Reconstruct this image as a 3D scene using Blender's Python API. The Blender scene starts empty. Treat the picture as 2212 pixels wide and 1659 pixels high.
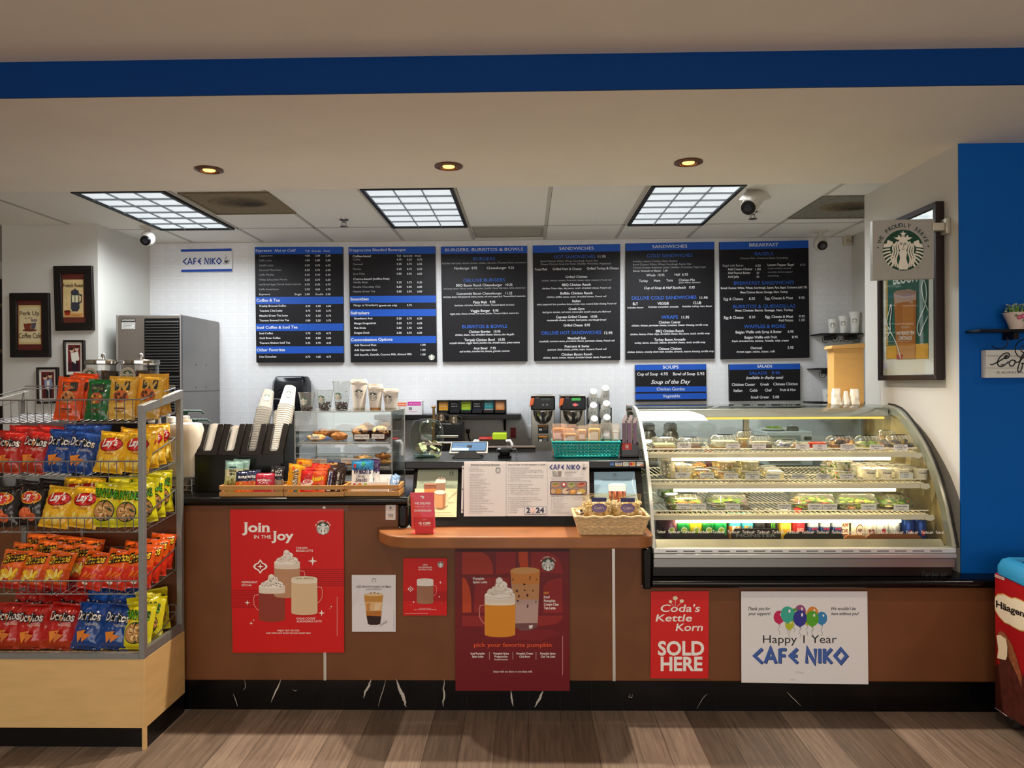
import bpy, math, random
from mathutils import Vector, Matrix, noise
PI = math.pi
rnd = random.Random(11)
SC = bpy.context.scene
COL = SC.collection

# ---- camera
F, CX, CY = 1600.0,1106.0,829.5            # focal length and centre in pixels of the 2212 x 1659 frame
YAW, ROLL = 0.0200,0.0055
CAM = Vector((0,0,1.60))
_f = Vector((-math.sin(YAW), math.cos(YAW), 0))
_r0, _u0 = Vector((math.cos(YAW), math.sin(YAW), 0)), Vector((0,0,1))
_r = _r0 * math.cos(ROLL) - _u0 * math.sin(ROLL)
_u = _r0 * math.sin(ROLL) + _u0 * math.cos(ROLL)
cd = bpy.data.cameras.new('camera')
cd.sensor_width = 36.0
cd.lens = F / 2212 * 36.0
cd.clip_start = 0.05
cam = bpy.data.objects.new('camera', cd)
COL.objects.link(cam)
cam.matrix_world = Matrix(((_r.x, _u.x, -_f.x, CAM.x), (_r.y, _u.y, -_f.y, CAM.y), (_r.z, _u.z, -_f.z, CAM.z), (0,0,0,1)))
SC.camera = cam

# ---- world, lamps, exposure
w = bpy.data.worlds.new('world')
SC.world = w
w.use_nodes = True
w.node_tree.nodes['Background'].inputs[0].default_value = (1.0,0.93,0.84,1)
w.node_tree.nodes['Background'].inputs[1].default_value = 0.12
SC.view_settings.view_transform = 'Standard'
SC.view_settings.look = 'None'
SC.view_settings.exposure = 0.18
SC.view_settings.gamma = 1.0
SC.view_settings.use_curve_mapping = False
SC.cycles.max_bounces = 8
SC.cycles.diffuse_bounces = 6
SC.cycles.glossy_bounces = 4
SC.cycles.transparent_max_bounces = 20
SC.cycles.adaptive_threshold = 0.06
SC.cycles.sample_clamp_indirect = 4.0
SC.cycles.caustics_reflective = False
SC.cycles.caustics_refractive = False

def lamp(name, kind, loc, power, color, rot=(0, 0, 0), **kw):
	d = bpy.data.lights.new(name, kind)
	d.energy = power
	d.color = color
	for k, v in kw.items():
		setattr(d, k, v)
	o = bpy.data.objects.new(name, d)
	COL.objects.link(o)
	o.location = loc
	o.rotation_euler = rot
	return o

ZC, ZS, ZF = 2.85,2.775,2.92                # kitchen ceiling, soffit underside, front ceiling
TROF = [(-2.90,-2.31), (-1.05,-0.46), (0.795,1.385)]
TRY0, TRY1 = 4.66,5.83
for a, b in TROF:                             # the lensed troffers over the kitchen
	lamp('troffer_lamp', 'AREA', ((a + b) / 2,(TRY0 + TRY1) / 2, ZC - 0.03), 29,(0.90,0.96,1.0), shape='RECTANGLE', size=0.54, size_y=1.12, spread=2.85)
DOWN = [(-1.719,3.99), (-0.414,3.975), (0.865,3.955)]
for x, y in DOWN:                             # recessed downlights in the soffit
	lamp('downlight_lamp', 'SPOT', (x, y, ZS - 0.03), 165,(1.0,0.85,0.67), spot_size=1.95, spot_blend=0.6, shadow_soft_size=0.03)
for x in (-3.6,-1.2,1.2,3.6):             # unseen ceiling spots, added to brighten the front room
	for y in (0.2,2.0):
		lamp('seating_fill_spot', 'SPOT', (x, y, ZF - 0.02), 38,(1.0,0.82,0.62), spot_size=2.6, spot_blend=0.8, shadow_soft_size=0.05)
# unseen fill panel behind the camera, added to brighten ceilings and counter front
lamp('front_fill_lamp', 'AREA', (0,-3.8,1.4), 160,(1.0,0.95,0.90), rot=(PI / 2,0,0), shape='RECTANGLE', size=8, size_y=2.4)

# ---- picture rays to real points
def ray(px, py):
	return _f + _r * ((px - CX) / F) - _u * ((py - CY) / F)

def at(px, py, Y):
	d = ray(px, py)
	return CAM + d * ((Y - CAM.y) / d.y)

def atx(px, py, X):
	d = ray(px, py)
	return CAM + d * ((X - CAM.x) / d.x)

def atz(px, py, Z):
	d = ray(px, py)
	return CAM + d * ((Z - CAM.z) / d.z)

# ---- materials
_mats = {}

def lin(h):
	c = [int(h[i:i + 2], 16) / 255 for i in (0,2,4)]
	return tuple(x / 12.92 if x <= 0.04045 else ((x + 0.055) / 1.055) ** 2.4 for x in c) + (1.0,)

def C(h, r=0.5, m=0.0, v=0.0, sc=30.0, st=(1, 1, 1), em=0.0, coat=0.0, bump=0.0, spec=0.33):
	"""principled surface of colour h; v = value mottling by noise of scale sc stretched by st"""
	k = (h, r, m, v, sc, st, em, coat, bump, spec)
	if k in _mats:
		return _mats[k]
	mt = bpy.data.materials.new('surface_' + h)
	mt.use_nodes = True
	nt = mt.node_tree
	b = nt.nodes['Principled BSDF']
	c = lin(h)
	b.inputs['Base Color'].default_value = c
	b.inputs['Roughness'].default_value = r
	b.inputs['Metallic'].default_value = m
	b.inputs['Specular IOR Level'].default_value = spec
	b.inputs['Coat Weight'].default_value = coat
	b.inputs['Coat Roughness'].default_value = 0.08
	if em:
		b.inputs['Emission Color'].default_value = c
		b.inputs['Emission Strength'].default_value = em
	if v or bump:
		tc = nt.nodes.new('ShaderNodeTexCoord')
		mp = nt.nodes.new('ShaderNodeMapping')
		mp.inputs['Scale'].default_value = st
		nz = nt.nodes.new('ShaderNodeTexNoise')
		nz.inputs['Scale'].default_value = sc
		nz.inputs['Detail'].default_value = 4
		nt.links.new(tc.outputs['Object'], mp.inputs[0])
		nt.links.new(mp.outputs[0], nz.inputs['Vector'])
		if v:
			mr = nt.nodes.new('ShaderNodeMapRange')
			mr.inputs['From Min'].default_value = 0.3
			mr.inputs['From Max'].default_value = 0.7
			mr.inputs['To Min'].default_value = 1 - v
			mr.inputs['To Max'].default_value = 1 + v
			hs = nt.nodes.new('ShaderNodeHueSaturation')
			hs.inputs['Color'].default_value = c
			nt.links.new(nz.outputs[0], mr.inputs['Value'])
			nt.links.new(mr.outputs[0], hs.inputs['Value'])
			nt.links.new(hs.outputs[0], b.inputs['Base Color'])
		if bump:
			bp = nt.nodes.new('ShaderNodeBump')
			bp.inputs['Strength'].default_value = bump
			bp.inputs['Distance'].default_value = 0.004
			nt.links.new(nz.outputs[0], bp.inputs['Height'])
			nt.links.new(bp.outputs[0], b.inputs['Normal'])
	_mats[k] = mt
	return mt

def G(tint='f4f8f6', refl=1.0, rough=0.03, milk=0.0):
	"""clear plastic or glass: see-through, mirror-like at grazing angles; milk = share of white scatter"""
	k = ('G', tint, refl, rough, milk)
	if k in _mats:
		return _mats[k]
	mt = bpy.data.materials.new('clear_' + tint)
	mt.use_nodes = True
	nt = mt.node_tree
	nt.nodes.remove(nt.nodes['Principled BSDF'])
	out = nt.nodes['Material Output']
	tr = nt.nodes.new('ShaderNodeBsdfTransparent')
	tr.inputs[0].default_value = lin(tint)
	gl = nt.nodes.new('ShaderNodeBsdfGlossy')
	gl.inputs['Roughness'].default_value = rough
	lw = nt.nodes.new('ShaderNodeLayerWeight')
	lw.inputs[0].default_value = 0.5
	pw = nt.nodes.new('ShaderNodeMath')
	pw.operation = 'POWER'
	pw.inputs[1].default_value = 4.0
	nt.links.new(lw.outputs['Facing'], pw.inputs[0])
	mu = nt.nodes.new('ShaderNodeMath')
	mu.operation = 'MULTIPLY_ADD'
	mu.inputs[1].default_value = 0.7 * refl
	mu.inputs[2].default_value = 0.045 * refl
	nt.links.new(pw.outputs[0], mu.inputs[0])
	base = tr
	if milk:
		df = nt.nodes.new('ShaderNodeBsdfDiffuse')
		df.inputs[0].default_value = (0.9,0.9,0.88,1)
		mx0 = nt.nodes.new('ShaderNodeMixShader')
		mx0.inputs[0].default_value = milk
		nt.links.new(tr.outputs[0], mx0.inputs[1])
		nt.links.new(df.outputs[0], mx0.inputs[2])
		base = mx0
	mx = nt.nodes.new('ShaderNodeMixShader')
	nt.links.new(mu.outputs[0], mx.inputs[0])
	nt.links.new(base.outputs[0], mx.inputs[1])
	nt.links.new(gl.outputs[0], mx.inputs[2])
	nt.links.new(mx.outputs[0], out.inputs[0])
	_mats[k] = mt
	return mt

WHITE = C('f2f2ee', .5)
BLACK = C('0b0b0d', .35)
INK = C('1a1a1c', .6)
CHROME = C('d8d8d6', .18,1.0)
STEEL = C('a8a49c', .32,1.0, v=.06, sc=6, st=(1,1,40))
WIRE = C('8c8e90', .35,.8)
GREEN = C('0d5239', .5)
CREAM = C('eee8dc', .5)

# ---- mesh builder
OFF = {}
UNDER = {}                                    # thing -> the part its print lies on
CARRIES_PRINT = {'sheet', 'panel', 'cup_body', 'bag_body', 'can_body', 'carton', 'picture_sheet', 'sign_panel', 'canvas', 'bottle_body', 'mat_board', 'back_card', 'jar_body'}

class M:
	def __init__(s):
		s.v, s.f, s.mi, s.ms = [], [], [], []

	def mid(s, m):
		if m not in s.ms:
			s.ms.append(m)
		return s.ms.index(m)

	def add(s, vs, fs, m):
		n, i = len(s.v), s.mid(m)
		s.v.extend(Vector(p) for p in vs)
		for q in fs:
			s.f.append([n + a for a in q])
			s.mi.append(i)
		return s

	def box(s, x0, x1, y0, y1, z0, z1, m):
		vs = [(x, y, z) for x in (x0, x1) for y in (y0, y1) for z in (z0, z1)]
		return s.add(vs, [(0,1,3,2), (4,6,7,5), (0,4,5,1), (2,3,7,6), (0,2,6,4), (1,5,7,3)], m)

	def poly(s, pts, m):
		return s.add(pts, [range(len(pts))], m)

	def prism(s, pts, d, m):
		"""polygon pts (3-D) pushed along vector d"""
		n = len(pts)
		d = Vector(d)
		a = [Vector(p) for p in pts]
		return s.add(a + [p + d for p in a], [tuple(range(n))[::-1], tuple(range(n, 2 * n))] + [(i, (i + 1) % n, n + (i + 1) % n, n + i) for i in range(n)], m)

	def cyl(s, a, b, r0, m, r1=None, n=20, caps=True):
		a, b = Vector(a), Vector(b)
		r1 = r0 if r1 is None else r1
		d = (b - a).normalized()
		x = d.orthogonal().normalized()
		y = d.cross(x)
		vs = [c + (x * math.cos(2 * PI * i / n) + y * math.sin(2 * PI * i / n)) * r for c, r in ((a, r0), (b, r1)) for i in range(n)]
		fs = [(i, (i + 1) % n, n + (i + 1) % n, n + i) for i in range(n)]
		if caps:
			fs += [tuple(range(n))[::-1], tuple(range(n, 2 * n))]
		return s.add(vs, fs, m)

	def lathe(s, prof, m, c=(0, 0, 0), n=24, sx=1.0, sy=1.0, p=2.0):
		"""prof = (radius, height) list; p > 2 squares the outline off"""
		vs, fs = [], []
		for r, z in prof:
			for i in range(n):
				a = 2 * PI * i / n
				ca, sa = math.cos(a), math.sin(a)
				k = (abs(ca) ** p + abs(sa) ** p) ** (-1 / p)
				vs.append((c[0] + r * k * ca * sx, c[1] + r * k * sa * sy, c[2] + z))
		for j in range(len(prof) - 1):
			for i in range(n):
				fs.append((j * n + i, j * n + (i + 1) % n, (j + 1) * n + (i + 1) % n, (j + 1) * n + i))
		if prof[0][0] > 1e-5:
			fs.append(tuple(range(n))[::-1])
		if prof[-1][0] > 1e-5:
			fs.append(tuple(range((len(prof) - 1) * n, len(prof) * n)))
		return s.add(vs, fs, m)

	def shell(s, prof, m, c=(0, 0, 0), n=24, sx=1.0, sy=1.0, p=2.0):
		k = len(s.f)
		s.lathe(prof, m, c, n, sx, sy, p)
		while s.f and len(s.f) > k and len(s.f[-1]) > 4:
			s.f.pop()
			s.mi.pop()
		return s

	def tube(s, pts, r, m, n=6, closed=False):
		P = [Vector(p) for p in pts]
		k = len(P)
		vs, fs = [], []
		up = None
		for i in range(k):
			a = P[(i - 1) % k] if closed or i else P[i]
			b = P[(i + 1) % k] if closed or i < k - 1 else P[i]
			d = (b - a).normalized()
			if up is None:
				up = d.orthogonal().normalized()
			up = (up - d * up.dot(d))
			up = up.normalized() if up.length > 1e-6 else d.orthogonal().normalized()
			y = d.cross(up)
			vs += [P[i] + (up * math.cos(2 * PI * j / n) + y * math.sin(2 * PI * j / n)) * r for j in range(n)]
		for i in range(k if closed else k - 1):
			i2 = (i + 1) % k
			fs += [(i * n + j, i * n + (j + 1) % n, i2 * n + (j + 1) % n, i2 * n + j) for j in range(n)]
		if not closed:
			fs += [tuple(range(n))[::-1], tuple(range((k - 1) * n, k * n))]
		return s.add(vs, fs, m)

	def ball(s, c, rx, m, ry=None, rz=None, nu=12, nv=8, lump=0.0, seed=0):
		ry = rx if ry is None else ry
		rz = rx if rz is None else rz
		vs, fs = [], []
		for j in range(nv + 1):
			t = PI * j / nv
			for i in range(nu):
				a = 2 * PI * i / nu
				d = Vector((math.sin(t) * math.cos(a), math.sin(t) * math.sin(a), math.cos(t)))
				k = 1 + (lump * noise.noise(d * 1.9 + Vector((seed * 3.1, seed, 0))) if lump else 0)
				vs.append((c[0] + d.x * rx * k, c[1] + d.y * ry * k, c[2] + d.z * rz * k))
		for j in range(nv):
			for i in range(nu):
				fs.append((j * nu + i, (j + 1) * nu + i, (j + 1) * nu + (i + 1) % nu, j * nu + (i + 1) % nu))
		return s.add(vs, fs, m)

	def build(s, name, parent=None, top=None, kind=None, bev=0.0, smooth=True, angle=40, label=None):
		me = bpy.data.meshes.new(name)
		if parent is not None:
			off = OFF.get(parent.name, Vector((0,0,0)))
		elif kind == 'structure':
			off = Vector((0,0,0))
		else:
			lo = [min(p[i] for p in s.v) for i in range(3)]
			hi = [max(p[i] for p in s.v) for i in range(3)]
			off = Vector(((lo[0] + hi[0]) / 2,(lo[1] + hi[1]) / 2, lo[2]))
		me.from_pydata([p - off for p in s.v], [], s.f)
		for m in s.ms:
			me.materials.append(m)
		me.polygons.foreach_set('material_index', s.mi)
		if smooth:
			me.polygons.foreach_set('use_smooth', [True] * len(me.polygons))
			me.set_sharp_from_angle(angle=math.radians(angle))
		me.update()
		o = bpy.data.objects.new(name, me)
		COL.objects.link(o)
		OFF[o.name] = off
		if parent is not None:
			o.parent = parent
			if name in CARRIES_PRINT and parent.name not in UNDER and parent.parent is None:
				UNDER[parent.name] = o
		else:
			o.location = off
		if bev:
			b = o.modifiers.new('bevel', 'BEVEL')
			b.width = bev
			b.segments = 2
			b.limit_method = 'ANGLE'
			b.angle_limit = math.radians(50)
		if top:
			tag(o, *top)
		if kind:
			o['kind'] = kind
		if label:
			o['label'] = label
		return o

def tag(o, label, cat, group=None):
	o['label'] = label
	o['category'] = cat
	if group:
		o['group'] = group
	return o

def thing(name, label, cat, loc=(0, 0, 0), group=None, local=False, rz=0.0):
	"""an Empty at the base of a thing; parts are given in world space unless local"""
	e = bpy.data.objects.new(name, None)
	e.empty_display_size = 0.05
	COL.objects.link(e)
	e.location = loc
	e.rotation_euler = (0,0, rz)
	OFF[e.name] = Vector((0,0,0)) if local else Vector(loc)
	return tag(e, label, cat, group)

def dup(root, loc, rot=None, label=None, group=None, scale=None):
	def cp(o, par):
		c = o.copy()
		COL.objects.link(c)
		c.parent = par
		for k in o.children:
			cp(k, c)
		return c
	c = cp(root, None)
	c.location = loc
	if rot is not None:
		c.rotation_euler = rot
	if label:
		c['label'] = label
	if group:
		c['group'] = group
	if scale:
		c.scale = scale
	return c

ORD = ['first', 'second', 'third', 'fourth', 'fifth', 'sixth', 'seventh', 'eighth', 'ninth', 'tenth', 'eleventh', 'twelfth', 'thirteenth', 'fourteenth', 'fifteenth', 'sixteenth']

# ---- lettering and flat print
_gl = {}

def glyphs(s, shear=0.0, bold=0.0, serif=False):
	k = (s, shear, bold, serif)
	if k in _gl:
		return _gl[k]
	cu = bpy.data.curves.new('t', 'FONT')
	cu.body = s
	cu.resolution_u = 3
	cu.shear = shear
	cu.offset = bold
	o = bpy.data.objects.new('t', cu)
	me = bpy.data.meshes.new_from_object(o)
	vs = [(p.co.x, p.co.y) for p in me.vertices]
	fs = [tuple(p.vertices) for p in me.polygons]
	if serif:
		cnt = {}
		for f in fs:
			for i in range(len(f)):
				e = tuple(sorted((f[i], f[(i + 1) % len(f)])))
				cnt[e] = cnt.get(e, 0) + 1
		for (a, b), n in cnt.items():
			(xa, ya), (xb, yb) = vs[a], vs[b]
			if n == 1 and abs(ya - yb) < 0.004 and 0.03 < abs(xa - xb) < 0.16 and (abs(ya) < 0.03 or ya > 0.48):
				x0, x1 = min(xa, xb) - 0.055, max(xa, xb) + 0.055
				y0, y1 = (ya, ya + 0.035) if ya < 0.03 else (ya - 0.035, ya)
				q = len(vs)
				vs += [(x0, y0), (x1, y0), (x1, y1), (x0, y1)]
				fs.append((q, q + 1, q + 2, q + 3))
	bpy.data.meshes.remove(me)
	bpy.data.objects.remove(o)
	bpy.data.curves.remove(cu)
	_gl[k] = (vs, fs)
	return _gl[k]

CAPH = max(p[1] for p in glyphs('H')[0])
NIKO = {'C': (.62, [[(.62,1), (.05,.5), (.62,0)]]), 'A': (.8, [[(0,0), (.4,1), (.8,0)], [(.17,.35), (.63,.35)]]),
		'F': (.55, [[(.08,0), (.08,1)], [(.08,.94), (.55,.94)], [(.08,.52), (.48,.52)]]),
		'E': (.62, [[(.62,1), (.08,.5), (.62,0)], [(.12,.5), (.6,.5)]]), 'N': (.72, [[(.05,0), (.05,1), (.67,0), (.67,1)]]),
		'I': (.16, [[(.08,0), (.08,1)]]), 'K': (.62, [[(.06,0), (.06,1)], [(.6,1), (.12,.5), (.6,0)]]),
		'O': (.9, [[(.45,.98), (.88,.5), (.45,.02), (.02,.5), (.45,.98)]])}

class Print:
	"""flat print laid on a surface; fn(u, v, layer) gives the point, v running downwards"""

	def __init__(s, fn):
		s.fn, s.m, s.k = fn, M(), 0

	def up(s, l):
		s.k += 1                                  # each piece of print lies a hair above the one before
		return l + .03 * (s.k % 32)

	def poly(s, pts, m, l=1):
		l = s.up(l)
		s.m.add([s.fn(u, v, l) for u, v in pts], [range(len(pts))], m)
		return s

	def rect(s, x0, y0, x1, y1, m, l=1):
		return s.poly([(x0, y0), (x1, y0), (x1, y1), (x0, y1)], m, l)

	def rrect(s, x0, y0, x1, y1, r, m, l=1, n=4):
		q = []
		for cx, cy, a0 in ((x1 - r, y0 + r, -90), (x1 - r, y1 - r, 0), (x0 + r, y1 - r, 90), (x0 + r, y0 + r, 180)):
			q += [(cx + r * math.cos(math.radians(a0 + 90 * i / n)), cy + r * math.sin(math.radians(a0 + 90 * i / n))) for i in range(n + 1)]
		return s.poly(q, m, l)

	def ell(s, cx, cy, rx, ry, m, l=1, n=24, a0=0, rot=0.0, rings=1):
		l = s.up(l)
		c, d = math.cos(rot), math.sin(rot)
		vs = [s.fn(cx, cy, l)]
		for k in range(1, rings + 1):
			for i in range(n):
				a = a0 + 2 * PI * i / n
				x, y = rx * math.cos(a) * k / rings, ry * math.sin(a) * k / rings
				vs.append(s.fn(cx + x * c - y * d, cy + x * d + y * c, l))
		fs = [(0,1 + i, 1 + (i + 1) % n) for i in range(n)]
		for k in range(rings - 1):
			fs += [(1 + k * n + i, 1 + (k + 1) * n + i, 1 + (k + 1) * n + (i + 1) % n, 1 + k * n + (i + 1) % n) for i in range(n)]
		s.m.add(vs, fs, m)
		return s

	def stroke(s, pts, w, m, l=1, taper=False):
		l = s.up(l)
		L, R = [], []
		cl = len(pts) > 2 and pts[0] == pts[-1]
		pts = pts[:-1] if cl else pts
		k = len(pts)
		for i in range(k):
			x0, y0 = pts[i - 1] if cl else pts[max(i - 1,0)]
			x1, y1 = pts[(i + 1) % k] if cl else pts[min(i + 1, k - 1)]
			dx, dy = x1 - x0, y1 - y0
			q = math.hypot(dx, dy) or 1
			nx, ny = -dy / q, dx / q
			e = 1.0
			if cl or 0 < i < k - 1:
				ax, ay = pts[i][0] - x0, pts[i][1] - y0
				qa = math.hypot(ax, ay) or 1
				e = min(1 / max(abs(nx * -ay / qa + ny * ax / qa), 0.35), 2.5)
			h = w / 2 * e * (math.sin(PI * (i + .3) / (k - .4)) if taper else 1)
			L.append((pts[i][0] + nx * h, pts[i][1] + ny * h))
			R.append((pts[i][0] - nx * h, pts[i][1] - ny * h))
		s.m.add([s.fn(u, v, l) for u, v in L + R], [(i, (i + 1) % k, k + (i + 1) % k, k + i) for i in range(k if cl else k - 1)], m)
		return s

	def text(s, t, x0, x1, yb, m, h=None, l=2, al='F', shear=0.0, bold=0.0, serif=False, slope=0.0):
		"""al F: ink fills x0..x1; L / C / R: natural width at cap height h from / about / up to x0"""
		l = s.up(l)
		vs, fs = glyphs(t, shear, bold, serif)
		if not vs:
			return s
		n0 = len(glyphs(t, shear, bold)[0])
		a, b = min(p[0] for p in vs), max(p[0] for p in vs)
		if al == 'F':
			k = (x1 - x0) / (b - a)
		else:
			k = h / CAPH * (x1 or 1.0)
			x0 = x0 - {'L': 0, 'C': .5, 'R': 1}[al] * (b - a) * k
		ky = h / CAPH if h else k
		s.m.add([s.fn(x0 + (x - a) * k, yb - y * ky + slope * (x - a) * k, l if i < n0 else l + .012) for i, (x, y) in enumerate(vs)], fs, m)
		return s

	def niko(s, x0, x1, yt, yb, w, m, l=2, slope=0.0):
		adv, gap, sp = [], .2,.42
		x, tot = 0, []
		for ch in 'CAFE NIKO':
			if ch == ' ':
				x += sp
				continue
			tot.append((ch, x))
			x += NIKO[ch][0] + gap
		k = (x1 - x0) / (x - gap)
		for ch, gx in tot:
			for st in NIKO[ch][1]:
				s.stroke([(x0 + (gx + p) * k, yb - q * (yb - yt) + slope * (gx + p) * k) for p, q in st], w, m, l)
		return s

	def star(s, cx, cy, r, m, l=1, n=5, q=.42, a0=-PI / 2, sx=1.0):
		return s.poly([(cx + sx * (r if i % 2 == 0 else r * q) * math.cos(a0 + PI * i / n), cy + (r if i % 2 == 0 else r * q) * math.sin(a0 + PI * i / n)) for i in range(2 * n)], m, l)

	def spark(s, cx, cy, r, m, l=1):
		return s.star(cx, cy, r, m, l, n=4, q=.28)

	def siren(s, cx, cy, r, g=None, wt=None, l=1, full=True, sx=1.0, disc=True):
		"""round coffee emblem: crowned long-haired figure with two tails"""
		g, wt = g or GREEN, wt or CREAM
		T = lambda pts: [(cx + x * r * sx, cy - y * r) for x, y in pts]
		if disc:
			s.ell(cx, cy, r * sx, r, g, l, 36 if full else 20, rings=2)
		a = l + 1
		for sg in (-1,1):
			m_ = lambda pts: T([(x * sg, y) for x, y in pts])
			s.poly(m_([(.97,.12), (.62,.16), (.5,.3), (.52,.42), (.76,.5), (.8,.33), (.93,.3)]), wt, a)       # tail fin
			for j in range(6 if full else 3):                                                                    # tail bands
				a1 = math.radians((2 if full else -4) - j * (11 if full else 20))
				r0, r1 = .99,.66 - .02 * j
				dy = -.03
				s.stroke(m_([(r1 * math.cos(a1) - .02, r1 * math.sin(a1) + .06 + dy), (.83 * math.cos(a1), .83 * math.sin(a1) + .04 + dy), (r0 * math.cos(a1), r0 * math.sin(a1) + dy)]), r * (.075 if full else .12), wt, a)
			for j in range(3 if full else 2):                                                                    # hair
				o = .27 + (.12 if full else .2) * j
				pts = []
				n = 16 if full else 8
				for i in range(n + 1):
					t = i / n
					y = .52 - .10 * j - t * (1.36 - .14 * j)
					x = (o - .16 * (1 - min(1, t * 4)) * (1 if j == 0 else .7)) + .045 * math.sin(t * 11 + j * .4) + .05 * t * (1 - .2 * j)
					k = math.sqrt(max(0,.93 - y * y))
					pts.append((min(x, k), y))
				s.stroke(m_(pts), r * (.075 if full else .12), wt, a)
		s.poly(T([(-.2,-.1), (-.11,.04), (.11,.04), (.2,-.1), (.15,-.4), (.24,-.72), (.22,-.94), (-.22,-.94), (-.24,-.72), (-.15,-.4)]), wt, a)
		s.ell(cx, cy - .22 * r, .225 * r * sx, .3 * r, wt, a, 16)
		s.poly(T([(-.46,.62), (-.3,.52), (-.1,.49), (.1,.49), (.3,.52), (.46,.62), (.27,.63), (.22,.76), (.1,.62), (0,.7), (-.1,.62), (-.22,.76), (-.27,.63)]), wt, a)
		s.star(cx, cy - .79 * r, .165 * r, wt, a, sx=sx)
		if full:
			b = l + 2
			for sg in (-1,1):
				s.stroke(T([(.03 * sg, .33), (.1 * sg, .36), (.18 * sg, .31)]), r * .03, g, b)
				s.ell(cx + .1 * sg * r * sx, cy - .27 * r, .045 * r * sx, .02 * r, g, b, 8)
			s.stroke(T([(.02,.3), (.03,.16), (-.02,.13)]), r * .025, g, b)
			s.stroke(T([(-.07,.06), (0,.045), (.07,.06)]), r * .03, g, b)
		return s

	def arc_text(s, t, cx, cy, r, m, h, a0, a1, l=2, bold=0.01, sx=1.0):
		"""letters along the top of a circle from angle a0 to a1, degrees clockwise from straight up"""
		n = len(t)
		for i, ch in enumerate(t):
			if ch == ' ':
				continue
			vs, fs = glyphs(ch, 0, bold)
			b = math.radians(a0 + (a1 - a0) * i / (n - 1))
			wd = max(p[0] for p in vs) + min(p[0] for p in vs)
			k = h / CAPH
			q = []
			for x, y in vs:
				X, Y = (x - wd / 2) * k, r + y * k
				q.append(s.fn(cx + (X * math.cos(b) + Y * math.sin(b)) * sx, cy - (Y * math.cos(b) - X * math.sin(b)), l))
			s.m.add(q, fs, m)
		return s

	def build(s, name, parent, label=None):
		return s.m.build(name, UNDER.get(parent.name, parent), smooth=False, label=label)

def spl(pts):
	"""smooth curve through pts"""
	out = []
	for i in range(len(pts) - 1):
		p0, p1, p2, p3 = pts[max(i - 1,0)], pts[i], pts[i + 1], pts[min(i + 2, len(pts) - 1)]
		for k in range(6):
			s = k / 6
			out.append(tuple(.5 * (2 * p1[a] + (p2[a] - p0[a]) * s + (2 * p0[a] - 5 * p1[a] + 4 * p2[a] - p3[a]) * s * s + (3 * p1[a] - p0[a] - 3 * p2[a] + p3[a]) * s ** 3) for a in (0,1)))
	return out + [pts[-1]]

def PY(Y, x0=0.0, y0=0.0, k=1.0, step=0.0009):
	"""print on the upright plane at depth Y; coordinates of a crop with origin x0, y0 and scale k"""
	return Print(lambda u, v, l: at(x0 + u / k, y0 + v / k, Y - step * l))

def PX(X, x0=0.0, y0=0.0, k=1.0, step=0.0009):
	return Print(lambda u, v, l: atx(x0 + u / k, y0 + v / k, X - step * l))

def sheet(name, label, cat, px, Y, thick, m, group=None, bev=0.0, grip='sheet'):
	"""an upright flat thing facing the room: corners px (4 picture points) on the plane Y; returns its root"""
	c = [at(u, v, Y) for u, v in px]
	lo = min(c, key=lambda p: p.z)
	x = sum(p.x for p in c) / 4
	t = thing(name, label, cat, (x, Y + thick / 2, lo.z), group)
	M().prism(c, (0, thick, 0), m).build(grip, t, bev=bev)
	return t

# ==== the setting
def math_node(nt, op, a, b=None):
	n = nt.nodes.new('ShaderNodeMath')
	n.operation = op
	for i, x in enumerate((a, b)):
		if x is None:
			continue
		if isinstance(x, (int, float)):
			n.inputs[i].default_value = x
		else:
			nt.links.new(x, n.inputs[i])
	return n.outputs[0]

def key_wallpaper():
	"""white wallpaper with an embossed pale grey key pattern"""
	mt = bpy.data.materials.new('key_wallpaper')
	mt.use_nodes = True
	nt = mt.node_tree
	b = nt.nodes['Principled BSDF']
	b.inputs['Roughness'].default_value = .55
	g = nt.nodes.new('ShaderNodeNewGeometry')
	sp = nt.nodes.new('ShaderNodeSeparateXYZ')
	nt.links.new(g.outputs['Position'], sp.inputs[0])
	P = .106
	u = math_node(nt, 'FRACT', math_node(nt, 'DIVIDE', sp.outputs[0], P))
	v = math_node(nt, 'FRACT', math_node(nt, 'DIVIDE', sp.outputs[2], P))
	u0 = math_node(nt, 'SUBTRACT', u, .5)
	v0 = math_node(nt, 'SUBTRACT', v, .5)
	ring = math_node(nt, 'MAXIMUM', math_node(nt, 'ABSOLUTE', u0), math_node(nt, 'ABSOLUTE', v0))
	st = math_node(nt, 'GREATER_THAN', math_node(nt, 'FRACT', math_node(nt, 'MULTIPLY', ring, 7.2)), .55)
	gap = math_node(nt, 'MULTIPLY', math_node(nt, 'GREATER_THAN', u0,.12), math_node(nt, 'LESS_THAN', math_node(nt, 'ABSOLUTE', v0), .12))
	k = math_node(nt, 'MULTIPLY', st, math_node(nt, 'SUBTRACT', 1.0, gap))
	mx = nt.nodes.new('ShaderNodeMix')
	mx.data_type = 'RGBA'
	nt.links.new(k, mx.inputs[0])
	mx.inputs[6].default_value = lin('e9e9ea')
	mx.inputs[7].default_value = lin('dfdfe2')
	nt.links.new(mx.outputs[2], b.inputs['Base Color'])
	return mt

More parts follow.
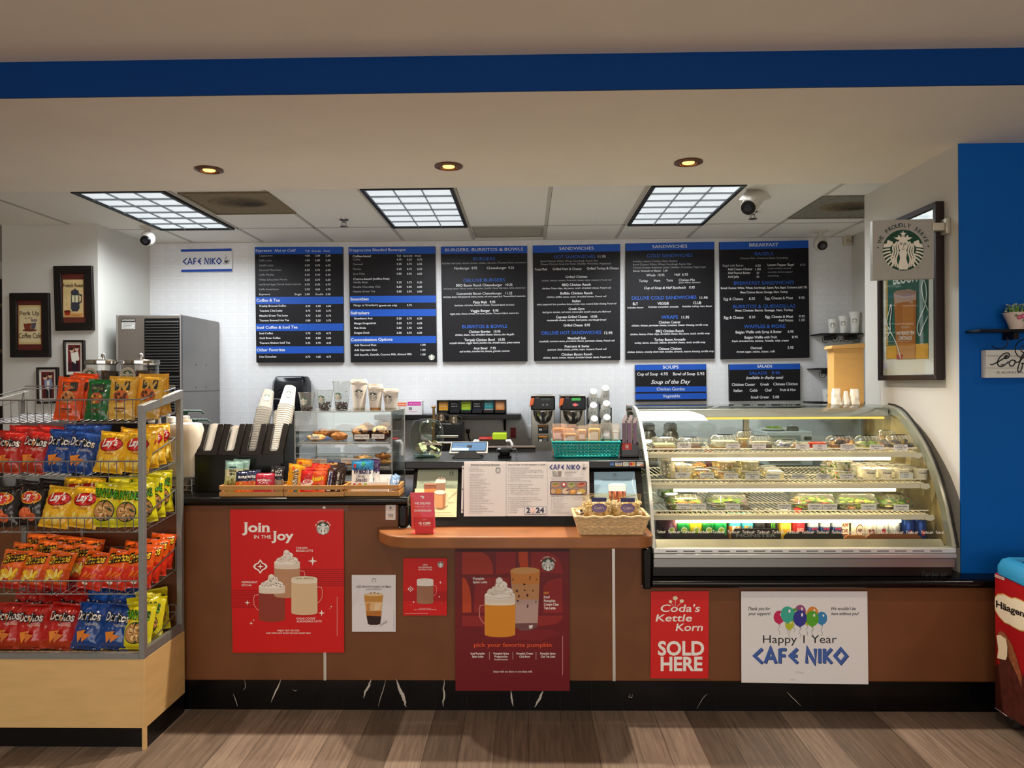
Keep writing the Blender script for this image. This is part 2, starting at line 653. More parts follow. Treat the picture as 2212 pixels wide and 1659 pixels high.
def plank_floor():
	mt = bpy.data.materials.new('grey_brown_planks')
	mt.use_nodes = True
	nt = mt.node_tree
	b = nt.nodes['Principled BSDF']
	b.inputs['Roughness'].default_value = .42
	g = nt.nodes.new('ShaderNodeNewGeometry')
	mp = nt.nodes.new('ShaderNodeMapping')
	mp.inputs['Rotation'].default_value = (0,0, PI / 2)
	nt.links.new(g.outputs['Position'], mp.inputs[0])
	br = nt.nodes.new('ShaderNodeTexBrick')
	br.offset = .37
	br.inputs['Scale'].default_value = 1
	br.inputs['Brick Width'].default_value = 1.22
	br.inputs['Row Height'].default_value = .152
	br.inputs['Mortar Size'].default_value = .0012
	br.inputs['Bias'].default_value = 0
	br.inputs['Color1'].default_value = lin('87776a')
	br.inputs['Color2'].default_value = lin('584b40')
	br.inputs['Mortar'].default_value = lin('3a3029')
	nt.links.new(mp.outputs[0], br.inputs['Vector'])
	m2 = nt.nodes.new('ShaderNodeMapping')
	m2.inputs['Scale'].default_value = (38,1.6,1)
	nt.links.new(g.outputs['Position'], m2.inputs[0])
	nz = nt.nodes.new('ShaderNodeTexNoise')
	nz.inputs['Scale'].default_value = 1.6
	nz.inputs['Detail'].default_value = 6
	nz.inputs['Roughness'].default_value = .7
	nt.links.new(m2.outputs[0], nz.inputs['Vector'])
	mr = nt.nodes.new('ShaderNodeMapRange')
	mr.inputs['From Min'].default_value = .3
	mr.inputs['From Max'].default_value = .7
	mr.inputs['To Min'].default_value = .55
	mr.inputs['To Max'].default_value = 1.45
	nt.links.new(nz.outputs[0], mr.inputs['Value'])
	hs = nt.nodes.new('ShaderNodeHueSaturation')
	nt.links.new(br.outputs['Color'], hs.inputs['Color'])
	nt.links.new(mr.outputs[0], hs.inputs['Value'])
	nt.links.new(hs.outputs[0], b.inputs['Base Color'])
	return mt

PAINT = C('d0cec7', .6, v=.015, sc=3, spec=.3)
CEIL = C('ece4d6', .8, v=.02, sc=4)
TILE = C('ebe8e1', .85, v=.03, sc=60)
BLUE = C('0058ac', .55, v=.02, sc=3, spec=.15)
BLUE_SHADED = C('043a7c', .6, v=.02, sc=3, spec=.12)  # the blue wall paint again, shade on the soffit face put into the colour
BROWN = C('6e4325', .5, v=.10, sc=5, bump=.05)
SHELFB = C('8c5a36', .35, v=.15, sc=7)
MARBLE = C('080708', .2, v=.2, sc=8, spec=.25)
LAMIN = C('0a0a0b', .2, v=.2, sc=4, spec=.3)

YC, YW = 3.64,6.42
XP = 2.137                                     # room side of the right pier
M().box(-7,6,-4,9,-.1,0, plank_floor()).build('floor', kind='structure')
M().box(-3.293,2.93, YW, YW + .12,0, ZF + .2, key_wallpaper()).build('wall_back', kind='structure')
M().box(-4.04,-3.293,5.63, YW + .12,0, ZC, PAINT).build('wall_left', kind='structure')
M().box(-7,-4.04,7.3,7.42,0, ZC, PAINT).build('wall_far_left', kind='structure')
M().box(-7,-6.9,-4,7.42,0, ZF, PAINT).build('wall_side', kind='structure')
M().box(2.795,2.93,4.72, YW + .12,0, ZC, PAINT).build('wall_right', kind='structure')
M().box(XP, 2.93,3.705,4.72,0, ZS, PAINT).build('wall_pier', kind='structure')
M().box(XP + .0,6,3.70,3.705,0, ZS, BLUE).build('wall_blue', kind='structure')
M().box(-7,6,-4,-3.9,0, ZF, C('c9b99f', .7)).build('wall_behind', kind='structure')
M().box(5.9,6,-4,3.7,0, ZF, C('c9b99f', .7)).build('wall_seating', kind='structure')
M().box(-3.2,2.80,4.70, YW, 0,.004, C('d6d2c8', .5, v=.05, sc=6)).build('floor_bounce', kind='structure')  # unseen pale sheet, added to bounce troffer light up to the ceiling
m = M().box(-7,2.795,4.42,7.4, ZC, ZC + .1, TILE)
gx = -2.905 - .6135 * 6
GRID = C('c3beb4', .6)
SEAM = C('6a655c', .8)
while gx < 2.78:
	m.box(gx - .012, gx + .012,4.43, YW, ZC - .002, ZC + .01, GRID)
	m.box(gx + .012, gx + .015,4.43, YW, ZC - .0015, ZC + .01, SEAM)
	gx += .613
for gy in (4.645,5.85):
	m.box(-7,2.795, gy - .012, gy + .012, ZC - .002, ZC + .01, GRID)
	m.box(-7,2.795, gy + .012, gy + .015, ZC - .0015, ZC + .01, SEAM)
m.box(-3.293,2.795, YW - .02, YW, ZC - .004, ZC + .01, GRID)
m.build('ceiling', kind='structure', smooth=False)
M().box(-7,6,-4,2.98, ZF, ZF + .1, CEIL).build('ceiling_front', kind='structure')
M().box(-7,6,2.98,4.42, ZS, ZF + .1, CEIL).build('ceiling_soffit', kind='structure')
M().box(-7,6,2.97,2.98, ZS, ZF, BLUE_SHADED).build('trim_1', kind='structure')

# ---- ceiling fittings
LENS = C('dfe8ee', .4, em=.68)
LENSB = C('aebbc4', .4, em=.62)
for i, (a, b) in enumerate(TROF):
	where = ['over the ice machine', 'over the centre menu boards', 'beside the white bullet camera'][i]
	t = thing('ceiling_light', 'recessed troffer with a gridded white lens, ' + where, 'ceiling light', ((a + b) / 2,(TRY0 + TRY1) / 2, ZC - .02), 'recessed kitchen ceiling lights')
	y0, y1 = TRY0, TRY1
	fr = M()
	for bx in ((a, a + .022, y0, y1), (b - .022, b, y0, y1), (a + .022, b - .022, y0, y0 + .022), (a + .022, b - .022, y1 - .022, y1)):
		fr.box(*bx, ZC - .018, ZC - .001, C('1b1b1c', .5))
	fr.build('frame', t)
	le = M()
	for k in range(3):
		for j in range(6):
			x0, x1 = a + .022 + (b - a - .044) * k / 3, a + .022 + (b - a - .044) * (k + 1) / 3
			q0, q1 = y0 + .022 + (y1 - y0 - .044) * j / 6, y0 + .022 + (y1 - y0 - .044) * (j + 1) / 6
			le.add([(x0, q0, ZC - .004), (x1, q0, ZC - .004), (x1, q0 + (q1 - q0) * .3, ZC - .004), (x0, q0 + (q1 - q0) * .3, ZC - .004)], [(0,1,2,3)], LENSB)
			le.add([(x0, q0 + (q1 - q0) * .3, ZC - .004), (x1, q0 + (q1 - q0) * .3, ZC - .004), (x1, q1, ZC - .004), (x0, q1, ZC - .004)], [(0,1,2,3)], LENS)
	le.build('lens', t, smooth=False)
	lo = M()
	for k in (1,2):
		x = a + .022 + (b - a - .044) * k / 3
		lo.box(x - .003, x + .003, y0 + .02, y1 - .02, ZC - .014, ZC - .003, C('8f979c', .4))
	for j in range(1,6):
		y = y0 + .022 + (y1 - y0 - .044) * j / 6
		lo.box(a + .02, b - .02, y - .003, y + .003, ZC - .014, ZC - .003, C('8f979c', .4))
	lo.build('louvre', t)
for i, (x, y) in enumerate(DOWN):
	t = thing('recessed_downlight', ['leftmost', 'middle', 'rightmost'][i] + ' of three glowing amber downlights in the soffit', 'downlight', (x, y, ZS - .01), 'amber soffit downlights')
	M().lathe([(.052,.0), (.074,.0), (.076,-.006), (.055,-.012), (.05,-.004)], C('6b4630', .35,.6), (x, y, ZS), 28).build('trim_ring', t)
	M().shell([(.05,-.003), (.046,.002), (.03,.004)], C('c98a55', .25,.8), (x, y, ZS - .006), 24).build('reflector', t)
	M().lathe([(.0,-.012), (.018,-.011), (.03,-.008), (.034,-.003), (.03,.0)], C('ffb45c', .3, em=3.0), (x, y, ZS), 20).build('bulb', t)
# air vents
def vent(px, label, y0, y1, x0, x1, m, slats, stain=False):
	t = thing('air_vent', label, 'vent', ((x0 + x1) / 2,(y0 + y1) / 2, ZC - .01))
	fr = M()
	for bx in ((x0, x0 + .02, y0, y1), (x1 - .02, x1, y0, y1), (x0 + .02, x1 - .02, y0, y0 + .02), (x0 + .02, x1 - .02, y1 - .02, y1)):
		fr.box(*bx, ZC - .012, ZC - .001, m)
	fr.build('frame', t)
	if slats:
		s = M()
		n = slats
		for k in range(n):
			y = y0 + .025 + (y1 - y0 - .05) * k / n
			s.add([(x0 + .02, y, ZC - .004), (x1 - .02, y, ZC - .004), (x1 - .02, y + .012, ZC - .012), (x0 + .02, y + .012, ZC - .012)], [(0,1,2,3)], m)
		s.build('louvre', t)
		M().box(x0 + .02, x1 - .02, y0 + .02, y1 - .02, ZC - .003, ZC - .001, C('2e2b28', .8)).build('backing', t)
	else:
		M().box(x0 + .02, x1 - .02, y0 + .02, y1 - .02, ZC - .006, ZC - .001, m).build('perforated_panel', t)
		p = Print(lambda u, v, l: Vector((u, v, ZC - .006 - .0005 * l)))
		for k in range(5):
			p.ell((x0 + x1) / 2 + .02 * k, (y0 + y1) / 2 - .04 + .012 * k, .2 - .035 * k, .15 - .026 * k, C(['76684f', '6a5c46', '5e513d', '4c4232', '3a3328'][k], .9, v=.2, sc=14), k + 1,28)
		p.build('dust_stain', t)
	return t

VT = C('84765f', .85, v=.15, sc=40)
vent(None, 'square perforated return vent stained brown beside the left troffer', 4.74,5.33,-2.25,-1.66, VT, 0)
vent(None, 'small grey slatted vent above the burger menu board', 5.88,6.25,-.43,.14, C('98938a', .6), 12)
vent(None, 'square grey perforated vent at the right end of the kitchen ceiling', 5.0,5.66,1.985,2.58, C('807d72', .85, v=.2, sc=30), 0)
# fire sprinklers
for px, py, lab in ((743,474, 'white ceiling fire sprinkler left of the centre troffer'), (1626,457, 'white ceiling fire sprinkler under the bullet camera')):
	p = atz(px, py, ZC)
	t = thing('fire_sprinkler', lab, 'sprinkler', p, 'ceiling sprinklers')
	m = M().lathe([(.035,0), (.034,-.006), (.012,-.01), (.012,-.025)], C('8e8d88', .3,.9), p, 16)
	m.build('escutcheon', t)
	M().tube([p + Vector((-.014,0,-.02)), p + Vector((-.016,0,-.04)), p + Vector((0,0,-.052)), p + Vector((.016,0,-.04)), p + Vector((.014,0,-.02))], .003, C('8e8d88', .3,.9)).build('frame_arm', t)
	M().lathe([(.03,-.052), (.032,-.055), (.0,-.057)], C('8e8d88', .3,.9), p, 16).build('deflector', t)
# security cameras
CW = C('cfc9bf', .4)
def dome_cam(px, py, lab, py_m, Y):
	c = at(px, py, Y)
	t = thing('security_camera', lab, 'camera', (c.x, c.y, ZC), 'ceiling security cameras')
	M().lathe([(.05,0), (.05,-.012), (.02,-.02), (.016,-.07)], CW, (c.x, c.y, ZC), 18).build('mount', t)
	M().ball(c, .055, CW, rz=.06, nu=20, nv=14).cyl((c.x, c.y, c.z + .03), (c.x, c.y, ZC - .05), .03, CW, .018).build('housing', t)
	d = Vector((.05,-.8,-.5)).normalized()
	M().cyl(c + d * .035, c + d * .058,.04, BLACK, .036).cyl(c + d * .058, c + d * .06,.022, C('2a2a30', .1, coat=1), n=16).build('camera_lens', t)

dome_cam(319,515, 'white turret camera hanging at the left corner of the kitchen ceiling', 492,5.75)
dome_cam(1772,526, 'white turret camera beside the breakfast menu board', 505,6.15)
a, b = at(1617,448,4.75), at(1645,412,4.95)
t = thing('security_camera', 'long white bullet camera right of the right-hand troffer', 'camera', (b.x, b.y, ZC), 'ceiling security cameras')
d = (a - b).normalized()
M().cyl(b, a, .052, CW, n=22).cyl(b + d * -.02, b, .03, CW, .052, n=22).build('housing', t)
M().cyl(a, a + d * .012,.046, BLACK, n=22).cyl(a + d * .012, a + d * .016,.024, C('2a2a30', .1, coat=1), n=16).build('camera_lens', t)
up = Vector((0,0,1))
M().prism([b + d * .0 + up * .056 + Vector((s * .05,0,0)) for s in (-1,1)] + [a + d * .03 + up * .056 + Vector((s * .05,0,0)) for s in (1,-1)], (0,0,.006), CW).build('sun_shield', t)
e = b + Vector((.03,.06,0))
M().lathe([(.05,0), (.05,-.015), (.018,-.02)], CW, (e.x, e.y, ZC), 18).tube([(e.x, e.y, ZC - .01), (e.x, e.y, b.z + .09), b + Vector((.005,.01,.03))], .018, CW, 10).build('mount', t)
c = at(1833,515,6.36)
t = thing('motion_sensor', 'small beige box sensor high in the back right corner', 'sensor', (c.x, c.y + .05, c.z - .05))
M().box(c.x - .03, c.x + .03, c.y, YW, c.z - .05, c.z + .05, C('cfc4ae', .5)).build('case', t, bev=.006)
M().box(c.x - .02, c.x + .02, c.y - .003, c.y, c.z - .035, c.z - .005, C('b8ad99', .3)).build('window_lens', t)

# ---- counter
def px_x(px, Y):
	return at(px, 829.5, Y).x

def px_z(py, Y, px=1106):
	return at(px, py, Y).z

CL, CR = -3.2,2.62
t = thing('counter_front', 'brown laminate counter front on a black marble tile plinth', 'counter', (0, YC, 0))
zt, zl = .143,.60
M().box(CL, -.637, YC, YC + .02, zt, 1.005, BROWN).box(-.637,.558, YC, YC + .02, zt, .835, BROWN).box(.558, CR, YC, YC + .02, zt, zl, BROWN).build('panel', t)
m = M()
x = CL
k = 0
while x < CR:
	m.box(x + .001, min(x + .1515, CR), YC - .01, YC + .02,0, zt, MARBLE)
	x += .1525
m.box(CL, CR, YC - .007, YC + .02,0, zt - .001, C('2a2828', .6))
p = Print(lambda u, v, l: at(380 + u / 2.169,1420 + v / 2.169, YC - .0105 - .0004 * l))
VEIN = C('b9b4ab', .3)
for pts, wd in (([(492,102), (478,140), (462,170), (446,212)], 7), ([(915,100), (905,130), (888,160), (880,192)], 10), ([(985,100), (972,150), (958,190), (948,232)], 3),
				([(1028,100), (1045,140), (1062,175), (1070,205), (1080,234)], 15), ([(1258,100), (1254,150), (1259,180), (1252,205), (1254,232)], 8),
				([(1570,155), (1573,190), (1580,230)], 8), ([(1722,155), (1705,190), (1680,234)], 11), ([(268,170), (280,200), (290,232)], 3), ([(322,100), (326,140), (316,155)], 2), ([(545,150), (560,158), (568,152)], 2),
				([(2490,170), (2470,190), (2440,240)], 2), ([(2860,160), (2890,190), (2930,230)], 2.5), ([(2130,170), (2122,185), (2135,190), (2140,172)], 2)):
	q = []
	for (xa, ya), (xb, yb) in zip(pts, pts[1:]):
		for i in range(4):
			q.append((xa + (xb - xa) * i / 4 + rnd.uniform(-1,1) * wd * .18, ya + (yb - ya) * i / 4))
	q.append(pts[-1])
	p.stroke(q, wd, VEIN, 1, taper=True)
vm = p.m
for v_, f_, mi_ in ((vm.v, vm.f, vm.mi),):
	for ff in f_:
		m.add([v_[i] for i in ff], [range(len(ff))], VEIN)
m.build('plinth', t, smooth=False)
ALU = C('c9c6c0', .35,.7)
for px, z1 in ((699,1.0), (1323,.835)):
	x = px_x(px, YC)
	M().box(x - .007, x + .007, YC - .004, YC + .002, zt, z1, ALU).build('metal_strip', t)
# worktops
ZT = 1.05
t = thing('worktop', 'black laminate worktop with a rounded edge carrying the snack crates', 'worktop', (-1.9,4.0,1.0))
m = M()
prof = [(3.60 + .018 * (1 - math.cos(a)), 1.03 + .02 * math.sin(a)) for a in [PI / 2 - PI * i / 8 for i in range(9)]]
prof = [(y, z) for y, z in prof]
m.prism([(CL, 4.42,1.05)] + [(CL, y, z) for y, z in prof] + [(CL, 4.42,1.01)], (-.585 - CL, 0,0), LAMIN)
m.build('top', t, bev=.004)
M().box(-.635,-.585,3.61,4.40,.899,1.012, LAMIN).build('end_panel', t, bev=.012)
t = thing('serving_shelf', 'brown stone-look pick-up shelf with rounded corner under the register stand', 'shelf', (-.1,3.5,.84))
zs1 = .897
out = [(-.745,3.64), (-.70,3.52), (-.64,3.44), (-.56,3.405)] + [(.50 + .085 * math.sin(a), 3.485 - .085 * math.cos(a)) for a in [PI / 2 * i / 6 for i in range(7)]] + [(.585,3.64)]
M().prism([(x, y, zs1) for x, y in out], (0,0,-.055), SHELFB).build('slab', t, bev=.006)
M().box(-.58,.585, YC + .021,3.80,.80, zs1, SHELFB).build('rear_ledge', t)
# register stand
XL, XR = px_x(873,3.80), px_x(1394,3.80)
t = thing('register_stand', 'black register stand with a slanted display front and a top ledge', 'stand', (0,3.9, zs1))
BS = C('0d0d0e', .28, v=.2, sc=5)
zl0, zl1 = 1.165,1.205
M().box(XL, XR, 3.795,4.36, zl0, zl1, BS).build('top_ledge', t, bev=.006)
M().prism([(XL + .046,3.66, zs1 + .001), (XL + .046,3.83, zl0), (XL + .046,4.3, zl0), (XL + .046,4.3, zs1 + .001)], (XR - XL - .066,0,0), BS).build('slanted_front', t)
p = PY(3.795,860,780,4.096)
for x0, x1, m_ in ((1872,1912, '1d63b0'), (1922,1980, 'f0f0ee'), (1988,2040, 'd9dcd8'), (2048,2100, 'e9e2d8'), (2110,2170, 'f0eee8')):
	p.rrect(x0,893, x1,930,5, C(m_, .4), 1)
p.text('AMEX', 1877,1907,916, WHITE, 9,2)
p.rect(1924,895,1978,903, C('1a3c8c'), 2).rect(1924,921,1978,928, C('d9a021'), 2).text('VISA', 1930,1972,918, C('1a3c8c'), 12,2, shear=.3, bold=.02)
p.text('ATM', 1994,2034,918, C('7a9a92'), 14,2)
p.ell(2064,911,14,14, C('d8262c'), 2).ell(2083,911,14,14, C('f0982c'), 3)
p.text('DISCOVER', 2113,2166,908, INK, 8,2).poly([(2130,928), (2168,910), (2168,928)], C('e8792a'), 2)
p.build('card_sticker', t, label='row of small payment card stickers')
# low worktop under the display case
t = thing('low_worktop', 'low black worktop with a rounded front edge under the glass display case', 'worktop', (1.6,4.1,.6))
pr = [(3.575 + .022 * (1 - math.cos(a)), .632 + .022 * math.sin(a)) for a in [PI / 2 - PI * i / 8 for i in range(9)]]
m = M().prism([(.60,4.68,.654)] + [(.60, y, z) for y, z in pr] + [(.60,4.68,.605)], (XP - .60,0,0), LAMIN)
m.prism([(XP, 3.70,.654)] + [(XP, y, z) for y, z in pr] + [(XP, 3.70,.605)], (.08 + .42,0,0), LAMIN)
m.build('top', t)
M().box(.56,.60,3.60,4.6,.60,.799, LAMIN).build('end_panel', t, bev=.008)

# ==== things on the kitchen wall
BB = C('17161a', .45, v=.05, sc=12, spec=.2)
BBLUE = C('1a52b4', .45, spec=.25)
SBLUE = C('2b62c4', .45)
LT = C('e8e8ea', .6)
LTD = C('a9a9ad', .6)  # dimmer copy of LT, weaker light on upper lines put into the colour
YB = 6.385

def board(label, corners, x0, y0, k, bands, lines, sect='menu_board', group='black menu boards on the back wall', extra=None):
	"""corners, bands and lines in crop coordinates; line = (text, x0, x1, baseline, cap height, style)"""
	t = sheet(sect, label, 'menu board', [(x0 + u / k, y0 + v / k) for u, v in corners], YB, .03, BB, group, grip='panel')
	p = PY(YB, x0, y0, k)
	for b in bands:
		p.poly(b, BBLUE, 1)
	if bands:
		p.build('blue_band', t)
	p = PY(YB, x0, y0, k)
	for s, a, b, yb, h, st in lines:
		m = SBLUE if 'b' in st else LTD if 'd' in st else LT
		kw = dict(shear=.28 if 'i' in st else 0, bold=.012 if 'B' in st else 0, serif='s' in st, slope=-.012)
		if st and st[0] in 'LCR':
			p.text(s, a, .8, yb, m, h, 2, st[0], **kw)
		else:
			p.text(s, a, b, yb, m, h, 2, **kw)
	if extra:
		extra(p)
	p.build('lettering', t)
	return t

def band(x0, y0, x1, y1, s=-4):
	return [(x0, y0), (x1, y0 + s), (x1, y1 + s), (x0, y1)]

def prices(rows, xs, h=19):
	out = []
	for yb, vals in rows:
		for x, v in zip(xs, vals):
			if v:
				out.append((v, x - 27, x + 27, yb, h, 'B'))
	return out

A = (540,510,5.2667)
L = [('Espresso', 66,246,180,30, 's'), ('Hot or Cold', 276,522,180,32, 'is'), ('Tall', 627,675,180,21, ''), ('Grande', 702,806,180,21, ''), ('Venti', 834,906,180,21, '')]
for s, x1, yb in (('Cappuccino', 257,233), ('Caffe Latte', 246,288), ('Vanilla Latte', 264,343), ('Caramel Macchiato', 360,397), ('Caffe Mocha', 273,451), ('White Chocolate Mocha', 423,506), ('Iced Brown Sugar Oatmilk Shaken Espresso', 580,561), ('Caffe Americano', 327,616)):
	L.append((s, 102, x1, yb, 20, 'd'))
L += [('Espresso', 105,231,672,20, ''), ('Single', 508,585,672,20, ''), ('Double', 746,834,672,20, '')]
L += prices([(232,('4.50', '5.00', '5.50')), (286,('4.50', '5.00', '5.50')), (342,('5.25', '5.75', '6.25')), (396,('5.25', '5.75', '6.25')), (450,('5.25', '5.75', '6.25')), (506,('5.25', '5.75', '6.25')), (560,('5.75', '6.25', '6.75')), (615,('3.75', '4.25', '4.75')), (672,('2.50', '', '3.50'))], (652,769,888))
L += prices([(806,('2.95', '3.25', '3.50')), (861,('4.75', '5.25', '5.75')), (915,('4.75', '5.25', '5.75')), (971,('3.00', '3.25', '3.75')), (1116,('3.75', '4.25', '4.75')), (1170,('4.50', '5.00', '5.50')), (1227,('3.25', '3.75', '4.25')), (1383,('3.75', '4.25', '4.75'))], (659,777,895), 20)
L += [('Coffee & Tea', 74,340,747,32, 'sB'), ('Iced Coffee & Iced Tea', 78,542,1056,32, 'sB'), ('Other Favorites', 79,398,1312,32, 'sB')]
for s, x1, yb in (('Freshly Brewed Coffee', 411,806), ('Teavana Chai Latte', 368,861), ('Matcha Green Tea Latte', 430,916), ('Teavana Brewed Hot Tea', 445,971), ('Iced Coffee', 262,1117), ('Cold Brew Coffee', 346,1171), ('Teavana Shaken Iced Tea', 457,1227), ('Hot Chocolate', 300,1383)):
	L.append((s, 108, x1, yb, 21, 'B'))
board('black and blue menu board of espresso, coffee and tea prices, leftmost of the row', [(54,123), (1054,120), (1066,1436), (72,1440)], *A,
	  [band(54,124,1054,206), band(66,693,1060,775), band(68,998,1062,1081), band(70,1256,1064,1337)], L)

L = [('Frappuccino Blended Beverages', 1130,1772,175,30, 's'), ('Coffee-based', 1168,1376,241,23, 'B'), ('Tall', 1668,1716,235,21, ''), ('Grande', 1743,1848,235,21, ''), ('Venti', 1874,1945,235,21, ''), ('Creme-based (coffee-free)', 1177,1586,501,24, '')]
for s, x1, yb in (('Coffee', 1256,277), ('Caramel', 1283,330), ('Mocha', 1262,385), ('Java Chip', 1306,439), ('Vanilla Bean', 1340,537), ('Double Chocolaty Chip', 1484,589), ('Matcha Green Tea', 1424,641)):
	L.append((s, 1172, x1, yb, 21, 'd'))
L += prices([(277,('4.75', '5.25', '5.75')), (328,('5.25', '5.75', '6.25')), (384,('5.25', '5.75', '6.25')), (439,('5.50', '5.95', '6.50')), (536,('5.25', '5.75', '6.25')), (588,('5.50', '5.95', '6.50')), (640,('5.50', '5.95', '6.50')), (796,('', '5.75', '')), (948,('5.25', '5.75', '6.25')), (1001,('5.25', '5.75', '6.25')), (1056,('5.50', '5.95', '6.50')), (1110,('5.50', '5.95', '6.50'))], (1697,1813,1930), 20)
L += prices([(1248,('1.00',)), (1304,('1.00',)), (1357,('1.00',))], (1970,), 20)
L += [('Smoothies', 1142,1351,733,32, 'sB'), ('Refreshers', 1144,1358,891,32, 'sB'), ('Customization Options', 1148,1622,1195,32, 'sB'), ('Mango or Strawberry', 1180,1458,798,22, ''), ('(grande size only)', 1468,1672,798,18, 'B')]
for s, x1, yb in (('Strawberry Acai', 1392,948), ('Mango Dragonfruit', 1434,1003), ('Pink Drink', 1320,1057), ('Dragon Drink', 1363,1111), ('Add Flavored Shot', 1438,1252), ('Add Espresso Shot', 1446,1307), ('Add Soymilk, Oatmilk, Coconut Milk, Almond Milk', 1842,1361)):
	L.append((s, 1186, x1, yb, 21, 'B'))
board('black and blue menu board of blended beverages, smoothies and refreshers with a tiny round emblem', [(1120,123), (2105,117), (2125,1432), (1146,1436)], *A,
	  [band(1120,124,2106,205), band(1138,680,2114,760), band(1140,833,2116,914), band(1143,1140,2118,1220)], L, extra=lambda p: p.siren(2067,1376,36, full=False))

B = (940,510,5.2667)
L = [('BURGERS, BURRITOS & BOWLS', 114,1002,174,32, 's'), ('BURGERS', 431,681,277,36, 'b'), ('Includes: beef patty, lettuce, tomato, pickles, red onion, Thousand Island, sesame bun', 80,1034,320,20, 'd'),
	 ('Hamburger  8.95', 217,478,379,27, ''), ('Cheeseburger  9.25', 588,896,376,27, ''), ('DELUXE BURGERS', 324,792,522,36, 'b'), ('BBQ Bacon Ranch Cheeseburger   10.25', 239,879,574,27, ''),
	 ('beef patty, bacon, lettuce, tomato, red onion, cheddar cheese, bbq sauce, ranch, sesame bun', 94,1026,608,20, 'di'), ('Guacamole Bacon Cheeseburger   11.25', 243,876,669,27, ''),
	 ('beef patty, bacon, fresh guacamole, lettuce, tomato, red onion, pepper jack, Thousand Island, sesame bun', 92,1028,702,20, 'i'), ('Patty Melt   9.95', 435,684,766,27, 'B'),
	 ('beef patty, red onion, American Cheese, Thousand Island, rye bread', 220,900,798,20, 'i'), ('Veggie Burger   9.95', 402,720,864,27, 'B'), ('veggie patty, lettuce, tomato, red onion, pickles, Thousand Island, sesame bun', 168,952,894,20, 'i'),
	 ('BURRITOS & BOWLS', 308,818,1049,36, 'bB'), ('Chicken Burrito   10.95', 384,742,1102,27, 'B'), ('chicken, beans, rice, shredded cheese, lettuce, pico de gallo', 228,898,1134,21, 'iB'), ('Teriyaki Chicken Bowl   10.95', 333,793,1195,27, 'B'),
	 ('teriyaki chicken, veggie blend, jasmine rice, teriyaki sauce, green onions', 164,964,1228,21, 'iB'), ('Acai Bowl   7.95', 438,690,1290,27, 'B'), ('acai sorbet, strawberries, banana, granola, coconut', 278,848,1322,21, 'iB')]
board('black menu board headed burgers, burritos and bowls', [(64,120), (1048,112), (1052,1424), (86,1430)], *B, [band(64,120,1048,203,-9)], L)
L = [('SANDWICHES', 1412,1802,158,34, 's'), ('HOT SANDWICHES', 1355,1822,254,36, 'b'), ('11.95', 1852,1940,246,28, ''), ('Bread Choices: White, Wheat, Sourdough, Squaw, Rye', 1199,1849,296,20, 'd'), ('Cheese Choices: American, Swiss, Cheddar, Provolone, Pepperjack', 1199,2001,330,20, 'd'),
	 ('Tuna Melt', 1131,1275,392,27, ''), ('Grilled Ham & Cheese', 1336,1664,388,27, ''), ('Grilled Turkey & Cheese', 1727,2089,381,27, ''), ('Grilled Chicken', 1484,1729,478,27, ''),
	 ('chicken, lettuce, tomato, American cheese, mayo, mustard, French roll', 1212,2006,516,20, 'di'), ('BBQ Chicken Ranch', 1444,1769,568,27, 'B'), ('chicken, Fritos chips, bbq sauce, ranch, shredded cheese, French roll', 1217,2001,606,20, 'i'),
	 ('Buffalo Chicken Ranch', 1424,1790,664,27, 'B'), ('chicken, buffalo sauce, ranch, shredded cheese, French roll', 1270,1948,702,20, 'i'), ('Italian', 1560,1654,752,27, 'B'),
	 ('salami, pepperoni, ham, provolone, lettuce, tomato, mayo, mustard, Italian dressing, French roll', 1158,2062,787,20, 'i'), ('Greek Gyro', 1518,1700,842,27, 'B'), ('beef gyro, tomato, red onion, homemade tzatziki sauce, pita flatbread', 1221,2000,876,20, 'i'),
	 ('Caprese Grilled Cheese   10.95', 1376,1844,934,27, 'B'), ('mozzarella cheese, tomato, basil pesto, sourdough bread', 1272,1948,968,20, 'iB'), ('Grilled Cheese  8.95', 1462,1760,1028,27, 'B'), ('DELUXE HOT SANDWICHES', 1211,1891,1121,36, 'bB'), ('12.95', 1924,2016,1115,28, 'B'),
	 ('Meatball Sub', 1508,1714,1175,27, 'B'), ('meatballs, marinara sauce, provolone cheese, parmesan cheese, French roll', 1183,2043,1208,20, 'iB'), ('Pastrami & Swiss', 1474,1752,1268,27, 'B'), ('pastrami, Swiss cheese, pickles, mayo, mustard, French roll', 1276,1950,1302,20, 'iB'),
	 ('Chicken Bacon Ranch', 1436,1786,1360,27, 'B'), ('chicken, bacon, tomato, lettuce, shredded cheese, ranch, French roll', 1230,1999,1394,20, 'iB')]
board('black menu board headed sandwiches, listing hot and deluxe hot sandwiches', [(1110,107), (2106,90), (2106,1410), (1124,1420)], *B, [band(1110,107,2106,190,-17)], L)

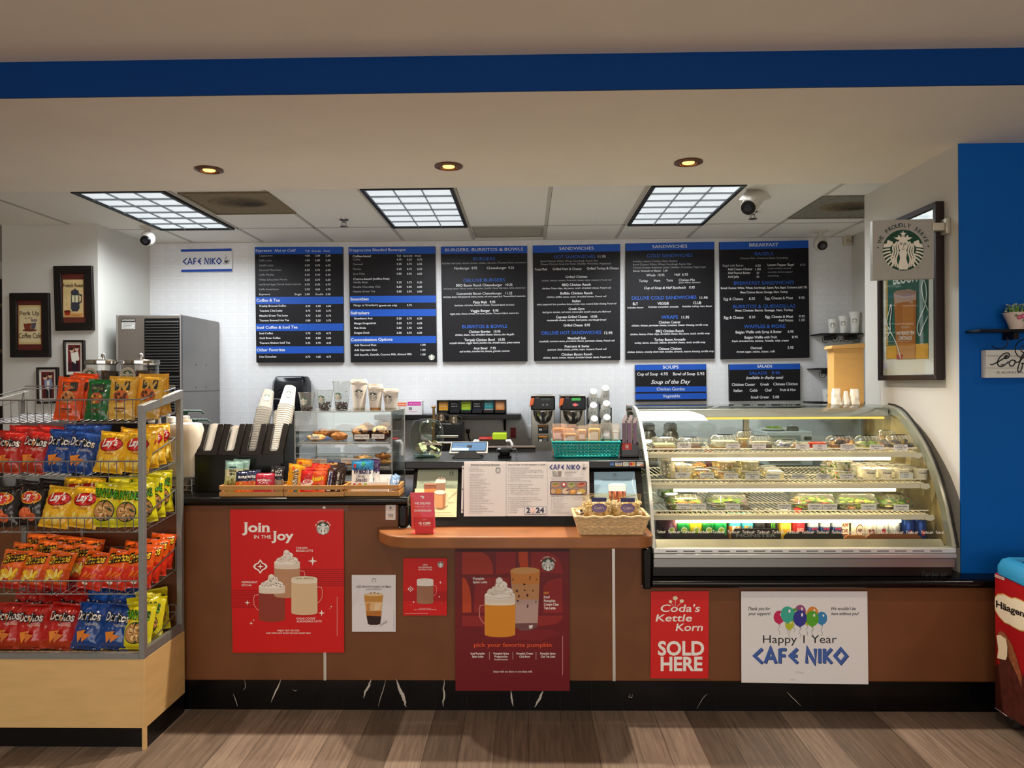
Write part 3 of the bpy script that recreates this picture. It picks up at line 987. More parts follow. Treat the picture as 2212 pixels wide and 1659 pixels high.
D = (1340,500,4.3667)
L = [('SANDWICHES', 302,630,158,30, 's'), ('COLD SANDWICHES', 253,680,244,30, 'b'), ('Includes: Lettuce, Tomato, Mayo, Mustard', 120,536,290,16, 'd'), ('Bread Choices: White, Wheat, Sourdough, Squaw, Rye', 120,668,320,16, 'd'),
	 ('Cheese Choices: American, Swiss, Cheddar, Provolone, Pepper Jack', 120,808,350,16, 'd'), ('Extras: Avocado or Bacon   2.00', 120,445,381,17, ''), ('Whole  10.95', 245,416,424,23, ''), ('Half  6.95', 512,638,418,23, ''),
	 ('Turkey', 177,260,478,23, ''), ('Ham', 317,376,475,23, ''), ('Tuna', 433,495,472,23, ''), ('Chicken Mix', 551,704,469,23, ''), ('grapes, walnuts, mayonnaise', 551,755,488,12, ''), ('Cup of Soup & Half Sandwich   9.95', 224,704,544,22, 'iB'),
	 ('DELUXE COLD SANDWICHES', 108,719,644,32, 'bB'), ('11.95', 748,824,636,23, 'B'), ('BLT', 118,166,695,24, 'B'), ('VEGGIE', 350,458,691,24, 'B'), ('CLUB', 687,763,685,24, 'B'), ('Includes: bacon', 68,217,726,16, 'B'),
	 ('Includes: cucumber, avocado', 266,549,720,16, 'B'), ('Includes: turkey, ham, bacon', 587,864,714,16, 'B'), ('WRAPS', 385,544,825,32, 'bB'), ('11.95', 578,649,821,23, 'B'), ('Chicken Caesar', 363,567,868,23, 'B'),
	 ('chicken, lettuce, parmesan cheese, croutons, Caesar dressing, tortilla wrap', 107,827,896,17, 'iB'), ('BBQ Chicken Ranch', 335,597,951,23, 'B'), ('chicken, lettuce, Fritos chips, shredded cheese, bbq sauce, ranch, tortilla wrap', 93,843,978,17, 'iB'),
	 ('Turkey Bacon Avocado', 320,614,1032,23, 'B'), ('turkey, bacon, avocado, lettuce, shredded cheese, ranch, tortilla wrap', 136,802,1060,17, 'iB'), ('Chinese Chicken', 360,576,1118,23, 'B'), ('chicken, lettuce, crunchy chow mein noodles, almonds, sesame dressing, tortilla wrap', 66,881,1146,17, 'iB')]
board('black menu board headed sandwiches, listing cold sandwiches and wraps', [(50,113), (887,97), (890,1200), (52,1210)], *D, [band(50,113,887,183,-16)], L)
L = [('BREAKFAST', 1217,1490,142,30, 's'), ('BAGELS', 1268,1442,226,30, 'b'), ('Choices: Plain, Cinnamon Raisin, Everything', 1132,1580,262,17, 'd'), ('Bagel with Butter', 966,1164,333,22, 'd'), ('4.50', 1272,1323,333,21, ''), ('Lemon Pepper Bagel', 1390,1637,325,22, ''), ('8.95', 1697,1747,325,21, 'd'),
	 ('Add Cream Cheese', 1014,1244,367,21, ''), ('1.00', 1272,1323,367,21, ''), ('Add Peanut Butter', 1014,1228,402,21, ''), ('.50', 1281,1309,402,21, ''), ('Add Jelly', 1014,1119,438,21, ''), ('.50', 1281,1309,438,21, ''), ('cream cheese, tomato,', 1391,1615,355,15, 'd'), ('avocado, lemon pepper', 1391,1627,390,15, 'd'), ('seasoning', 1391,1493,425,15, 'd'),
	 ('BREAKFAST SANDWICHES', 1072,1637,503,32, 'b'), ('Bread Choices: White, Wheat, Sourdough, Squaw, Rye, Bagel, Croissant (add .75)', 949,1761,544,19, 'B'), ('Meat Choices: Bacon, Sausage, Ham, Turkey', 1132,1580,584,19, 'B'), ('Egg & Cheese', 975,1158,649,24, ''), ('8.50', 1214,1270,645,23, ''), ('Egg, Cheese & Meat', 1365,1628,641,24, ''), ('9.95', 1682,1738,637,23, ''),
	 ('BURRITOS & QUESADILLAS', 1063,1650,725,32, 'b'), ('Meat Choices: Bacon, Sausage, Ham, Turkey', 1085,1630,756,20, 'B'), ('Egg & Cheese', 977,1162,824,24, 'B'), ('8.50', 1216,1272,819,23, ''), ('Egg, Cheese & Meat', 1367,1630,816,24, 'B'), ('9.95', 1685,1740,811,23, ''), ('Add Potato', 1492,1632,850,23, ''), ('1.00', 1688,1740,847,23, ''),
	 ('WAFFLES & MORE', 1166,1556,913,32, 'bB'), ('Belgian Waffle with Syrup & Butter', 1088,1522,962,24, 'B'), ('6.95', 1579,1634,956,23, 'B'), ('Belgian Waffle with Fruit', 1171,1477,1011,24, 'B'), ('8.95', 1619,1674,1007,23, 'B'), ('fresh strawberries, banana, Nutella, whip cream', 1052,1588,1044,19, 'iB'), ('Oatmeal', 1228,1336,1110,24, 'B'), ('5.95', 1578,1633,1107,23, 'B'), ('brown sugar, raisins, butter, milk', 1097,1460,1144,19, 'iB')]
board('black menu board headed breakfast, rightmost of the row', [(937,100), (1774,84), (1786,1190), (950,1206)], *D, [band(937,100,1774,172,-16)], L)
L = [('SOUPS', 400,549,1294,28, 'sB'), ('Cup of Soup', 159,356,1359,27, 'B'), ('4.95', 378,449,1357,26, 'B'), ('Bowl of Soup', 497,706,1357,27, 'B'), ('5.95', 723,793,1355,26, 'B'), ('Soup of the Day', 290,662,1438,36, 'isB'), ('Chicken Gumbo', 343,608,1501,28, ''), ('Vegetable', 400,563,1566,28, '')]
board('small black and blue soups board with two blue soup of the day strips', [(141,1258), (810,1250), (812,1598), (146,1606)], *D, [band(141,1258,810,1310,-6), band(143,1464,814,1514,-4), band(144,1530,816,1585,-5)], L, group='small boards under the sandwich and breakfast boards')
L = [('SALADS', 1292,1432,1284,24, 'sB'), ('SALADS', 1217,1382,1350,28, 'bB'), ('9.95', 1429,1506,1348,28, 'bB'), ('(available in display case)', 1187,1536,1391,25, 'iB'), ('Chicken Caesar', 1052,1272,1457,25, 'B'), ('Greek', 1320,1405,1454,25, 'B'), ('Chinese Chicken', 1443,1674,1452,25, 'B'),
	 ('Italian', 1070,1152,1513,25, 'B'), ('Cobb', 1220,1294,1511,25, 'B'), ('Chef', 1363,1428,1509,25, 'B'), ('Fruit & Nut', 1506,1654,1507,25, 'B'), ('Small Green', 1231,1402,1576,25, 'B'), ('5.00', 1437,1498,1574,25, 'B')]
board('small black salads board with one blue band', [(1026,1254), (1696,1245), (1697,1594), (1030,1600)], *D, [band(1026,1254,1696,1306,-8)], L, group='small boards under the sandwich and breakfast boards')

# cafe sign
Kn = (0,400,3.95)
t = sheet('wall_sign', 'white cafe name sign with blue bars and a steaming cup above the ice machine', 'sign', [(1543 / 3.95,400 + 548 / 3.95), (1976 / 3.95,400 + 540 / 3.95), (1979 / 3.95,400 + 735 / 3.95), (1546 / 3.95,400 + 741 / 3.95)], 6.40,.015, C('e6e6ea', .45), grip='panel')
SB2 = C('1c49ac', .45)
p = PY(6.40, *Kn)
p.poly([(1543,548), (1976,540), (1976,561), (1543,569)], SB2).poly([(1546,721), (1979,714), (1979,735), (1546,741)], SB2)
p.build('blue_bar', t)
p = PY(6.40, *Kn).niko(1562,1890,624,678,9, C('16398f', .5), 2, slope=-.012)
def steam_cup(p, x, y, k, m, l=2):
	X = lambda pts: [(x + a * k, y + b * k) for a, b in pts]
	p.poly(X([(-22,0), (22,-3), (18,20), (8,30), (-8,31), (-18,22)]), C('4a4a50'), l)
	p.stroke(X([(20,2), (34,0), (32,14), (17,18)]), 4 * k, m, l)
	p.stroke(X([(-34,34), (-12,40), (14,38), (32,28)]), 4 * k, m, l)
	p.ell(x, y - 1 * k, 22 * k, 5 * k, C('c9c9cc'), l + 1,16)
	p.stroke(X([(-2,-8), (-12,-18), (8,-30), (-2,-44), (-8,-50)]), 3 * k, m, l)
	return p
steam_cup(p, 1930,640,.8, C('3c3c40'))
p.build('lettering', t)

# ---- framed pictures on the left pillar
YL = 5.63
FRB = C('17120f', .4, v=.2, sc=20)

def picture(label, q, fw, mat, art, depth=.03, cat='picture', name='framed_picture', Y=YL, group='framed pictures on the left pillar', FM=None, glass=False, x0=0, y0=400, k=3.95):
	"""q = outer corners clockwise from top left in crop coordinates; fw = border share"""
	Yf = Y - depth
	P = [at(x0 + a / k, y0 + b / k, Yf) for a, b in q]
	c = sum(P, Vector()) / 4
	t = thing(name, label, cat, (c.x, Y, min(v.z for v in P)), group)
	ins = [c + (v - c) * (1 - fw) for v in P]
	w_ = (P[1] - P[0]).length
	h_ = (P[3] - P[0]).length
	ins = []
	for v in P:
		ins.append(Vector((v.x + (c.x - v.x) / abs(c.x - v.x) * w_ * fw, v.y, v.z + (c.z - v.z) / abs(c.z - v.z) * w_ * fw)))
	d = Vector((0, depth, 0))
	m = M()
	FM = FM or FRB
	for i in range(4):
		j = (i + 1) % 4
		m.prism([P[i], P[j], ins[j], ins[i]], d, FM)
	m.build('frame', t, bev=.004)
	b = Vector((0, depth * .5,0))
	M().prism([v + b for v in ins], (0,.006,0), mat).build('picture_sheet', t)
	Yp = Yf + depth * .5
	u0, u1 = ins[0].x, ins[1].x
	z0, z1 = max(ins[0].z, ins[1].z), min(ins[2].z, ins[3].z)
	p = Print(lambda u, v, l: Vector((u0 + (u1 - u0) * u, Yp - .0007 * l, z0 + (z1 - z0) * v)))
	art(p)
	p.build('print', t)
	return t

def warp(p, fx):
	return p

CR1, CR2, DKR = C('cbb27c', .7, v=.15, sc=9), C('d9c79a', .7), C('5b2418', .7, v=.2, sc=12)

def art_press(p):
	p.rect(.0,.0,1,1, DKR, 1).rect(.06,.12,.94,.88, CR1,2).rect(.1,.8,.9,.87, C('c98a4c'), 3)
	p.text('French Roast', .06,.94,.27, C('2c1c14'), .07,4, bold=.02)
	g = C('33343c')
	p.poly([(.42,.4), (.74,.4), (.78,.7), (.7,.76), (.46,.76), (.4,.7)], g, 4).rect(.45,.44,.72,.58, C('cfc9a4'), 5).rect(.57,.44,.6,.58, g, 6)
	p.ell(.58,.38,.18,.06, g, 5,14).rect(.56,.3,.61,.36, g, 5).stroke([(.75,.42), (.87,.44), (.86,.56), (.76,.6)], .035, g, 4)
	p.poly([(.1,.76), (.4,.76), (.34,.84), (.16,.84)], C('8e2a1c'), 5).ell(.25,.76,.15,.02, C('5e1a12'), 6,12)
	for i, s in enumerate(('Have', 'a', 'Cup', 'Daily')):
		p.text(s, .22,.9,.5 + .05 * i, C('4c3420'), .022,4, 'C')
	p.text('Lorrie', .5,.78,.86, C('4c3420'), .025,5)

def art_perk(p):
	p.rect(0,0,1,1, DKR, 1).rect(.05,.1,.95,.88, CR1,2).rect(.1,.14,.9,.84, CR2,3)
	p.text('Perk Up', .1,.88,.3, C('2c1c14'), .08,4, bold=.01).text('at the', .3,.6,.37, C('2c1c14'), .035,4)
	p.poly([(.25,.47), (.56,.46), (.52,.58), (.3,.58)], C('7a3420'), 4).poly([(.56,.46), (.76,.45), (.72,.57), (.55,.58)], C('54505c'), 4).ell(.5,.6,.3,.025, C('6a3020'), 4,16)
	p.rect(.55,.38,.8,.43, C('8b7a70'), 4)
	p.text('Coffee Cafe', .06,.96,.76, C('2c1c14'), .1,4, bold=.01)

def art_waiter(p, c1, c2):
	p.rect(0,0,1,1, C('e9e4da'), 1).rect(.13,.08,.87,.9, C('6e1f1c', v=.2, sc=20), 2)
	p.rect(.13,.62,.87,.9, C(c2), 3)
	p.ell(.36,.24,.13,.09, C('d9b79a'), 4,14).ell(.66,.2,.12,.08, C('d9b79a'), 4,14).ell(.34,.2,.13,.05, C('3a2018'), 5,12).ell(.66,.15,.12,.04, C('3a2018'), 5,12)
	p.poly([(.3,.34), (.74,.28), (.82,.52), (.6,.68), (.36,.6)], C(c1), 4).poly([(.46,.36), (.62,.34), (.6,.66), (.46,.62)], C('e6e0d6'), 5)
	p.poly([(.36,.6), (.74,.56), (.7,.88), (.4,.88)], C('241a22'), 4)

picture('black framed picture of a French press, upper right of the four on the left pillar', [(450,688), (779,685), (796,1236), (468,1243)], .2, DKR, art_press)
picture('black framed picture of two coffee cups, largest and leftmost on the left pillar', [(76,920), (410,918), (422,1468), (82,1470)], .18, DKR, art_perk)
picture('small dark framed picture of a waiter pair below the French press picture', [(534,1322), (712,1322), (717,1632), (540,1636)], .1, C('e9e4da'), lambda p: art_waiter(p, 'e8e0d4', '4a1826'))
picture('small dark framed picture of a dancing figure, lowest on the left pillar', [(305,1554), (487,1553), (494,1860), (310,1866)], .1, C('e9e4da'), lambda p: art_waiter(p, '7f93b4', '5b2020'))

# ---- ice machine
x0, x1, y0, y1 = -3.19,-2.68,5.70,6.41
IZ = 2.155
t = thing('ice_machine', 'tall stainless ice machine with a black louvred front panel', 'ice machine', ((x0 + x1) / 2, y0,0))
SIDE = C('8e8b88', .42,.55, v=.05, sc=5)
M().box(x0, x1, y0 + .01, y1,1.10, IZ, SIDE).build('cabinet', t, bev=.006)
M().box(x0, x1, y0, y0 + .012,1.10, IZ - .012, C('857b72', .4,.5, v=.05, sc=3)).build('front_panel', t)
for xx in (x0, x1 - .012):
	M().box(xx, xx + .012, y0 - .004, y0 + .02,1.10, IZ, C('c9c6c2', .3,.7)).build('corner_trim', t)
lx0, lx1 = px_x(313, y0), px_x(391, y0)
m = M().box(lx0, lx1, y0 - .003, y0,1.1, IZ - .03, BLACK)
z = IZ - .05
while z > 1.12:
	if not (1.70 < z < 1.715):
		m.add([(lx0 + .01, y0 - .004, z), (lx1 - .01, y0 - .004, z), (lx1 - .01, y0 - .016, z - .012), (lx0 + .01, y0 - .016, z - .012)], [(0,1,2,3)], C('3b3937', .4,.3))
	z -= .0225
m.build('louvre', t)
p = PY(y0, *Kn)
p.rect(1035,1140,1156,1163, BLACK, 2).text('HOSHIZAKI', 1042,1150,1157, WHITE, 11,3, bold=.02)
p.rect(1040,1172,1153,1228, WHITE, 2).rect(1046,1178,1148,1222, C('5c5a58'), 3).rect(1050,1182,1144,1218, C('d9d7d2'), 4)
for k in range(3):
	p.rect(1056,1189 + 9 * k, 1136 - 12 * k, 1192 + 9 * k, C('6a6866'), 5)
p.build('label_plate', t)
p = Print(lambda u, v, l: Vector((x1 + .001 * l, y0 + (y1 - y0) * u, IZ - (IZ - 1.1) * v)))
p.rect(0,.565,1,.572, C('55524f'), 1)
for u in (.35,.62):
	p.ell(u, .365,.012,.008, BLACK, 1,8)
	p.ell(u, .54,.012,.008, BLACK, 1,8)
p.build('panel_seam', t)
t = thing('ice_bin', 'dark ice storage bin under the stainless ice machine', 'ice bin', ((x0 + x1) / 2, y0,0))
M().box(x0, x1, y0 - .03, y1,.0,1.095, C('3a3836', .4,.3)).build('bin_body', t, bev=.01)
M().box(x0 + .03, x1 - .03, y0 - .05, y0 - .03,.62,1.04, C('4a4846', .4,.3)).build('bin_door', t, bev=.008)

# ---- paper towel dispenser
t = thing('towel_dispenser', 'black rounded paper towel dispenser on the back wall', 'dispenser', (px_x(620,6.25), 6.3,1.24))
a, b = at(582,813,6.25), at(660,906,6.25)
m = M()
n = 8
rows = []
for j in range(n + 1):
	v = j / n
	z = b.z + (a.z - b.z) * v
	bul = .06 + .10 * math.sin(PI * (.25 + .55 * v))
	ins = .0 if v < .85 else (v - .85) * .16
	rows.append([(a.x + ins, 6.42, z), (a.x + ins, 6.42 - bul * .7, z), (a.x + .03 + ins, 6.42 - bul, z), (b.x - .03 - ins, 6.42 - bul, z), (b.x - ins, 6.42 - bul * .7, z), (b.x - ins, 6.42, z)])
vs = [q for r in rows for q in r]
fs = [(j * 6 + i, j * 6 + i + 1, j * 6 + i + 7, j * 6 + i + 6) for j in range(n) for i in range(5)] + [tuple(range(6))[::-1], tuple(range(n * 6, n * 6 + 6))]
m.add(vs, fs, C('15161b', .22, coat=.3))
m.build('cover', t, bev=.006)
p = PY(6.258,400,790,4.424)
p.stroke([(862,245), (890,222), (930,210), (975,210), (1020,224), (1050,248)], 8, C('2b2d36', .25), 1).stroke([(880,275), (910,252), (945,244), (990,252), (1010,268)], 8, C('2b2d36', .25), 1)
p.text('enMotion', 846,905,322, C('b8b8bc'), 12,2, shear=.3).rect(900,322,940,327, C('b8b8bc'), 2)
p.build('emblem', t)

# ==== posters on the counter front
YP = YC - .008
RED, RED2 = C('cf1414', .45), C('b40f14', .45)
TAN, TAN2, LTAN = C('b98d6c', .5), C('cfab84', .5), C('e4cdb0', .5)
MILK = C('efe6dc', .5)

def mug(p, x0, x1, yt, yb, body, foam, foam_h, top, hs=1, cream=None, dots=None, hw=None, hcol=None):
	w = x1 - x0
	n = 12
	ry = w * .1
	arc = [(x0 + w * .5 + w * .5 * math.cos(PI * i / n), yb - ry + ry * math.sin(PI * i / n)) for i in range(n + 1)]
	hc = hcol or C('e58d86', .4)
	hx = x1 if hs > 0 else x0
	hw = hw or w * .2
	h = yb - yt
	p.stroke([(hx - hs * 4, yt + h * .22), (hx + hs * hw * .8, yt + h * .24), (hx + hs * hw, yt + h * .34), (hx + hs * hw * .9, yt + h * .52), (hx + hs * hw * .4, yt + h * .63), (hx - hs * 4, yt + h * .68)], w * .03, hc, 2)
	p.poly([(x0, yt)] + [(x1, yt)] + arc, body, 3)
	if foam_h:
		fa = [(x0 + w * .5 + w * .5 * math.cos(PI * i / n), yt + foam_h + ry * .5 * math.sin(PI * i / n)) for i in range(n + 1)]
		p.poly([(x0, yt), (x1, yt)] + fa, foam, 4)
	p.ell(x0 + w / 2, yt, w / 2, ry, top, 5,24)
	if cream:
		hgt = cream
		for k, (dx, dy, rx, ryy) in enumerate(((-.28,-.02,.22,.13), (.28,-.02,.22,.13), (0,.02,.3,.13), (-.18,-.22,.24,.14), (.2,-.24,.22,.14), (0,-.36,.28,.15), (.04,-.58,.2,.15), (-.02,-.78,.12,.14))):
			p.ell(x0 + w / 2 + dx * w, yt + dy * hgt, rx * w, ryy * hgt * 1.5, [C('f3eee6', .5), C('e6dfd4', .5)][k % 2], 6 + k, 14)
			p.stroke([(x0 + w / 2 + (dx - rx * .8) * w, yt + dy * hgt + ryy * hgt * .5), (x0 + w / 2 + dx * w, yt + dy * hgt + ryy * hgt * 1.1), (x0 + w / 2 + (dx + rx * .8) * w, yt + dy * hgt + ryy * hgt * .4)], w * .018, C('cfc4b6', .5), 7 + k)
		p.poly([(x0 + w * .44, yt - hgt * .8), (x0 + w * .56, yt - hgt * .8), (x0 + w * .47, yt - hgt * 1.02)], C('f3eee6'), 14)
	if dots:
		for i in range(dots[1]):
			a, q = rnd.uniform(-.42,.42), rnd.uniform(.0,.7)
			s = w * .018
			p.ell(x0 + w / 2 + a * w * (1 - q * .7), yt - q * (cream or ry * .5) + rnd.uniform(-2,4), s, s * .8, dots[0], 16,6)

def eye_star(p, x, y, r):
	q = [(0,-1), (.35,-.52), (.75,-.35), (1,0), (.75,.35), (.35,.52), (0,1), (-.35,.52), (-.75,.35), (-1,0), (-.75,-.35), (-.35,-.52)]
	p.poly([(x + a * r, y + b * r) for a, b in q], WHITE, 2)
	p.poly([(x + a * r * .72, y + b * r * .7) for a, b in q], RED2,3)
	p.spark(x, y, r * .42, WHITE, 4)

def poster(label, q, x0, y0, k, m, art, group='posters on the counter front', Y=YP, name='poster', tape=False, cat='poster'):
	t = sheet(name, label, cat, [(x0 + a / k, y0 + b / k) for a, b in q], Y, .0016, m, group)
	p = PY(Y, x0, y0, k, .0003)
	art(p)
	p.build('print', t)
	if tape:
		p = Print(lambda u, v, l: at(x0 + u / k, y0 + v / k, Y - .0004 * l))
		(xa, ya), (xb, yb) = q[0], q[1]
		p.poly([(xa - 25, ya - 40), (xb + 45, yb - 30), (xb + 45, yb + 26), (xa - 25, ya + 20)], G('fbfaf4', 1.0,.06), 20)
		p.build('clear_tape', t)
	return t

def art_join(p):
	for y0, y1, a, b in ((660,830,640,1168), (860,1040,85,560)):
		n = 9
		for i in range(n):
			yy = y0 + (y1 - y0) * i / n
			p.rect(a, yy, b, yy + (y1 - y0) / n * .55, RED2 if i % 2 else C('a80d18', .45), 1)
	p.text('Join', 190,462,305, WHITE, 88,2, bold=.03, serif=True).text('Joy', 470,682,382, WHITE, 82,2, bold=.03, serif=True).text('IN THE', 304,467,368, WHITE, 32,2, bold=.01)
	p.siren(963,272,62, C('12503c'), WHITE, 2)
	p.arc_text('WE PROUDLY SERVE', 963,272,68, WHITE, 13,-68,68)
	mug(p, 497,742,600,938, TAN, C('dfd2c2'), 50, C('efe9e0'), 1,125,(C('a5663a'), 26))
	mug(p, 350,600,830,1165, C('8e3a2c'), C('e3d6c8'), 55, C('efe9e0'), -1,122,(C('2a1a16'), 26))
	p.poly([(664,900), (912,900), (912,1080), (664,1080)], TAN, 16)
	q = Print(p.fn)
	mug(q, 664,912,750,1098, C('d9bd98'), C('e9dcc6'), 36, C('e5dbc8'), 1, None, (C('a98a4c'), 30))
	n0 = len(p.m.v)
	for f, mi in zip(q.m.f, q.m.mi):
		p.m.add([q.m.v[i] + Vector((0,-.005,0)) for i in f], [range(len(f))], q.m.ms[mi])
	for x, y, r in ((864,584,44), (950,1080,32), (240,982,26), (276,1178,18), (301,1150,11), (1042,1020,11), (1027,1038,5)):
		p.spark(x, y, r, WHITE, 2)
	eye_star(p, 364,636,70)
	for s, a, b, y, h in (('CARAMEL', 706,820,468,18), ('BRULEE LATTE', 706,868,494,18), ('PEPPERMINT', 187,338,796,18), ('MOCHA', 187,280,823,18), ('SUGAR COOKIE', 710,889,1142,18), ('ALMONDMILK LATTE', 710,950,1169,18), ('ENJOY HOT OR ICED', 530,736,1255,15), ('AND WITH ANY DAIRY OR NON-DAIRY MILK', 418,848,1280,14)):
		p.text(s, a, b, y, WHITE, h, 2, bold=.01)
	p.rect(1096,925,1100,1300, C('e8a8a4'), 2)

poster('large red holiday poster with three coffee mugs, leftmost on the counter front', [(75,88), (1161,82), (1166,1458), (100,1460)], 480,1080,4.424, RED, art_join, tape=True)

def art_iced(p):
	for i in range(5):
		p.stroke([(1238 + 0,770 + 25 * i), (1290 + 8 * i, 760 + 14 * i), (1320 - 4 * i, 800 + 20 * i), (1300,860 + 20 * i), (1260,920 + 18 * i), (1240,990 + 14 * i)], 2, C('cfcdd6'), 1)
	p.siren(1450,770,22, C('20302c'), WHITE, 2, full=False)
	p.text('ICED BROWN SUGAR OATMILK', 1281,1616,838, INK, 18,2, bold=.01).text('SHAKEN ESPRESSO', 1372,1522,860, INK, 12,2)
	p.poly([(1352,905), (1542,905), (1512,1195), (1505,1212), (1400,1212), (1388,1195)], C('dcd8d8', .2), 2)
	p.poly([(1356,908), (1538,908), (1530,985), (1362,985)], C('c08a3c'), 3).poly([(1362,975), (1531,975), (1521,1095), (1376,1095)], C('d9b382'), 4).poly([(1372,1060), (1524,1060), (1518,1120), (1380,1110)], C('b4702a'), 5).poly([(1379,1105), (1519,1112), (1510,1185), (1480,1194), (1415,1194), (1392,1184)], C('2a140c'), 6)
	p.poly([(1375,990), (1420,985), (1400,1070), (1380,1060)], C('c58a48'), 5).poly([(1460,990), (1520,980), (1500,1050), (1450,1060)], C('e3c79f'), 5)
	p.ell(1447,905,94,16, C('d8bf94'), 7,20)
	for x, y in ((1420,890), (1455,886), (1490,892), (1400,1045), (1460,1080)):
		p.ell(x, y, 12,6, C('9a7a50'), 8,8)
	p.poly([(1510,1190), (1570,1150), (1582,1170), (1500,1212)], C('aeacb4'), 1)
	p.rect(1640,1050,1643,1235, C('8a8890'), 1)

poster('white letter-size flyer of an iced espresso glass, between two red posters', [(1238,716), (1658,716), (1658,1260), (1241,1260)], 480,1080,4.424, C('dddce2', .4), art_iced)

def art_ginger(p):
	p.rect(1731,870,2149,965, RED2,1)
	p.siren(2087,621,27, C('12503c'), WHITE, 2, full=False)
	p.arc_text('WE PROUDLY SERVE', 2087,621,29, WHITE, 6,-60,60, bold=0)
	for s, a, b, y in (('NEW', 1917,1962,628), ('GINGERBREAD', 1874,2006,651), ('OATMILK CHAI', 1874,2005,672)):
		p.text(s, a, b, y, WHITE, 14,2, bold=.01)
	mug(p, 1860,2018,765,995, C('a3745a'), C('efe8e2'), 50, C('f0eae4'), 1, None, (C('c9a98a'), 8))
	for x, y, r in ((2085,789,16), (2073,925,11), (1829,976,13), (1808,1003,5), (2098,993,5)):
		p.spark(x, y, r, WHITE, 2)
	eye_star(p, 1800,851,27)
	p.text('ENJOY HOT OR ICED', 1885,1993,1040, WHITE, 7,2).text('AND WITH ANY DAIRY OR NON-DAIRY MILK', 1832,2048,1052, WHITE, 7,2)
	p.rect(1745,1084,1965,1087, C('e8a8a4'), 2)

poster('small red letter-size flyer of a gingerbread chai mug under the pick-up shelf', [(1731,556), (2149,556), (2147,1104), (1729,1104)], 480,1080,4.424, RED, art_ginger)

def art_pumpkin(p):
	P1, P2, P3 = C('8e2424', .5), C('a03324', .5), C('b8431f', .5)
	p.rect(112,100,1276,150, C('3c1013', .5), 1)
	p.poly([(190,155), (380,155), (450,195), (490,270), (500,382), (182,382), (182,165)], P2,1).poly([(540,152), (730,152), (725,310), (690,370), (530,380), (532,160)], P1,1).poly([(760,150), (852,150), (858,310), (775,310), (762,240)], P3,1)
	p.poly([(890,152), (1080,155), (1160,200), (1205,290), (1210,380), (885,350)], P1,1).poly([(182,415), (215,425), (255,510), (275,640), (275,775), (185,775)], P3,1).poly([(330,440), (420,415), (660,415), (660,775), (305,775), (308,560)], P1,1)
	p.poly([(1205,412), (1210,775), (1015,775), (1012,520), (1060,450)], P1,1).poly([(182,805), (1212,805), (1200,850), (1130,895), (950,915), (185,915)], P1,1).poly([(420,950), (1100,950), (1200,990), (1000,1060), (420,1040)], C('7a1a1e'), 1)
	p.siren(1062,285,66, C('12503c'), WHITE, 2)
	p.arc_text('WE PROUDLY SERVE', 1062,285,76, WHITE, 13,-62,62)
	# tall iced glass
	p.poly([(675,345), (977,345), (955,880), (945,925), (880,958), (780,958), (732,930), (715,880)], C('b79a92', .3), 3)
	p.poly([(675,345), (977,345), (972,480), (690,480)], C('c9803c'), 4).poly([(690,480), (972,480), (966,640), (712,640)], C('bd8a5c'), 4)
	p.poly([(715,885), (953,880), (945,925), (880,958), (780,958), (732,930)], C('6e4a4c', .3), 5)
	p.poly([(865,905), (905,900), (900,935), (868,940)], C('e0d5d2'), 6)
	p.ell(826,345,151,36, C('c9955c'), 6,28)
	for x, y, a, b in ((700,435,5,14), (876,420,5,24), (942,435,4,10), (818,485,14,10), (742,552,12,14), (822,545,10,9), (907,550,7,10), (850,597,11,17), (763,606,10,13), (752,655,13,8), (937,662,5,10), (852,708,8,20)):
		p.ell(x, y, a, b, C('431a18'), 7,8, rot=.2)
	q = Print(p.fn)
	mug(q, 412,726,600,1025, C('d58a24'), C('eadfd0'), 85, C('efe9e0'), -1,190,(C('b07a4a'), 16), hcol=C('c98078', .3), hw=56)
	for f, mi in zip(q.m.f, q.m.mi):
		p.m.add([q.m.v[i] + Vector((0,-.002,0)) for i in f], [range(len(f))], q.m.ms[mi])
	p.text('Pumpkin', 293,408,437, WHITE, 24,2, bold=.02).text('Spice Latte', 293,438,473, WHITE, 24,2, bold=.02).text('NEW', 1018,1072,585, C('e8a04c'), 24,2, bold=.02)
	for s, b, y in (('Iced', 1076,627), ('Pumpkin', 1135,666), ('Cream Chai', 1168,703), ('Tea Latte', 1138,740)):
		p.text(s, 1018, b, y, WHITE, 26,2, bold=.02)
	p.text('pick your favorite pumpkin', 302,1102,1124, C('d8502a'), 40,2, bold=.02, serif=True)
	for s, a, b, y in (('Iced Pumpkin', 269,413,1203), ('Spice Latte', 283,400,1233), ('Pumpkin Spice', 503,660,1203), ('Frappuccino', 514,648,1233), ('blended beverage', 514,650,1261), ('Pumpkin Cream', 738,906,1203), ('Cold Brew', 768,878,1234), ('Pumpkin Spice', 981,1138,1203), ('Chai Tea Latte', 987,1134,1234)):
		p.text(s, a, b, y, WHITE, 20 if 'bl' not in s else 14,2, bold=.02)
	for x in (461,701,938):
		p.rect(x - 2,1176, x + 2,1253, C('d8b0a8'), 2)
	p.text('Enjoy with any dairy or non-dairy milk', 503,900,1387, WHITE, 20,2)
	p.rect(1208,1012,1214,1414, C('c88a84'), 2)

poster('dark red pumpkin drinks poster hanging below the pick-up shelf', [(108,96), (1276,92), (1283,1576), (114,1574)], 960,1160,4.74, C('6d1218', .4), art_pumpkin, Y=YC - .014)

def hand(p, s, x0, x1, y, h, m):
	p.text(s, x0, x1, y, m, h, 2, bold=.012, shear=.15)

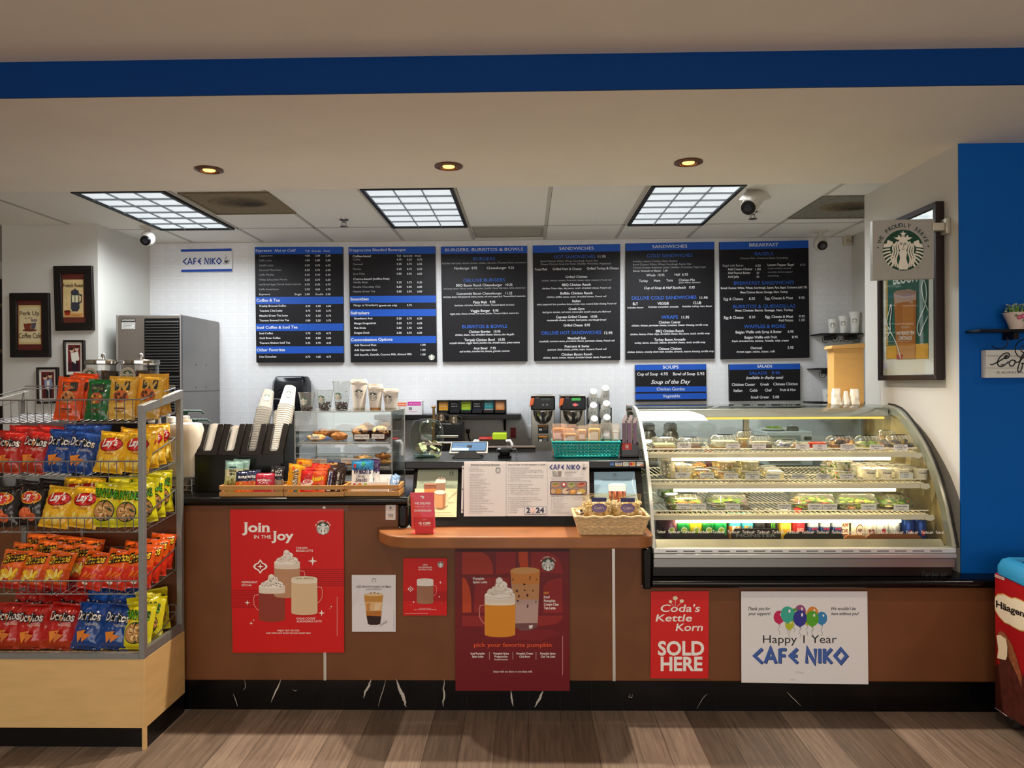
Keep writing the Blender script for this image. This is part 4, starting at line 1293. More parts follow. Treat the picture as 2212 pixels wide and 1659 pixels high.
def art_korn(p):
	for x, y, r in ((160,360,13), (132,380,9), (198,377,11)):
		for a in range(5):
			p.ell(x + r * .6 * math.cos(a * 1.26), y + r * .5 * math.sin(a * 1.26), r * .6, r * .5, C('efe8c8'), 3,8)
	p.stroke([(150,408), (132,385)], 2, WHITE, 2).stroke([(160,408), (160,370)], 2, WHITE, 2).stroke([(172,408), (195,385)], 2, WHITE, 2)
	hand(p, "Coda's", 74,306,440,42, WHITE)
	hand(p, 'Kettle', 44,258,496,40, WHITE)
	hand(p, 'Korn', 162,322,552,42, WHITE)
	p.text('SOLD', 58,330,694, WHITE, 78,2, bold=.03).text('HERE', 74,320,786, WHITE, 78,2, bold=.03)

poster('red kettle corn sold here sign, narrow and upright under the low worktop', [(16,320), (358,318), (354,832), (14,832)], 1400,1160,2.724, C('d3201f', .45), art_korn)

def art_year(p):
	for i, s in enumerate(('Thank you for', 'your support!')):
		p.text(s, 588,720,430 + 30 * i, INK, 18,2, shear=.3, bold=.01, serif=True)
	for i, s in enumerate(("We wouldn't be", 'here without you!')):
		p.text(s, 1076,1222 if i == 0 else 1240,430 + 30 * i, INK, 18,2, shear=.3, bold=.01, serif=True)
	for x, y, rx, c, l in ((895,440,34, '93517f', 2), (968,450,34, 'd98a3c', 2), (860,458,32, '4aa04c', 2), (935,480,30, 'c9b72e', 2), (1022,478,32, '3a86be', 3), (771,472,32, 'c12a5a', 3), (832,516,25, 'b4c22e', 3), (820,456,40, '3fae9a', 5), (966,480,38, '58a832', 5), (894,478,40, '363a94', 6)):
		p.stroke([(x + 5 * math.sin(q * 1.4), y + rx * 1.25 + q * 9) for q in range(8)], 2.2, C('84848a'), 1)
		m = C(c, .3)
		p.ell(x, y, rx, rx * 1.2, m, l, 24)
		p.poly([(x - 5, y + rx * 1.18), (x + 5, y + rx * 1.18), (x + 8, y + rx * 1.32), (x - 8, y + rx * 1.32)], m, l)
		p.ell(x + rx * .3, y - rx * .5, rx * .16, rx * .26, C('f0ecec'), l + 1,10)
	p.text('Happy 1 Year', 676,1110,624, INK, 46,2)
	NK = C('4263ae', .5)
	p.niko(622,1170,657,742,19, NK, 3)
	p.niko(626,1174,660,746,17, C('1c2a4c', .5), 2)
	for x, y in ((880,795), (905,800), (850,840)):
		p.ell(x, y, 16,5, C('d0d2d6'), 1,10)

poster('large white anniversary sign with balloons, under the glass display case', [(547,320), (1290,320), (1296,867), (549,857)], 1400,1160,2.724, C('e3e5e8', .5), art_year, Y=YC - .015)

# ==== on the register stand and shelf
# the slanted front: a plane from (Y 3.66, z .897) to (Y 3.83, z 1.165)
SA, SBk = Vector((0,3.655, zs1)), Vector((0,3.825, zl0))
sd = (SBk - SA).normalized()
sn = Vector((0,-sd.z, sd.y))

def slant(px, py, off=.002):
	d = ray(px, py)
	o = SA + sn * off
	return CAM + d * ((o - CAM).dot(sn) / d.dot(sn))

def PS(x0, y0, k, step=.0005):
	return Print(lambda u, v, l: slant(x0 + u / k, y0 + v / k, .003 + step * l))

def flyer(label, q, x0, y0, k, m, art):
	c = [slant(x0 + a / k, y0 + b / k, .001) for a, b in q]
	lo = min(c, key=lambda p: p.z)
	t = thing('flyer', label, 'flyer', (sum(p.x for p in c) / 4, lo.y, lo.z), 'flyers on the register stand')
	M().prism(c, sn * .0015, m).build('sheet', t)
	p = PS(x0, y0, k)
	art(p)
	p.build('print', t)
	return t

def art_pist(p):
	p.poly([(160,640), (1048,640), (1035,1240), (140,1240)], C('d7d2a8', .5), 1)
	p.poly([(860,850), (1040,690), (1044,720), (870,870)], C('b2ad86'), 2)
	p.siren(932,325,46, C('1e3a34'), C('8f9d8a'), 2, full=False)
	p.text('ICED PISTACHIO', 262,478,492, INK, 15,2).text('LATTE', 262,340,520, INK, 15,2).text('PISTACHIO', 820,955,585, INK, 13,2).text('FRAPPUCCINO', 820,1010,612, INK, 13,2).text('PISTACHIO', 848,990,935, INK, 13,2).text('LATTE', 848,920,965, INK, 13,2)
	p.text('ALSO WITH ANY DAIRY OR NON-DAIRY MILK', 480,916,1150, INK, 14,2)
	p.rect(600,1196,1005,1200, C('8f8d70'), 2)
	p.poly([(350,545), (640,545), (620,840), (370,840)], C('7e4a34'), 3).poly([(362,650), (630,640), (620,840), (370,840)], C('c0783c'), 4).ell(495,545,144,22, C('a87a64'), 5,18)
	p.poly([(590,500), (810,480), (790,700), (620,700)], C('8a6650'), 6).poly([(570,530), (600,460), (660,400), (720,385), (790,410), (812,470), (800,520)], C('ddd0c4'), 7)
	for x, y in ((690,420), (720,440), (750,410), (700,390), (770,440)):
		p.stroke([(x - 12, y), (x, y + 10), (x + 14, y - 6)], 7, C('7d6a58'), 8)
	p.stroke([(810,700), (850,740), (855,820), (810,890)], 8, C('c8b89c'), 8)
	p.poly([(566,710), (810,710), (795,1020), (740,1048), (640,1048), (590,1025)], C('c08a5e'), 9).poly([(740,760), (806,740), (795,1020), (745,1045)], C('9a6844'), 10).ell(688,715,122,50, C('e0cfc4'), 11,20)
	p.poly([(760,1040), (850,980), (860,1010), (800,1050)], C('a8a486'), 2)

flyer('pale green pistachio latte flyer at the near end of the register stand front', [(226,245), (1070,235), (1035,1240), (130,1245)], 880,990,9.76, C('96a38f', .4), art_pist)

def art_cold(p):
	p.poly([(1745,1140), (2100,1040), (2112,1180), (1760,1260)], C('8fb2c8'), 1)
	p.stroke([(2090,990), (2070,1080), (2098,1160), (2120,1230)], 7, C('c2d6e2'), 2)
	p.siren(1917,1012,17, C('2a4a56'), C('9db8c8'), 2, full=False)
	p.text('PISTACHIO CREAM COLD BREW', 1806,2048,1057, INK, 9,2)
	p.poly([(1858,1095), (2016,1095), (2006,1380), (1880,1380)], C('8a3a22', .2), 3).poly([(1858,1095), (2016,1095), (2013,1160), (1862,1150)], C('d8d4d2'), 4).ell(1937,1095,79,15, C('e4e2e0'), 5,20)
	for i in range(9):
		x = 1868 + 16 * i
		p.poly([(x, 1150), (x + 14,1152), (x + 9,1200 + 24 * (i % 3)), (x + 3,1190)], C(['c97a5a', '5a1e14', 'a85a3c'][i % 3]), 5)

flyer('blue pistachio cold brew flyer behind the popcorn basket', [(1733,983), (2091,978), (2135,1392), (1738,1392)], 860,780,4.096, C('8bacc4', .4), art_cold)

# three menu sheets in plastic sleeves hanging from the ledge
HA, HB = Vector((0,3.786,1.205)), Vector((0,3.688,.945))
hd = (HA - HB).normalized()
hn = Vector((0,-hd.z, hd.y))

def hang(px, py, off):
	d = ray(px, py)
	return CAM + d * ((HA + hn * off - CAM).dot(hn) / d.dot(hn))

MK = (980,980,6.9125)
PAPER = C('d5d2d4', .5)

def sleeve(label, q, art, strip=False):
	c = [hang(MK[0] + a / MK[2], MK[1] + b / MK[2], 0) for a, b in q]
	t = thing('menu_sheet', label, 'menu sheet', (sum(v.x for v in c) / 4, c[2].y, c[2].z), 'plastic-sleeved menu sheets on the register stand')
	M().prism(c, -hn * .002, PAPER).build('sheet', t)
	fn = lambda u, v, l: hang(MK[0] + u / MK[2], MK[1] + v / MK[2], .0005 * l)
	p = Print(fn)
	art(p)
	p.build('print', t)
	p = Print(fn)
	(xa, ya), (xb, yb), (xc, yc), (xd, yd) = q
	p.poly([(xa - 4, ya - 3), (xb + 4, yb - 3), (xc + 4, yc + 4), (xd - 4, yd + 4)], G('fbfbfb', .8,.08), 6)
	if strip:
		p.poly([(125,180), (152,180), (140,890), (110,885)], C('b9b6ba', .4), 1)
		for y in (220,530,840):
			p.ell(140 - (y - 220) * .02, y, 7,12, BLACK, 2,10)
	p.build('plastic_sleeve', t)
	return t

def art_promo(p):
	g = C('4a484c')
	p.text('Starbucks Promotional Beverages', 256,688,170, INK, 18,2, bold=.01).rect(256,174,688,177, INK, 2)
	p.siren(662,244,38, C('2a4a3c'), PAPER, 2, full=False)
	it = ['Pistachio Latte', 'Pistachio Frappuccino', 'Pistachio Cream Cold Brew', '', 'Gingerbread Oatmilk Chai', 'Caramel Brulee Latte', 'Peppermint Mocha', 'Sugar Cookie Almondmilk Latte', 'Caramel Brulee Frappuccino', 'Peppermint Mocha Frappuccino', 'Sugar Cookie Almondmilk Frappuccino', 'Pumpkin Spice Latte', 'Apple Crisp Oatmilk Macchiato', 'Pumpkin Spice Chai Latte', 'Apple Crisp Oatmilk Shaken Espresso', 'Pumpkin Spice Frappuccino', 'Apple Crisp Oatmilk Frappuccino', 'Pumpkin Cream Chai Tea Latte', 'Pumpkin Cream Cold Brew', 'Chocolate Cream Cold Brew', 'Toasted White Chocolate Frappuccino', 'Chocolate Java Mint Frappuccino', 'White Chocolate Macadamia Cream Cold Brew', 'Cinnamon Dolce Latte', 'Cinnamon Dolce Frappuccino', 'Cinnamon Caramel Cream Cold Brew', 'Toasted White Chocolate Mocha', 'Toasted White Chocolate Mocha Frappuccino', 'Irish Cream Cold Brew']
	for i, s in enumerate(it):
		if s:
			p.text(s, 240 - i * .3,240 + len(s) * 8.8,215 + 24.2 * i, g if i > 3 else INK, 11,2)

def art_health(p):
	p.text("Lett-Us Help You Eat Healthier in 2024!", 812,1366,172, INK, 19,2, bold=.01)
	rows = [(0, 'Looking for low-carb ideas?', 222), (1, "Cut out the bun and Lett-Us wrap your Burger!", 252), (1, 'Drop the rice and double up with veggies on your', 279), (2, 'Teriyaki Chicken Bowl', 304), (1, 'Not away the tortilla and make it a Burrito Bowl', 332), (1, 'Skip out bread and try our Chicken Mix or Tuna', 359), (2, 'Lettuce Tacos', 384), (1, 'Enjoy one of our Fresh Salads', 412), (0, 'Need more veggies in your life?', 468), (1, 'Make it a Veggie Sandwich', 498), (1, "Where's the beef? Try with a Veggie Burger", 526), (1, 'Add a Cup of Veggie Soup to any sandwich,', 553), (2, 'burger, or wrap for just $3 more', 578), (1, 'Try a Veggie Soup and Small Salad Combo', 607), (0, "Here's a few more ideas from our menu:", 664), (1, 'Turkey Sandwich (99% fat free turkey breast)', 692), (1, 'High Protein Breakfast Burrito', 719), (1, 'Grilled Chicken Sandwich', 745), (1, 'Greek Salad w/Grilled Chicken', 773), (1, 'Grilled Chicken Burrito', 800), (1, 'Acai Bowl', 827), (1, 'Fruit Bowl', 853), (1, 'Hard Eggs', 881)]
	for k, s, y in rows:
		x = 812 if k == 0 else 848
		p.text(s, x, min(x + len(s) * (11.8 if k == 0 else 10.6), 1345), y, INK, 15 if k == 0 else 12,2)
		if k == 1:
			p.ell(822, y - 6,5,5, INK, 2,6)
	p.rect(1058,790,1380,902, C('6d7288'), 2).rect(1064,796,1374,896, C('dcdde2'), 3)
	for s, a, b in (('2', 1085,1142), ('24', 1226,1352)):
		p.text(s, a, b, 880, C('2a2e48'), 72,4, bold=.04)
	p.ell(1180,845,34,42, C('e2a8a0'), 4,20).ell(1180,845,27,35, C('e8e0e0'), 5,20).stroke([(1180,810), (1172,840), (1190,850), (1178,880)], 8, C('d89a90'), 6)

def art_niko(p):
	p.niko(1434,1886,165,236,13, C('1f2f78'), 2)
	steam_cup(p, 1945,200,1.1, C('55555a'))
	for x, c in ((1500, '9a9a98'), (1545, 'b4b2ae'), (1585, '8a7f7a')):
		p.poly([(x - 28,262), (x + 26,258), (x + 18,336), (x - 18,336)], C(c), 2)
	p.siren(1548,305,18, C('44554c'), PAPER, 4, full=False)
	for i, w_ in enumerate((190,175,110,120)):
		p.rect(1655,261 + 20 * i, 1655 + w_, 266 + 20 * i, C('8a888c'), 2)
	for i, s in enumerate(('Open', 'Mon-Fri', '7am-3pm')):
		p.text(s, 1925, None, 272 + 22 * i, C('6a686c'), 9,2, 'C')
	for i, s in enumerate(('We proudly serve fresh-made sandwiches, coffee and smoothies daily', 'Come and enjoy breakfast, lunch, and more here', 'Order online or call ahead for faster pickup service')):
		p.text(s, 1450 + 8 * i, 1950 - 10 * i, 358 + 18 * i, C('6a686c'), 9,2)
	p.rrect(1440,410,1992,616,26, C('4a3a52'), 2)
	p.rrect(1450,420,1982,606,20, C('8d7a76'), 3)
	for x, y, rx, ry, c in ((1520,465,62,38, 'b58a62'), (1645,462,38,36, 'a83a34'), (1645,460,20,20, 'e8e2e0'), (1760,470,58,44, 'a39a6a'), (1905,465,70,38, 'b8705a'), (1485,562,34,36, 'c4a07a'), (1565,562,46,40, 'b9853e'), (1670,560,52,42, 'c9bba0'), (1780,570,52,36, 'c98e44'), (1905,565,66,38, 'c4a64a'), (1880,585,40,18, 'dcd8d2'), (1700,545,22,12, '7a3a2c'), (1520,450,40,10, '6a8a3c'), (1760,455,34,12, '5c7a3a'), (1910,450,40,14, '8a3a2c'), (1780,560,30,12, 'e2c27a')):
		p.ell(x, y, rx, ry, C(c, .6, v=.25, sc=400), 4 if rx > 40 else 5,16, rot=-.2)
	p.text('Popular Menu Items:', 1448,1645,642, INK, 12,2, bold=.01)
	for i, s in enumerate(('High Protein Breakfast Burrito', 'Lemon Pepper Bagel', 'BLT or Tuna Sandwich', 'Chicken Burrito', 'Mediterranean Salad & Hummus', 'Chicken Teriyaki Bowl', 'Turkey Club Sandwich', 'Turkey Bacon Avocado Wrap', 'Greek & Cobb Salad')):
		p.text(s, 1482,1482 + len(s) * 8,668 + 20 * i, C('5a585c'), 9,2)
		p.ell(1458,664 + 20 * i, 4,4, INK, 2,6)
	p.text('ONLINE ORDERING', 1745,1948,664, C('5a585c'), 12,2).text('cafeniko.com', 1790,1890,686, C('5a585c'), 9,2)
	p.text('Loyalty Program:', 1448,1606,856, INK, 11,2)
	for i in range(2):
		p.text('Earn rewards points for every order', 1455,1730,876 + 18 * i, C('5a585c'), 9,2)

sleeve('promotional drinks list in a clear punched sleeve, first of three hanging sheets', [(155,118), (782,118), (780,934), (152,936)], art_promo, True)
sleeve('healthy eating sheet marked 2024, middle of three hanging sheets', [(784,120), (1394,116), (1404,930), (784,932)], art_health)
sleeve('cafe name sheet with a food photo strip, third of three hanging sheets', [(1396,118), (2022,118), (2030,930), (1406,932)], art_niko)

# delivery card
DK = (880,990,9.76)
YD = 3.50
t = sheet('delivery_card', 'coral red delivery service card with a five dollar coupon pocket', 'card', [(880 + a / 9.76,990 + b / 9.76) for a, b in ((60,728), (560,715), (592,1480), (90,1490))], YD, .003, C('e0473f', .45), grip='back_card')
cz = at(920,1142, YD).z
p = PY(YD, *DK, step=.0005)
p.poly([(60,728), (560,715), (592,1480), (420,1484)], C('e4586a', .45), 1)
p.poly([(262,790), (320,790), (348,802), (352,825), (340,845), (310,850), (300,835), (325,830), (325,815), (285,815)], WHITE, 2)
p.text('WE DELIVER', 148,492,972, WHITE, 42,2, bold=.02).text('WITH', 285,368,1028, WHITE, 15,2).rect(150,1018,262,1022, WHITE, 2).rect(392,1018,480,1022, WHITE, 2).text('DOORDASH', 150,504,1124, WHITE, 42,2, bold=.02)
p.build('print', t)
m = M()
c = [at(880 + a / 9.76,990 + b / 9.76, YD - .03) for a, b in ((148,1268), (540,1262), (548,1488), (178,1496))]
c[2].z = c[3].z = zs1 + .0005
m.prism(c, (0,.003,0), C('c92a28', .45))
m.prism([c[0] + Vector((0,.001,0)), c[0] + Vector((-.008,.03,0)), c[3] + Vector((-.008,.03,0)), c[3] + Vector((0,.001,0))], (.001,0,0), C('a8201f', .45))
m.build('coupon_pocket', t)
p = Print(lambda u, v, l: at(880 + u / 9.76,990 + v / 9.76, YD - .03 - .0005 * l))
p.text('5 OFF', 262,488,1396, WHITE, 50,2, bold=.035).text('$', 236,258,1378, WHITE, 34,2, bold=.02).text('Special Offer', 305,410,1302, WHITE, 12,2).rect(262,1418,494,1422, WHITE, 2)
p.build('coupon_print', t)
M().box(at(889,1142, YD).x, at(940,1142, YD).x, YD - .03, YD + .05, zs1, zs1 + .0015, C('e0473f', .45)).build('base_flap', t)

# contactless decal
def art_tap(p):
	p.stroke([(1600,62), (1606,72), (1602,86)], 4, C('7d817c'), 2).stroke([(1610,58), (1618,73), (1612,92)], 4, C('7d817c'), 2)
	p.poly([(1596,74), (1612,62), (1612,90)], C('5a5e5a'), 2)
	p.text('TAP TO PAY', 1584,1632,104, C('a8a49c'), 9,2).text('HERE', 1600,1618,118, C('a8a49c'), 7,2)
	p.rect(1580,134,1638,138, C('1d2a5c'), 2).text('VISA', 1588,1632,158, C('1d2a5c'), 15,2, shear=.3, bold=.02).rect(1580,164,1638,168, C('c9a23c'), 2)

t = sheet('payment_decal', 'small white contactless payment decal on the counter end', 'decal', [(480 + a / 4.424,1080 + b / 4.424) for a, b in ((1562,40), (1658,40), (1656,190), (1562,188))], YC - .003,.0016, C('d9d8d2', .4), grip='sheet')
p = PY(YC - .003,480,1080,4.424,.0004)
art_tap(p)
p.build('print', t)

# ---- on the ledge: jar, tablet, card reader, basket, stick packs
ZLg = zl1
c = at(922,990,4.02)
c.z = ZLg
GL = G('eef4f0', 1.0,.02)
t = thing('tip_jar', 'round clear tip jar with a tilted mouth holding dollar bills', 'jar', c)
prof = [(.0,.004), (.055,.004), (.072,.012), (.088,.06), (.093,.11), (.088,.16), (.07,.195), (.03,.208), (.0,.21)]
M().lathe(prof, GL, c, 32, p=2.3).build('jar_body', t)
M().lathe([(.058,.0), (.07,.002), (.074,.014), (.066,.016)], G('d7e6dc', 1.0,.02), c, 32).build('jar_base', t)
rc = c + Vector((.03,-.062,.145))
nrm = Vector((.3,-.8,.45)).normalized()
xx = nrm.orthogonal().normalized()
yy = nrm.cross(xx)
for rr, off in ((.052,.02), (.048,.026), (.053,.012)):
	M().tube([rc + nrm * off + (xx * math.cos(a) + yy * math.sin(a)) * rr for a in [2 * PI * i / 28 for i in range(28)]], .0035, G('e4eee8', 1.6,.02), 8, True).build('mouth_ring', t)
p = PY(c.y - .098,860,780,4.096)
p.rect(207,722,384,742, C('e6ddcf', .6), 1).text('THANKS A LATTE', 210,381,738, C('3a2a24'), 13,2)
p.build('label_strip', t)
BILL = C('a9b48f', .7, v=.35, sc=60)
for i in range(7):
	a = i * 2.1
	q = c + Vector((.045 * math.cos(a), .04 * math.sin(a), .018 + .01 * i))
	d1 = Vector((math.cos(a * 1.7), math.sin(a * 1.7), .35 * math.sin(i * 2.2))).normalized() * .034
	d2 = Vector((-math.sin(a * 1.7), math.cos(a * 1.7), .5 * math.cos(i))).normalized() * .018
	m = M()
	vs = []
	for j in range(6):
		for k in (-1,1):
			vs.append(q + d1 * (j / 2.5 - 1) + d2 * k + Vector((0,0,.012 * math.sin(j * 1.3 + i))))
	m.add(vs, [(2 * j, 2 * j + 1,2 * j + 3,2 * j + 2) for j in range(5)], BILL if i % 2 else C('d9d3b0', .7, v=.3, sc=60))
	m.build('dollar_bill', None, top=('loose dollar bill lying crumpled in the tip jar', 'banknote', 'dollar bills in the tip jar'))

# tablet
a = at(1011,968,4.0)
t = thing('payment_tablet', 'white tablet on a black base facing the customer, beside the tip jar', 'tablet', (a.x, 4.0, ZLg))
M().prism([(a.x - .085,4.10, ZLg), (a.x - .05,4.02, ZLg + .055), (a.x + .05,4.02, ZLg + .055), (a.x + .085,4.10, ZLg), (a.x + .09,3.93, ZLg)][:0] or [(a.x - .085,3.93, ZLg), (a.x - .06,3.95, ZLg + .02), (a.x - .03,3.99, ZLg + .045), (a.x + .03,3.99, ZLg + .045), (a.x + .06,3.95, ZLg + .02), (a.x + .085,3.93, ZLg)], (0,.12,0), C('0c0d0e', .65, spec=.08)).build('stand', t, bev=.004)
q0, q1 = at(970,979,3.965), at(1053,979,3.965)
up = Vector((.004,.06,.058))
m = M().prism([q0 + Vector((0,0,.0)), q1, q1 - Vector((.004,0,0)) + up, q0 + Vector((.004,0,0)) + up], Vector((0,.012,-.012)), C('b9b8b6', .65, spec=.08))
m.build('tablet_case', t, bev=.003)
nn = Vector((0,-.70,.72)).normalized()
pr_ = Print(lambda u, v, l: q0 + (q1 - q0) * u + up * (1 - v) + nn * (.0035 + .0004 * l))
pr_.rect(.04,.08,.96,.86, C('08080a', .5, spec=.05), 1).rect(.055,.12,.945,.82, C('34506e', .5, em=.9, spec=.05), 2).rect(.055,.6,.5,.82, C('7f9ebe', .5, em=.8, spec=.05), 3).rect(.45,.35,.58,.6, C('1c2733', .5, spec=.05), 3).text('Welcome', .12,.32,.55, C('5d6f86'), .12,4)
pr_.build('screen', t)
# card reader
b = at(1090,995,3.95)
t = thing('card_reader', 'small black card reader puck on the ledge beside the tablet', 'card reader', (b.x, 3.95, ZLg))
M().lathe([(.036,0), (.038,.012), (.028,.02), (.03,.03)], BLACK, (b.x, 3.97, ZLg), 24, p=3).build('dock', t)
M().lathe([(.03,.03), (.043,.034), (.044,.048), (.036,.054), (.0,.055)], C('17181a', .2), (b.x, 3.97, ZLg), 24, p=4).build('reader_body', t)
M().tube([(b.x + .035,3.98, ZLg + .042), (b.x + .06,3.98, ZLg + .046), (b.x + .066,4.0, ZLg + .03), (b.x + .06,4.03, ZLg + .006)], .002, C('9a9a98', .4)).build('cable', t)

# cash register bar behind the reader
a, b = at(1044,985,4.36), at(1157,968,4.36)
t = thing('cash_register', 'long black cash register behind the card reader', 'cash register', ((a.x + b.x) / 2,4.45,1.0))
M().box(a.x - .1, b.x, 4.37,4.45,1.001, b.z, C('131214', .3)).build('housing', t, bev=.006)
M().box(a.x - .1, b.x, 4.365,4.45, b.z - .002, b.z + .008, C('3a2e26', .35)).build('lit_top_edge', t, bev=.004)  # top edge of the black housing, brown light on it put into the colour
t = thing('service_table', 'low service table behind the register stand', 'table', (0,4.5,0))
M().box(-.58,.555,4.365,4.66,.96,1.0, C('3c3a38', .4)).build('table_top', t)
M().box(-.58,.555,4.365,4.66,.0,.958, C('2c2a28', .5)).build('cabinet', t)

# turquoise basket
TQ = C('23b0ae', .4)
a, b = at(1194,992,3.93), at(1341,992,3.93)
cx, wd = (a.x + b.x) / 2,(b.x - a.x) / 2
t = thing('plastic_basket', 'turquoise woven plastic basket of wrapped pastries on the ledge', 'basket', (cx, 4.0, ZLg))
m = M()
Z0, H = ZLg + .002,.083
for (xa, ya), (xb, yb) in (((-1,-1), (1,-1)), ((1,-1), (1,1)), ((1,1), (-1,1)), ((-1,1), (-1,-1))):
	P0 = lambda s, f: Vector((cx + (xa + (xb - xa) * s) * (wd - .012 + .012 * f), 4.03 + (ya + (yb - ya) * s) * (.085 + .012 * f), Z0 + H * f))
	n = 18 if ya == yb else 9
	m.add([P0(0,.92), P0(1,.92), P0(1,1), P0(0,1)], [(0,1,2,3)], TQ)
	m.add([P0(0,0), P0(1,0), P0(1,.12), P0(0,.12)], [(0,1,2,3)], TQ)
	for i in range(n):
		for j in range(4):
			f0, f1 = .12 + .2 * j, .32 + .2 * j
			s0, s1, sm = i / n, (i + 1) / n, (i + .5) / n
			e = .16 / n
			m.add([P0(s0 - e, f0), P0(s0 + e, f0), P0(sm + e, f1), P0(sm - e, f1)], [(0,1,2,3)], TQ)
			m.add([P0(s1 - e, f0), P0(s1 + e, f0), P0(sm + e, f1), P0(sm - e, f1)], [(0,1,2,3)], TQ)
			m.add([P0(s0, f1 - .05), P0(s1, f1 - .05), P0(s1, f1 + .03), P0(s0, f1 + .03)], [(0,1,2,3)], TQ)
m.box(cx - wd + .012, cx + wd - .012,3.945,4.115, Z0, Z0 + .003, TQ)
ms_ = m.build('woven_body', t)
ms_.modifiers.new('thick', 'SOLIDIFY').thickness = .003
M().tube([(cx - wd, 3.933, Z0 + H), (cx + wd, 3.933, Z0 + H), (cx + wd, 4.127, Z0 + H), (cx - wd, 4.127, Z0 + H)], .005, TQ, 8, True).build('rim', t)
FILM = G('fbf7f0', 2.2,.05,.10)

def wrapped(name, label, x, y, z, w_, h_, d_, kind, lab, grp, seed):
	t = thing(name, label, 'snack', (x, y, z), grp)
	if kind == 'bread':
		M().box(x - w_ * .42, x + w_ * .42, y - d_ * .4, y + d_ * .4, z + .003, z + h_ * .92, C(lab[0], .7, v=.2, sc=40)).build('pastry', t, bev=.008)
	elif kind == 'donut':
		M().lathe([(.3 * w_, -.5 * d_), (.46 * w_, -.2 * d_), (.46 * w_, .2 * d_), (.3 * w_, .5 * d_)], C(lab[0], .5, v=.2, sc=40), (0,0,0), 18).build('pastry', t)
		o = t.children[-1]
		for v in o.data.vertices:
			q = v.co + Vector(t.location)
			v.co = Vector((q.x, q.z * 1.0, q.y + h_ * .45))
	else:
		M().cyl((x, y, z + .004), (x, y, z + h_ * .8), w_ * .4, C(lab[0], .5, v=.1, sc=40), n=14).build('pastry', t)
	p = Print(lambda u, v, l: Vector((x - w_ * .4 + w_ * .8 * u, y - d_ * .52 - .001 * l, z + h_ * (.75 - .7 * v))))
	p.rrect(.1,.25,.9,.8,.1, C(lab[1], .4), 1).rrect(.18,.34,.82,.6,.06, C(lab[2], .4), 2)
	p.text(lab[3], .24,.76,.56, C(lab[4], .4), .14,3, bold=.02)
	p.build('label', t)
	m = M()
	nu, nv = 10,8
	vs, fs = [], []
	for j in range(nv + 1):
		v = j / nv
		for i in range(nu):
			a = 2 * PI * i / nu
			pin = (1 if v < .8 else 1 - (v - .8) * 4.6) * (.55 if v == 0 else 1)
			k = 1 + .10 * noise.noise(Vector((i * .9, j * .8, seed * 3.3)))
			vs.append((x + w_ * .52 * k * math.copysign(abs(math.cos(a)) ** .6, math.cos(a)), y + d_ * .62 * pin * k * math.copysign(abs(math.sin(a)) ** .6, math.sin(a)), z + h_ * v * 1.06 + .004 * noise.noise(Vector((i, j, seed)))))
	for j in range(nv):
		for i in range(nu):
			fs.append((j * nu + i, j * nu + (i + 1) % nu, (j + 1) * nu + (i + 1) % nu, (j + 1) * nu + i))
	m.add(vs, fs, FILM)
	m.build('clear_wrapper', t, angle=20)
	return t

PG = 'wrapped pastries in the turquoise basket'
z = Z0 + .004
for i, (px, yy, w_, h_, kind, lab, s) in enumerate((
		(1207,4.05,.075,.145, 'bread', ('d9803c', 'd94a34', 'f0e2c0', 'Pastry', 'b02a22'), 'orange-labelled wrapped pastry at the near corner of the turquoise basket'),
		(1232,3.99,.08,.12, 'bread', ('c98a4c', 'e8a13c', 'f4e6b4', 'Cheese', 'a8431c'), 'golden wrapped cheese danish in front in the turquoise basket'),
		(1228,4.08,.08,.14, 'bread', ('c87a44', 'd9582c', 'f0dcb4', 'Apple', 'a8321c'), 'wrapped apple pastry behind the cheese danish'),
		(1257,4.06,.06,.135, 'bread', ('d9a07a', 'e07a3c', 'f3dfc0', 'Berry', '8a2a3a'), 'pink and gold wrapped pastry in the middle of the turquoise basket'),
		(1284,4.0,.075,.145, 'bread', ('dfae62', 'e8962c', 'f6e8b8', 'Lemon', 'b0521c'), 'tall golden wrapped cake slice in the turquoise basket'),
		(1311,4.02,.062,.15, 'donut', ('2c1a14', '3a2a1c', 'd8cf5a', 'Choc', '2a1a10'), 'dark chocolate iced wrapped pastry with a yellow label'),
		(1330,4.04,.05,.145, 'tube', ('efe6e0', 'f0eae6', 'd8909c', 'Donettes', 'a83a4c'), 'white sugared mini donuts wrapped in a pink-labelled roll'))):
	q = at(px, 990, yy)
	wrapped('wrapped_pastry', s, q.x, yy, z, w_, h_ * 1.12,.036, kind, lab, PG, i)
# stick pack holder
a, b = at(1346,993,3.95), at(1376,993,3.95)
cx = (a.x + b.x) / 2
t = thing('stick_holder', 'black acrylic holder for stick packs at the end of the ledge', 'holder', (cx, 3.98, ZLg))
m = M().box(cx - .045, cx + .045,3.93,3.934, ZLg, ZLg + .07, C('101012', .15)).box(cx - .045, cx + .045,4.03,4.034, ZLg, ZLg + .09, C('101012', .15)).box(cx - .045, cx - .041,3.934,4.03, ZLg, ZLg + .08, C('101012', .15)).box(cx + .041, cx + .045,3.934,4.03, ZLg, ZLg + .08, C('101012', .15)).box(cx - .045, cx + .045,3.93,4.034, ZLg, ZLg + .004, C('101012', .15))
m.build('box', t)
p = PY(3.93,860,780,4.096)
t2 = sheet('gift_card', 'small red card propped on the stick pack holder', 'card', [(860 + u / 4.096,780 + v / 4.096) for u, v in ((1985,730), (2065,726), (2070,785), (1980,786))], 3.925,.002, C('c32a26', .4))
p = PY(3.925,860,780,4.096)
p.ell(2025,755,16,16, C('e8ded4'), 1,16).siren(2025,755,13, C('c32a26'), C('e8ded4'), 2, full=False).text('Card', 2010,2040,782, WHITE, 7,2)
p.build('print', t2)
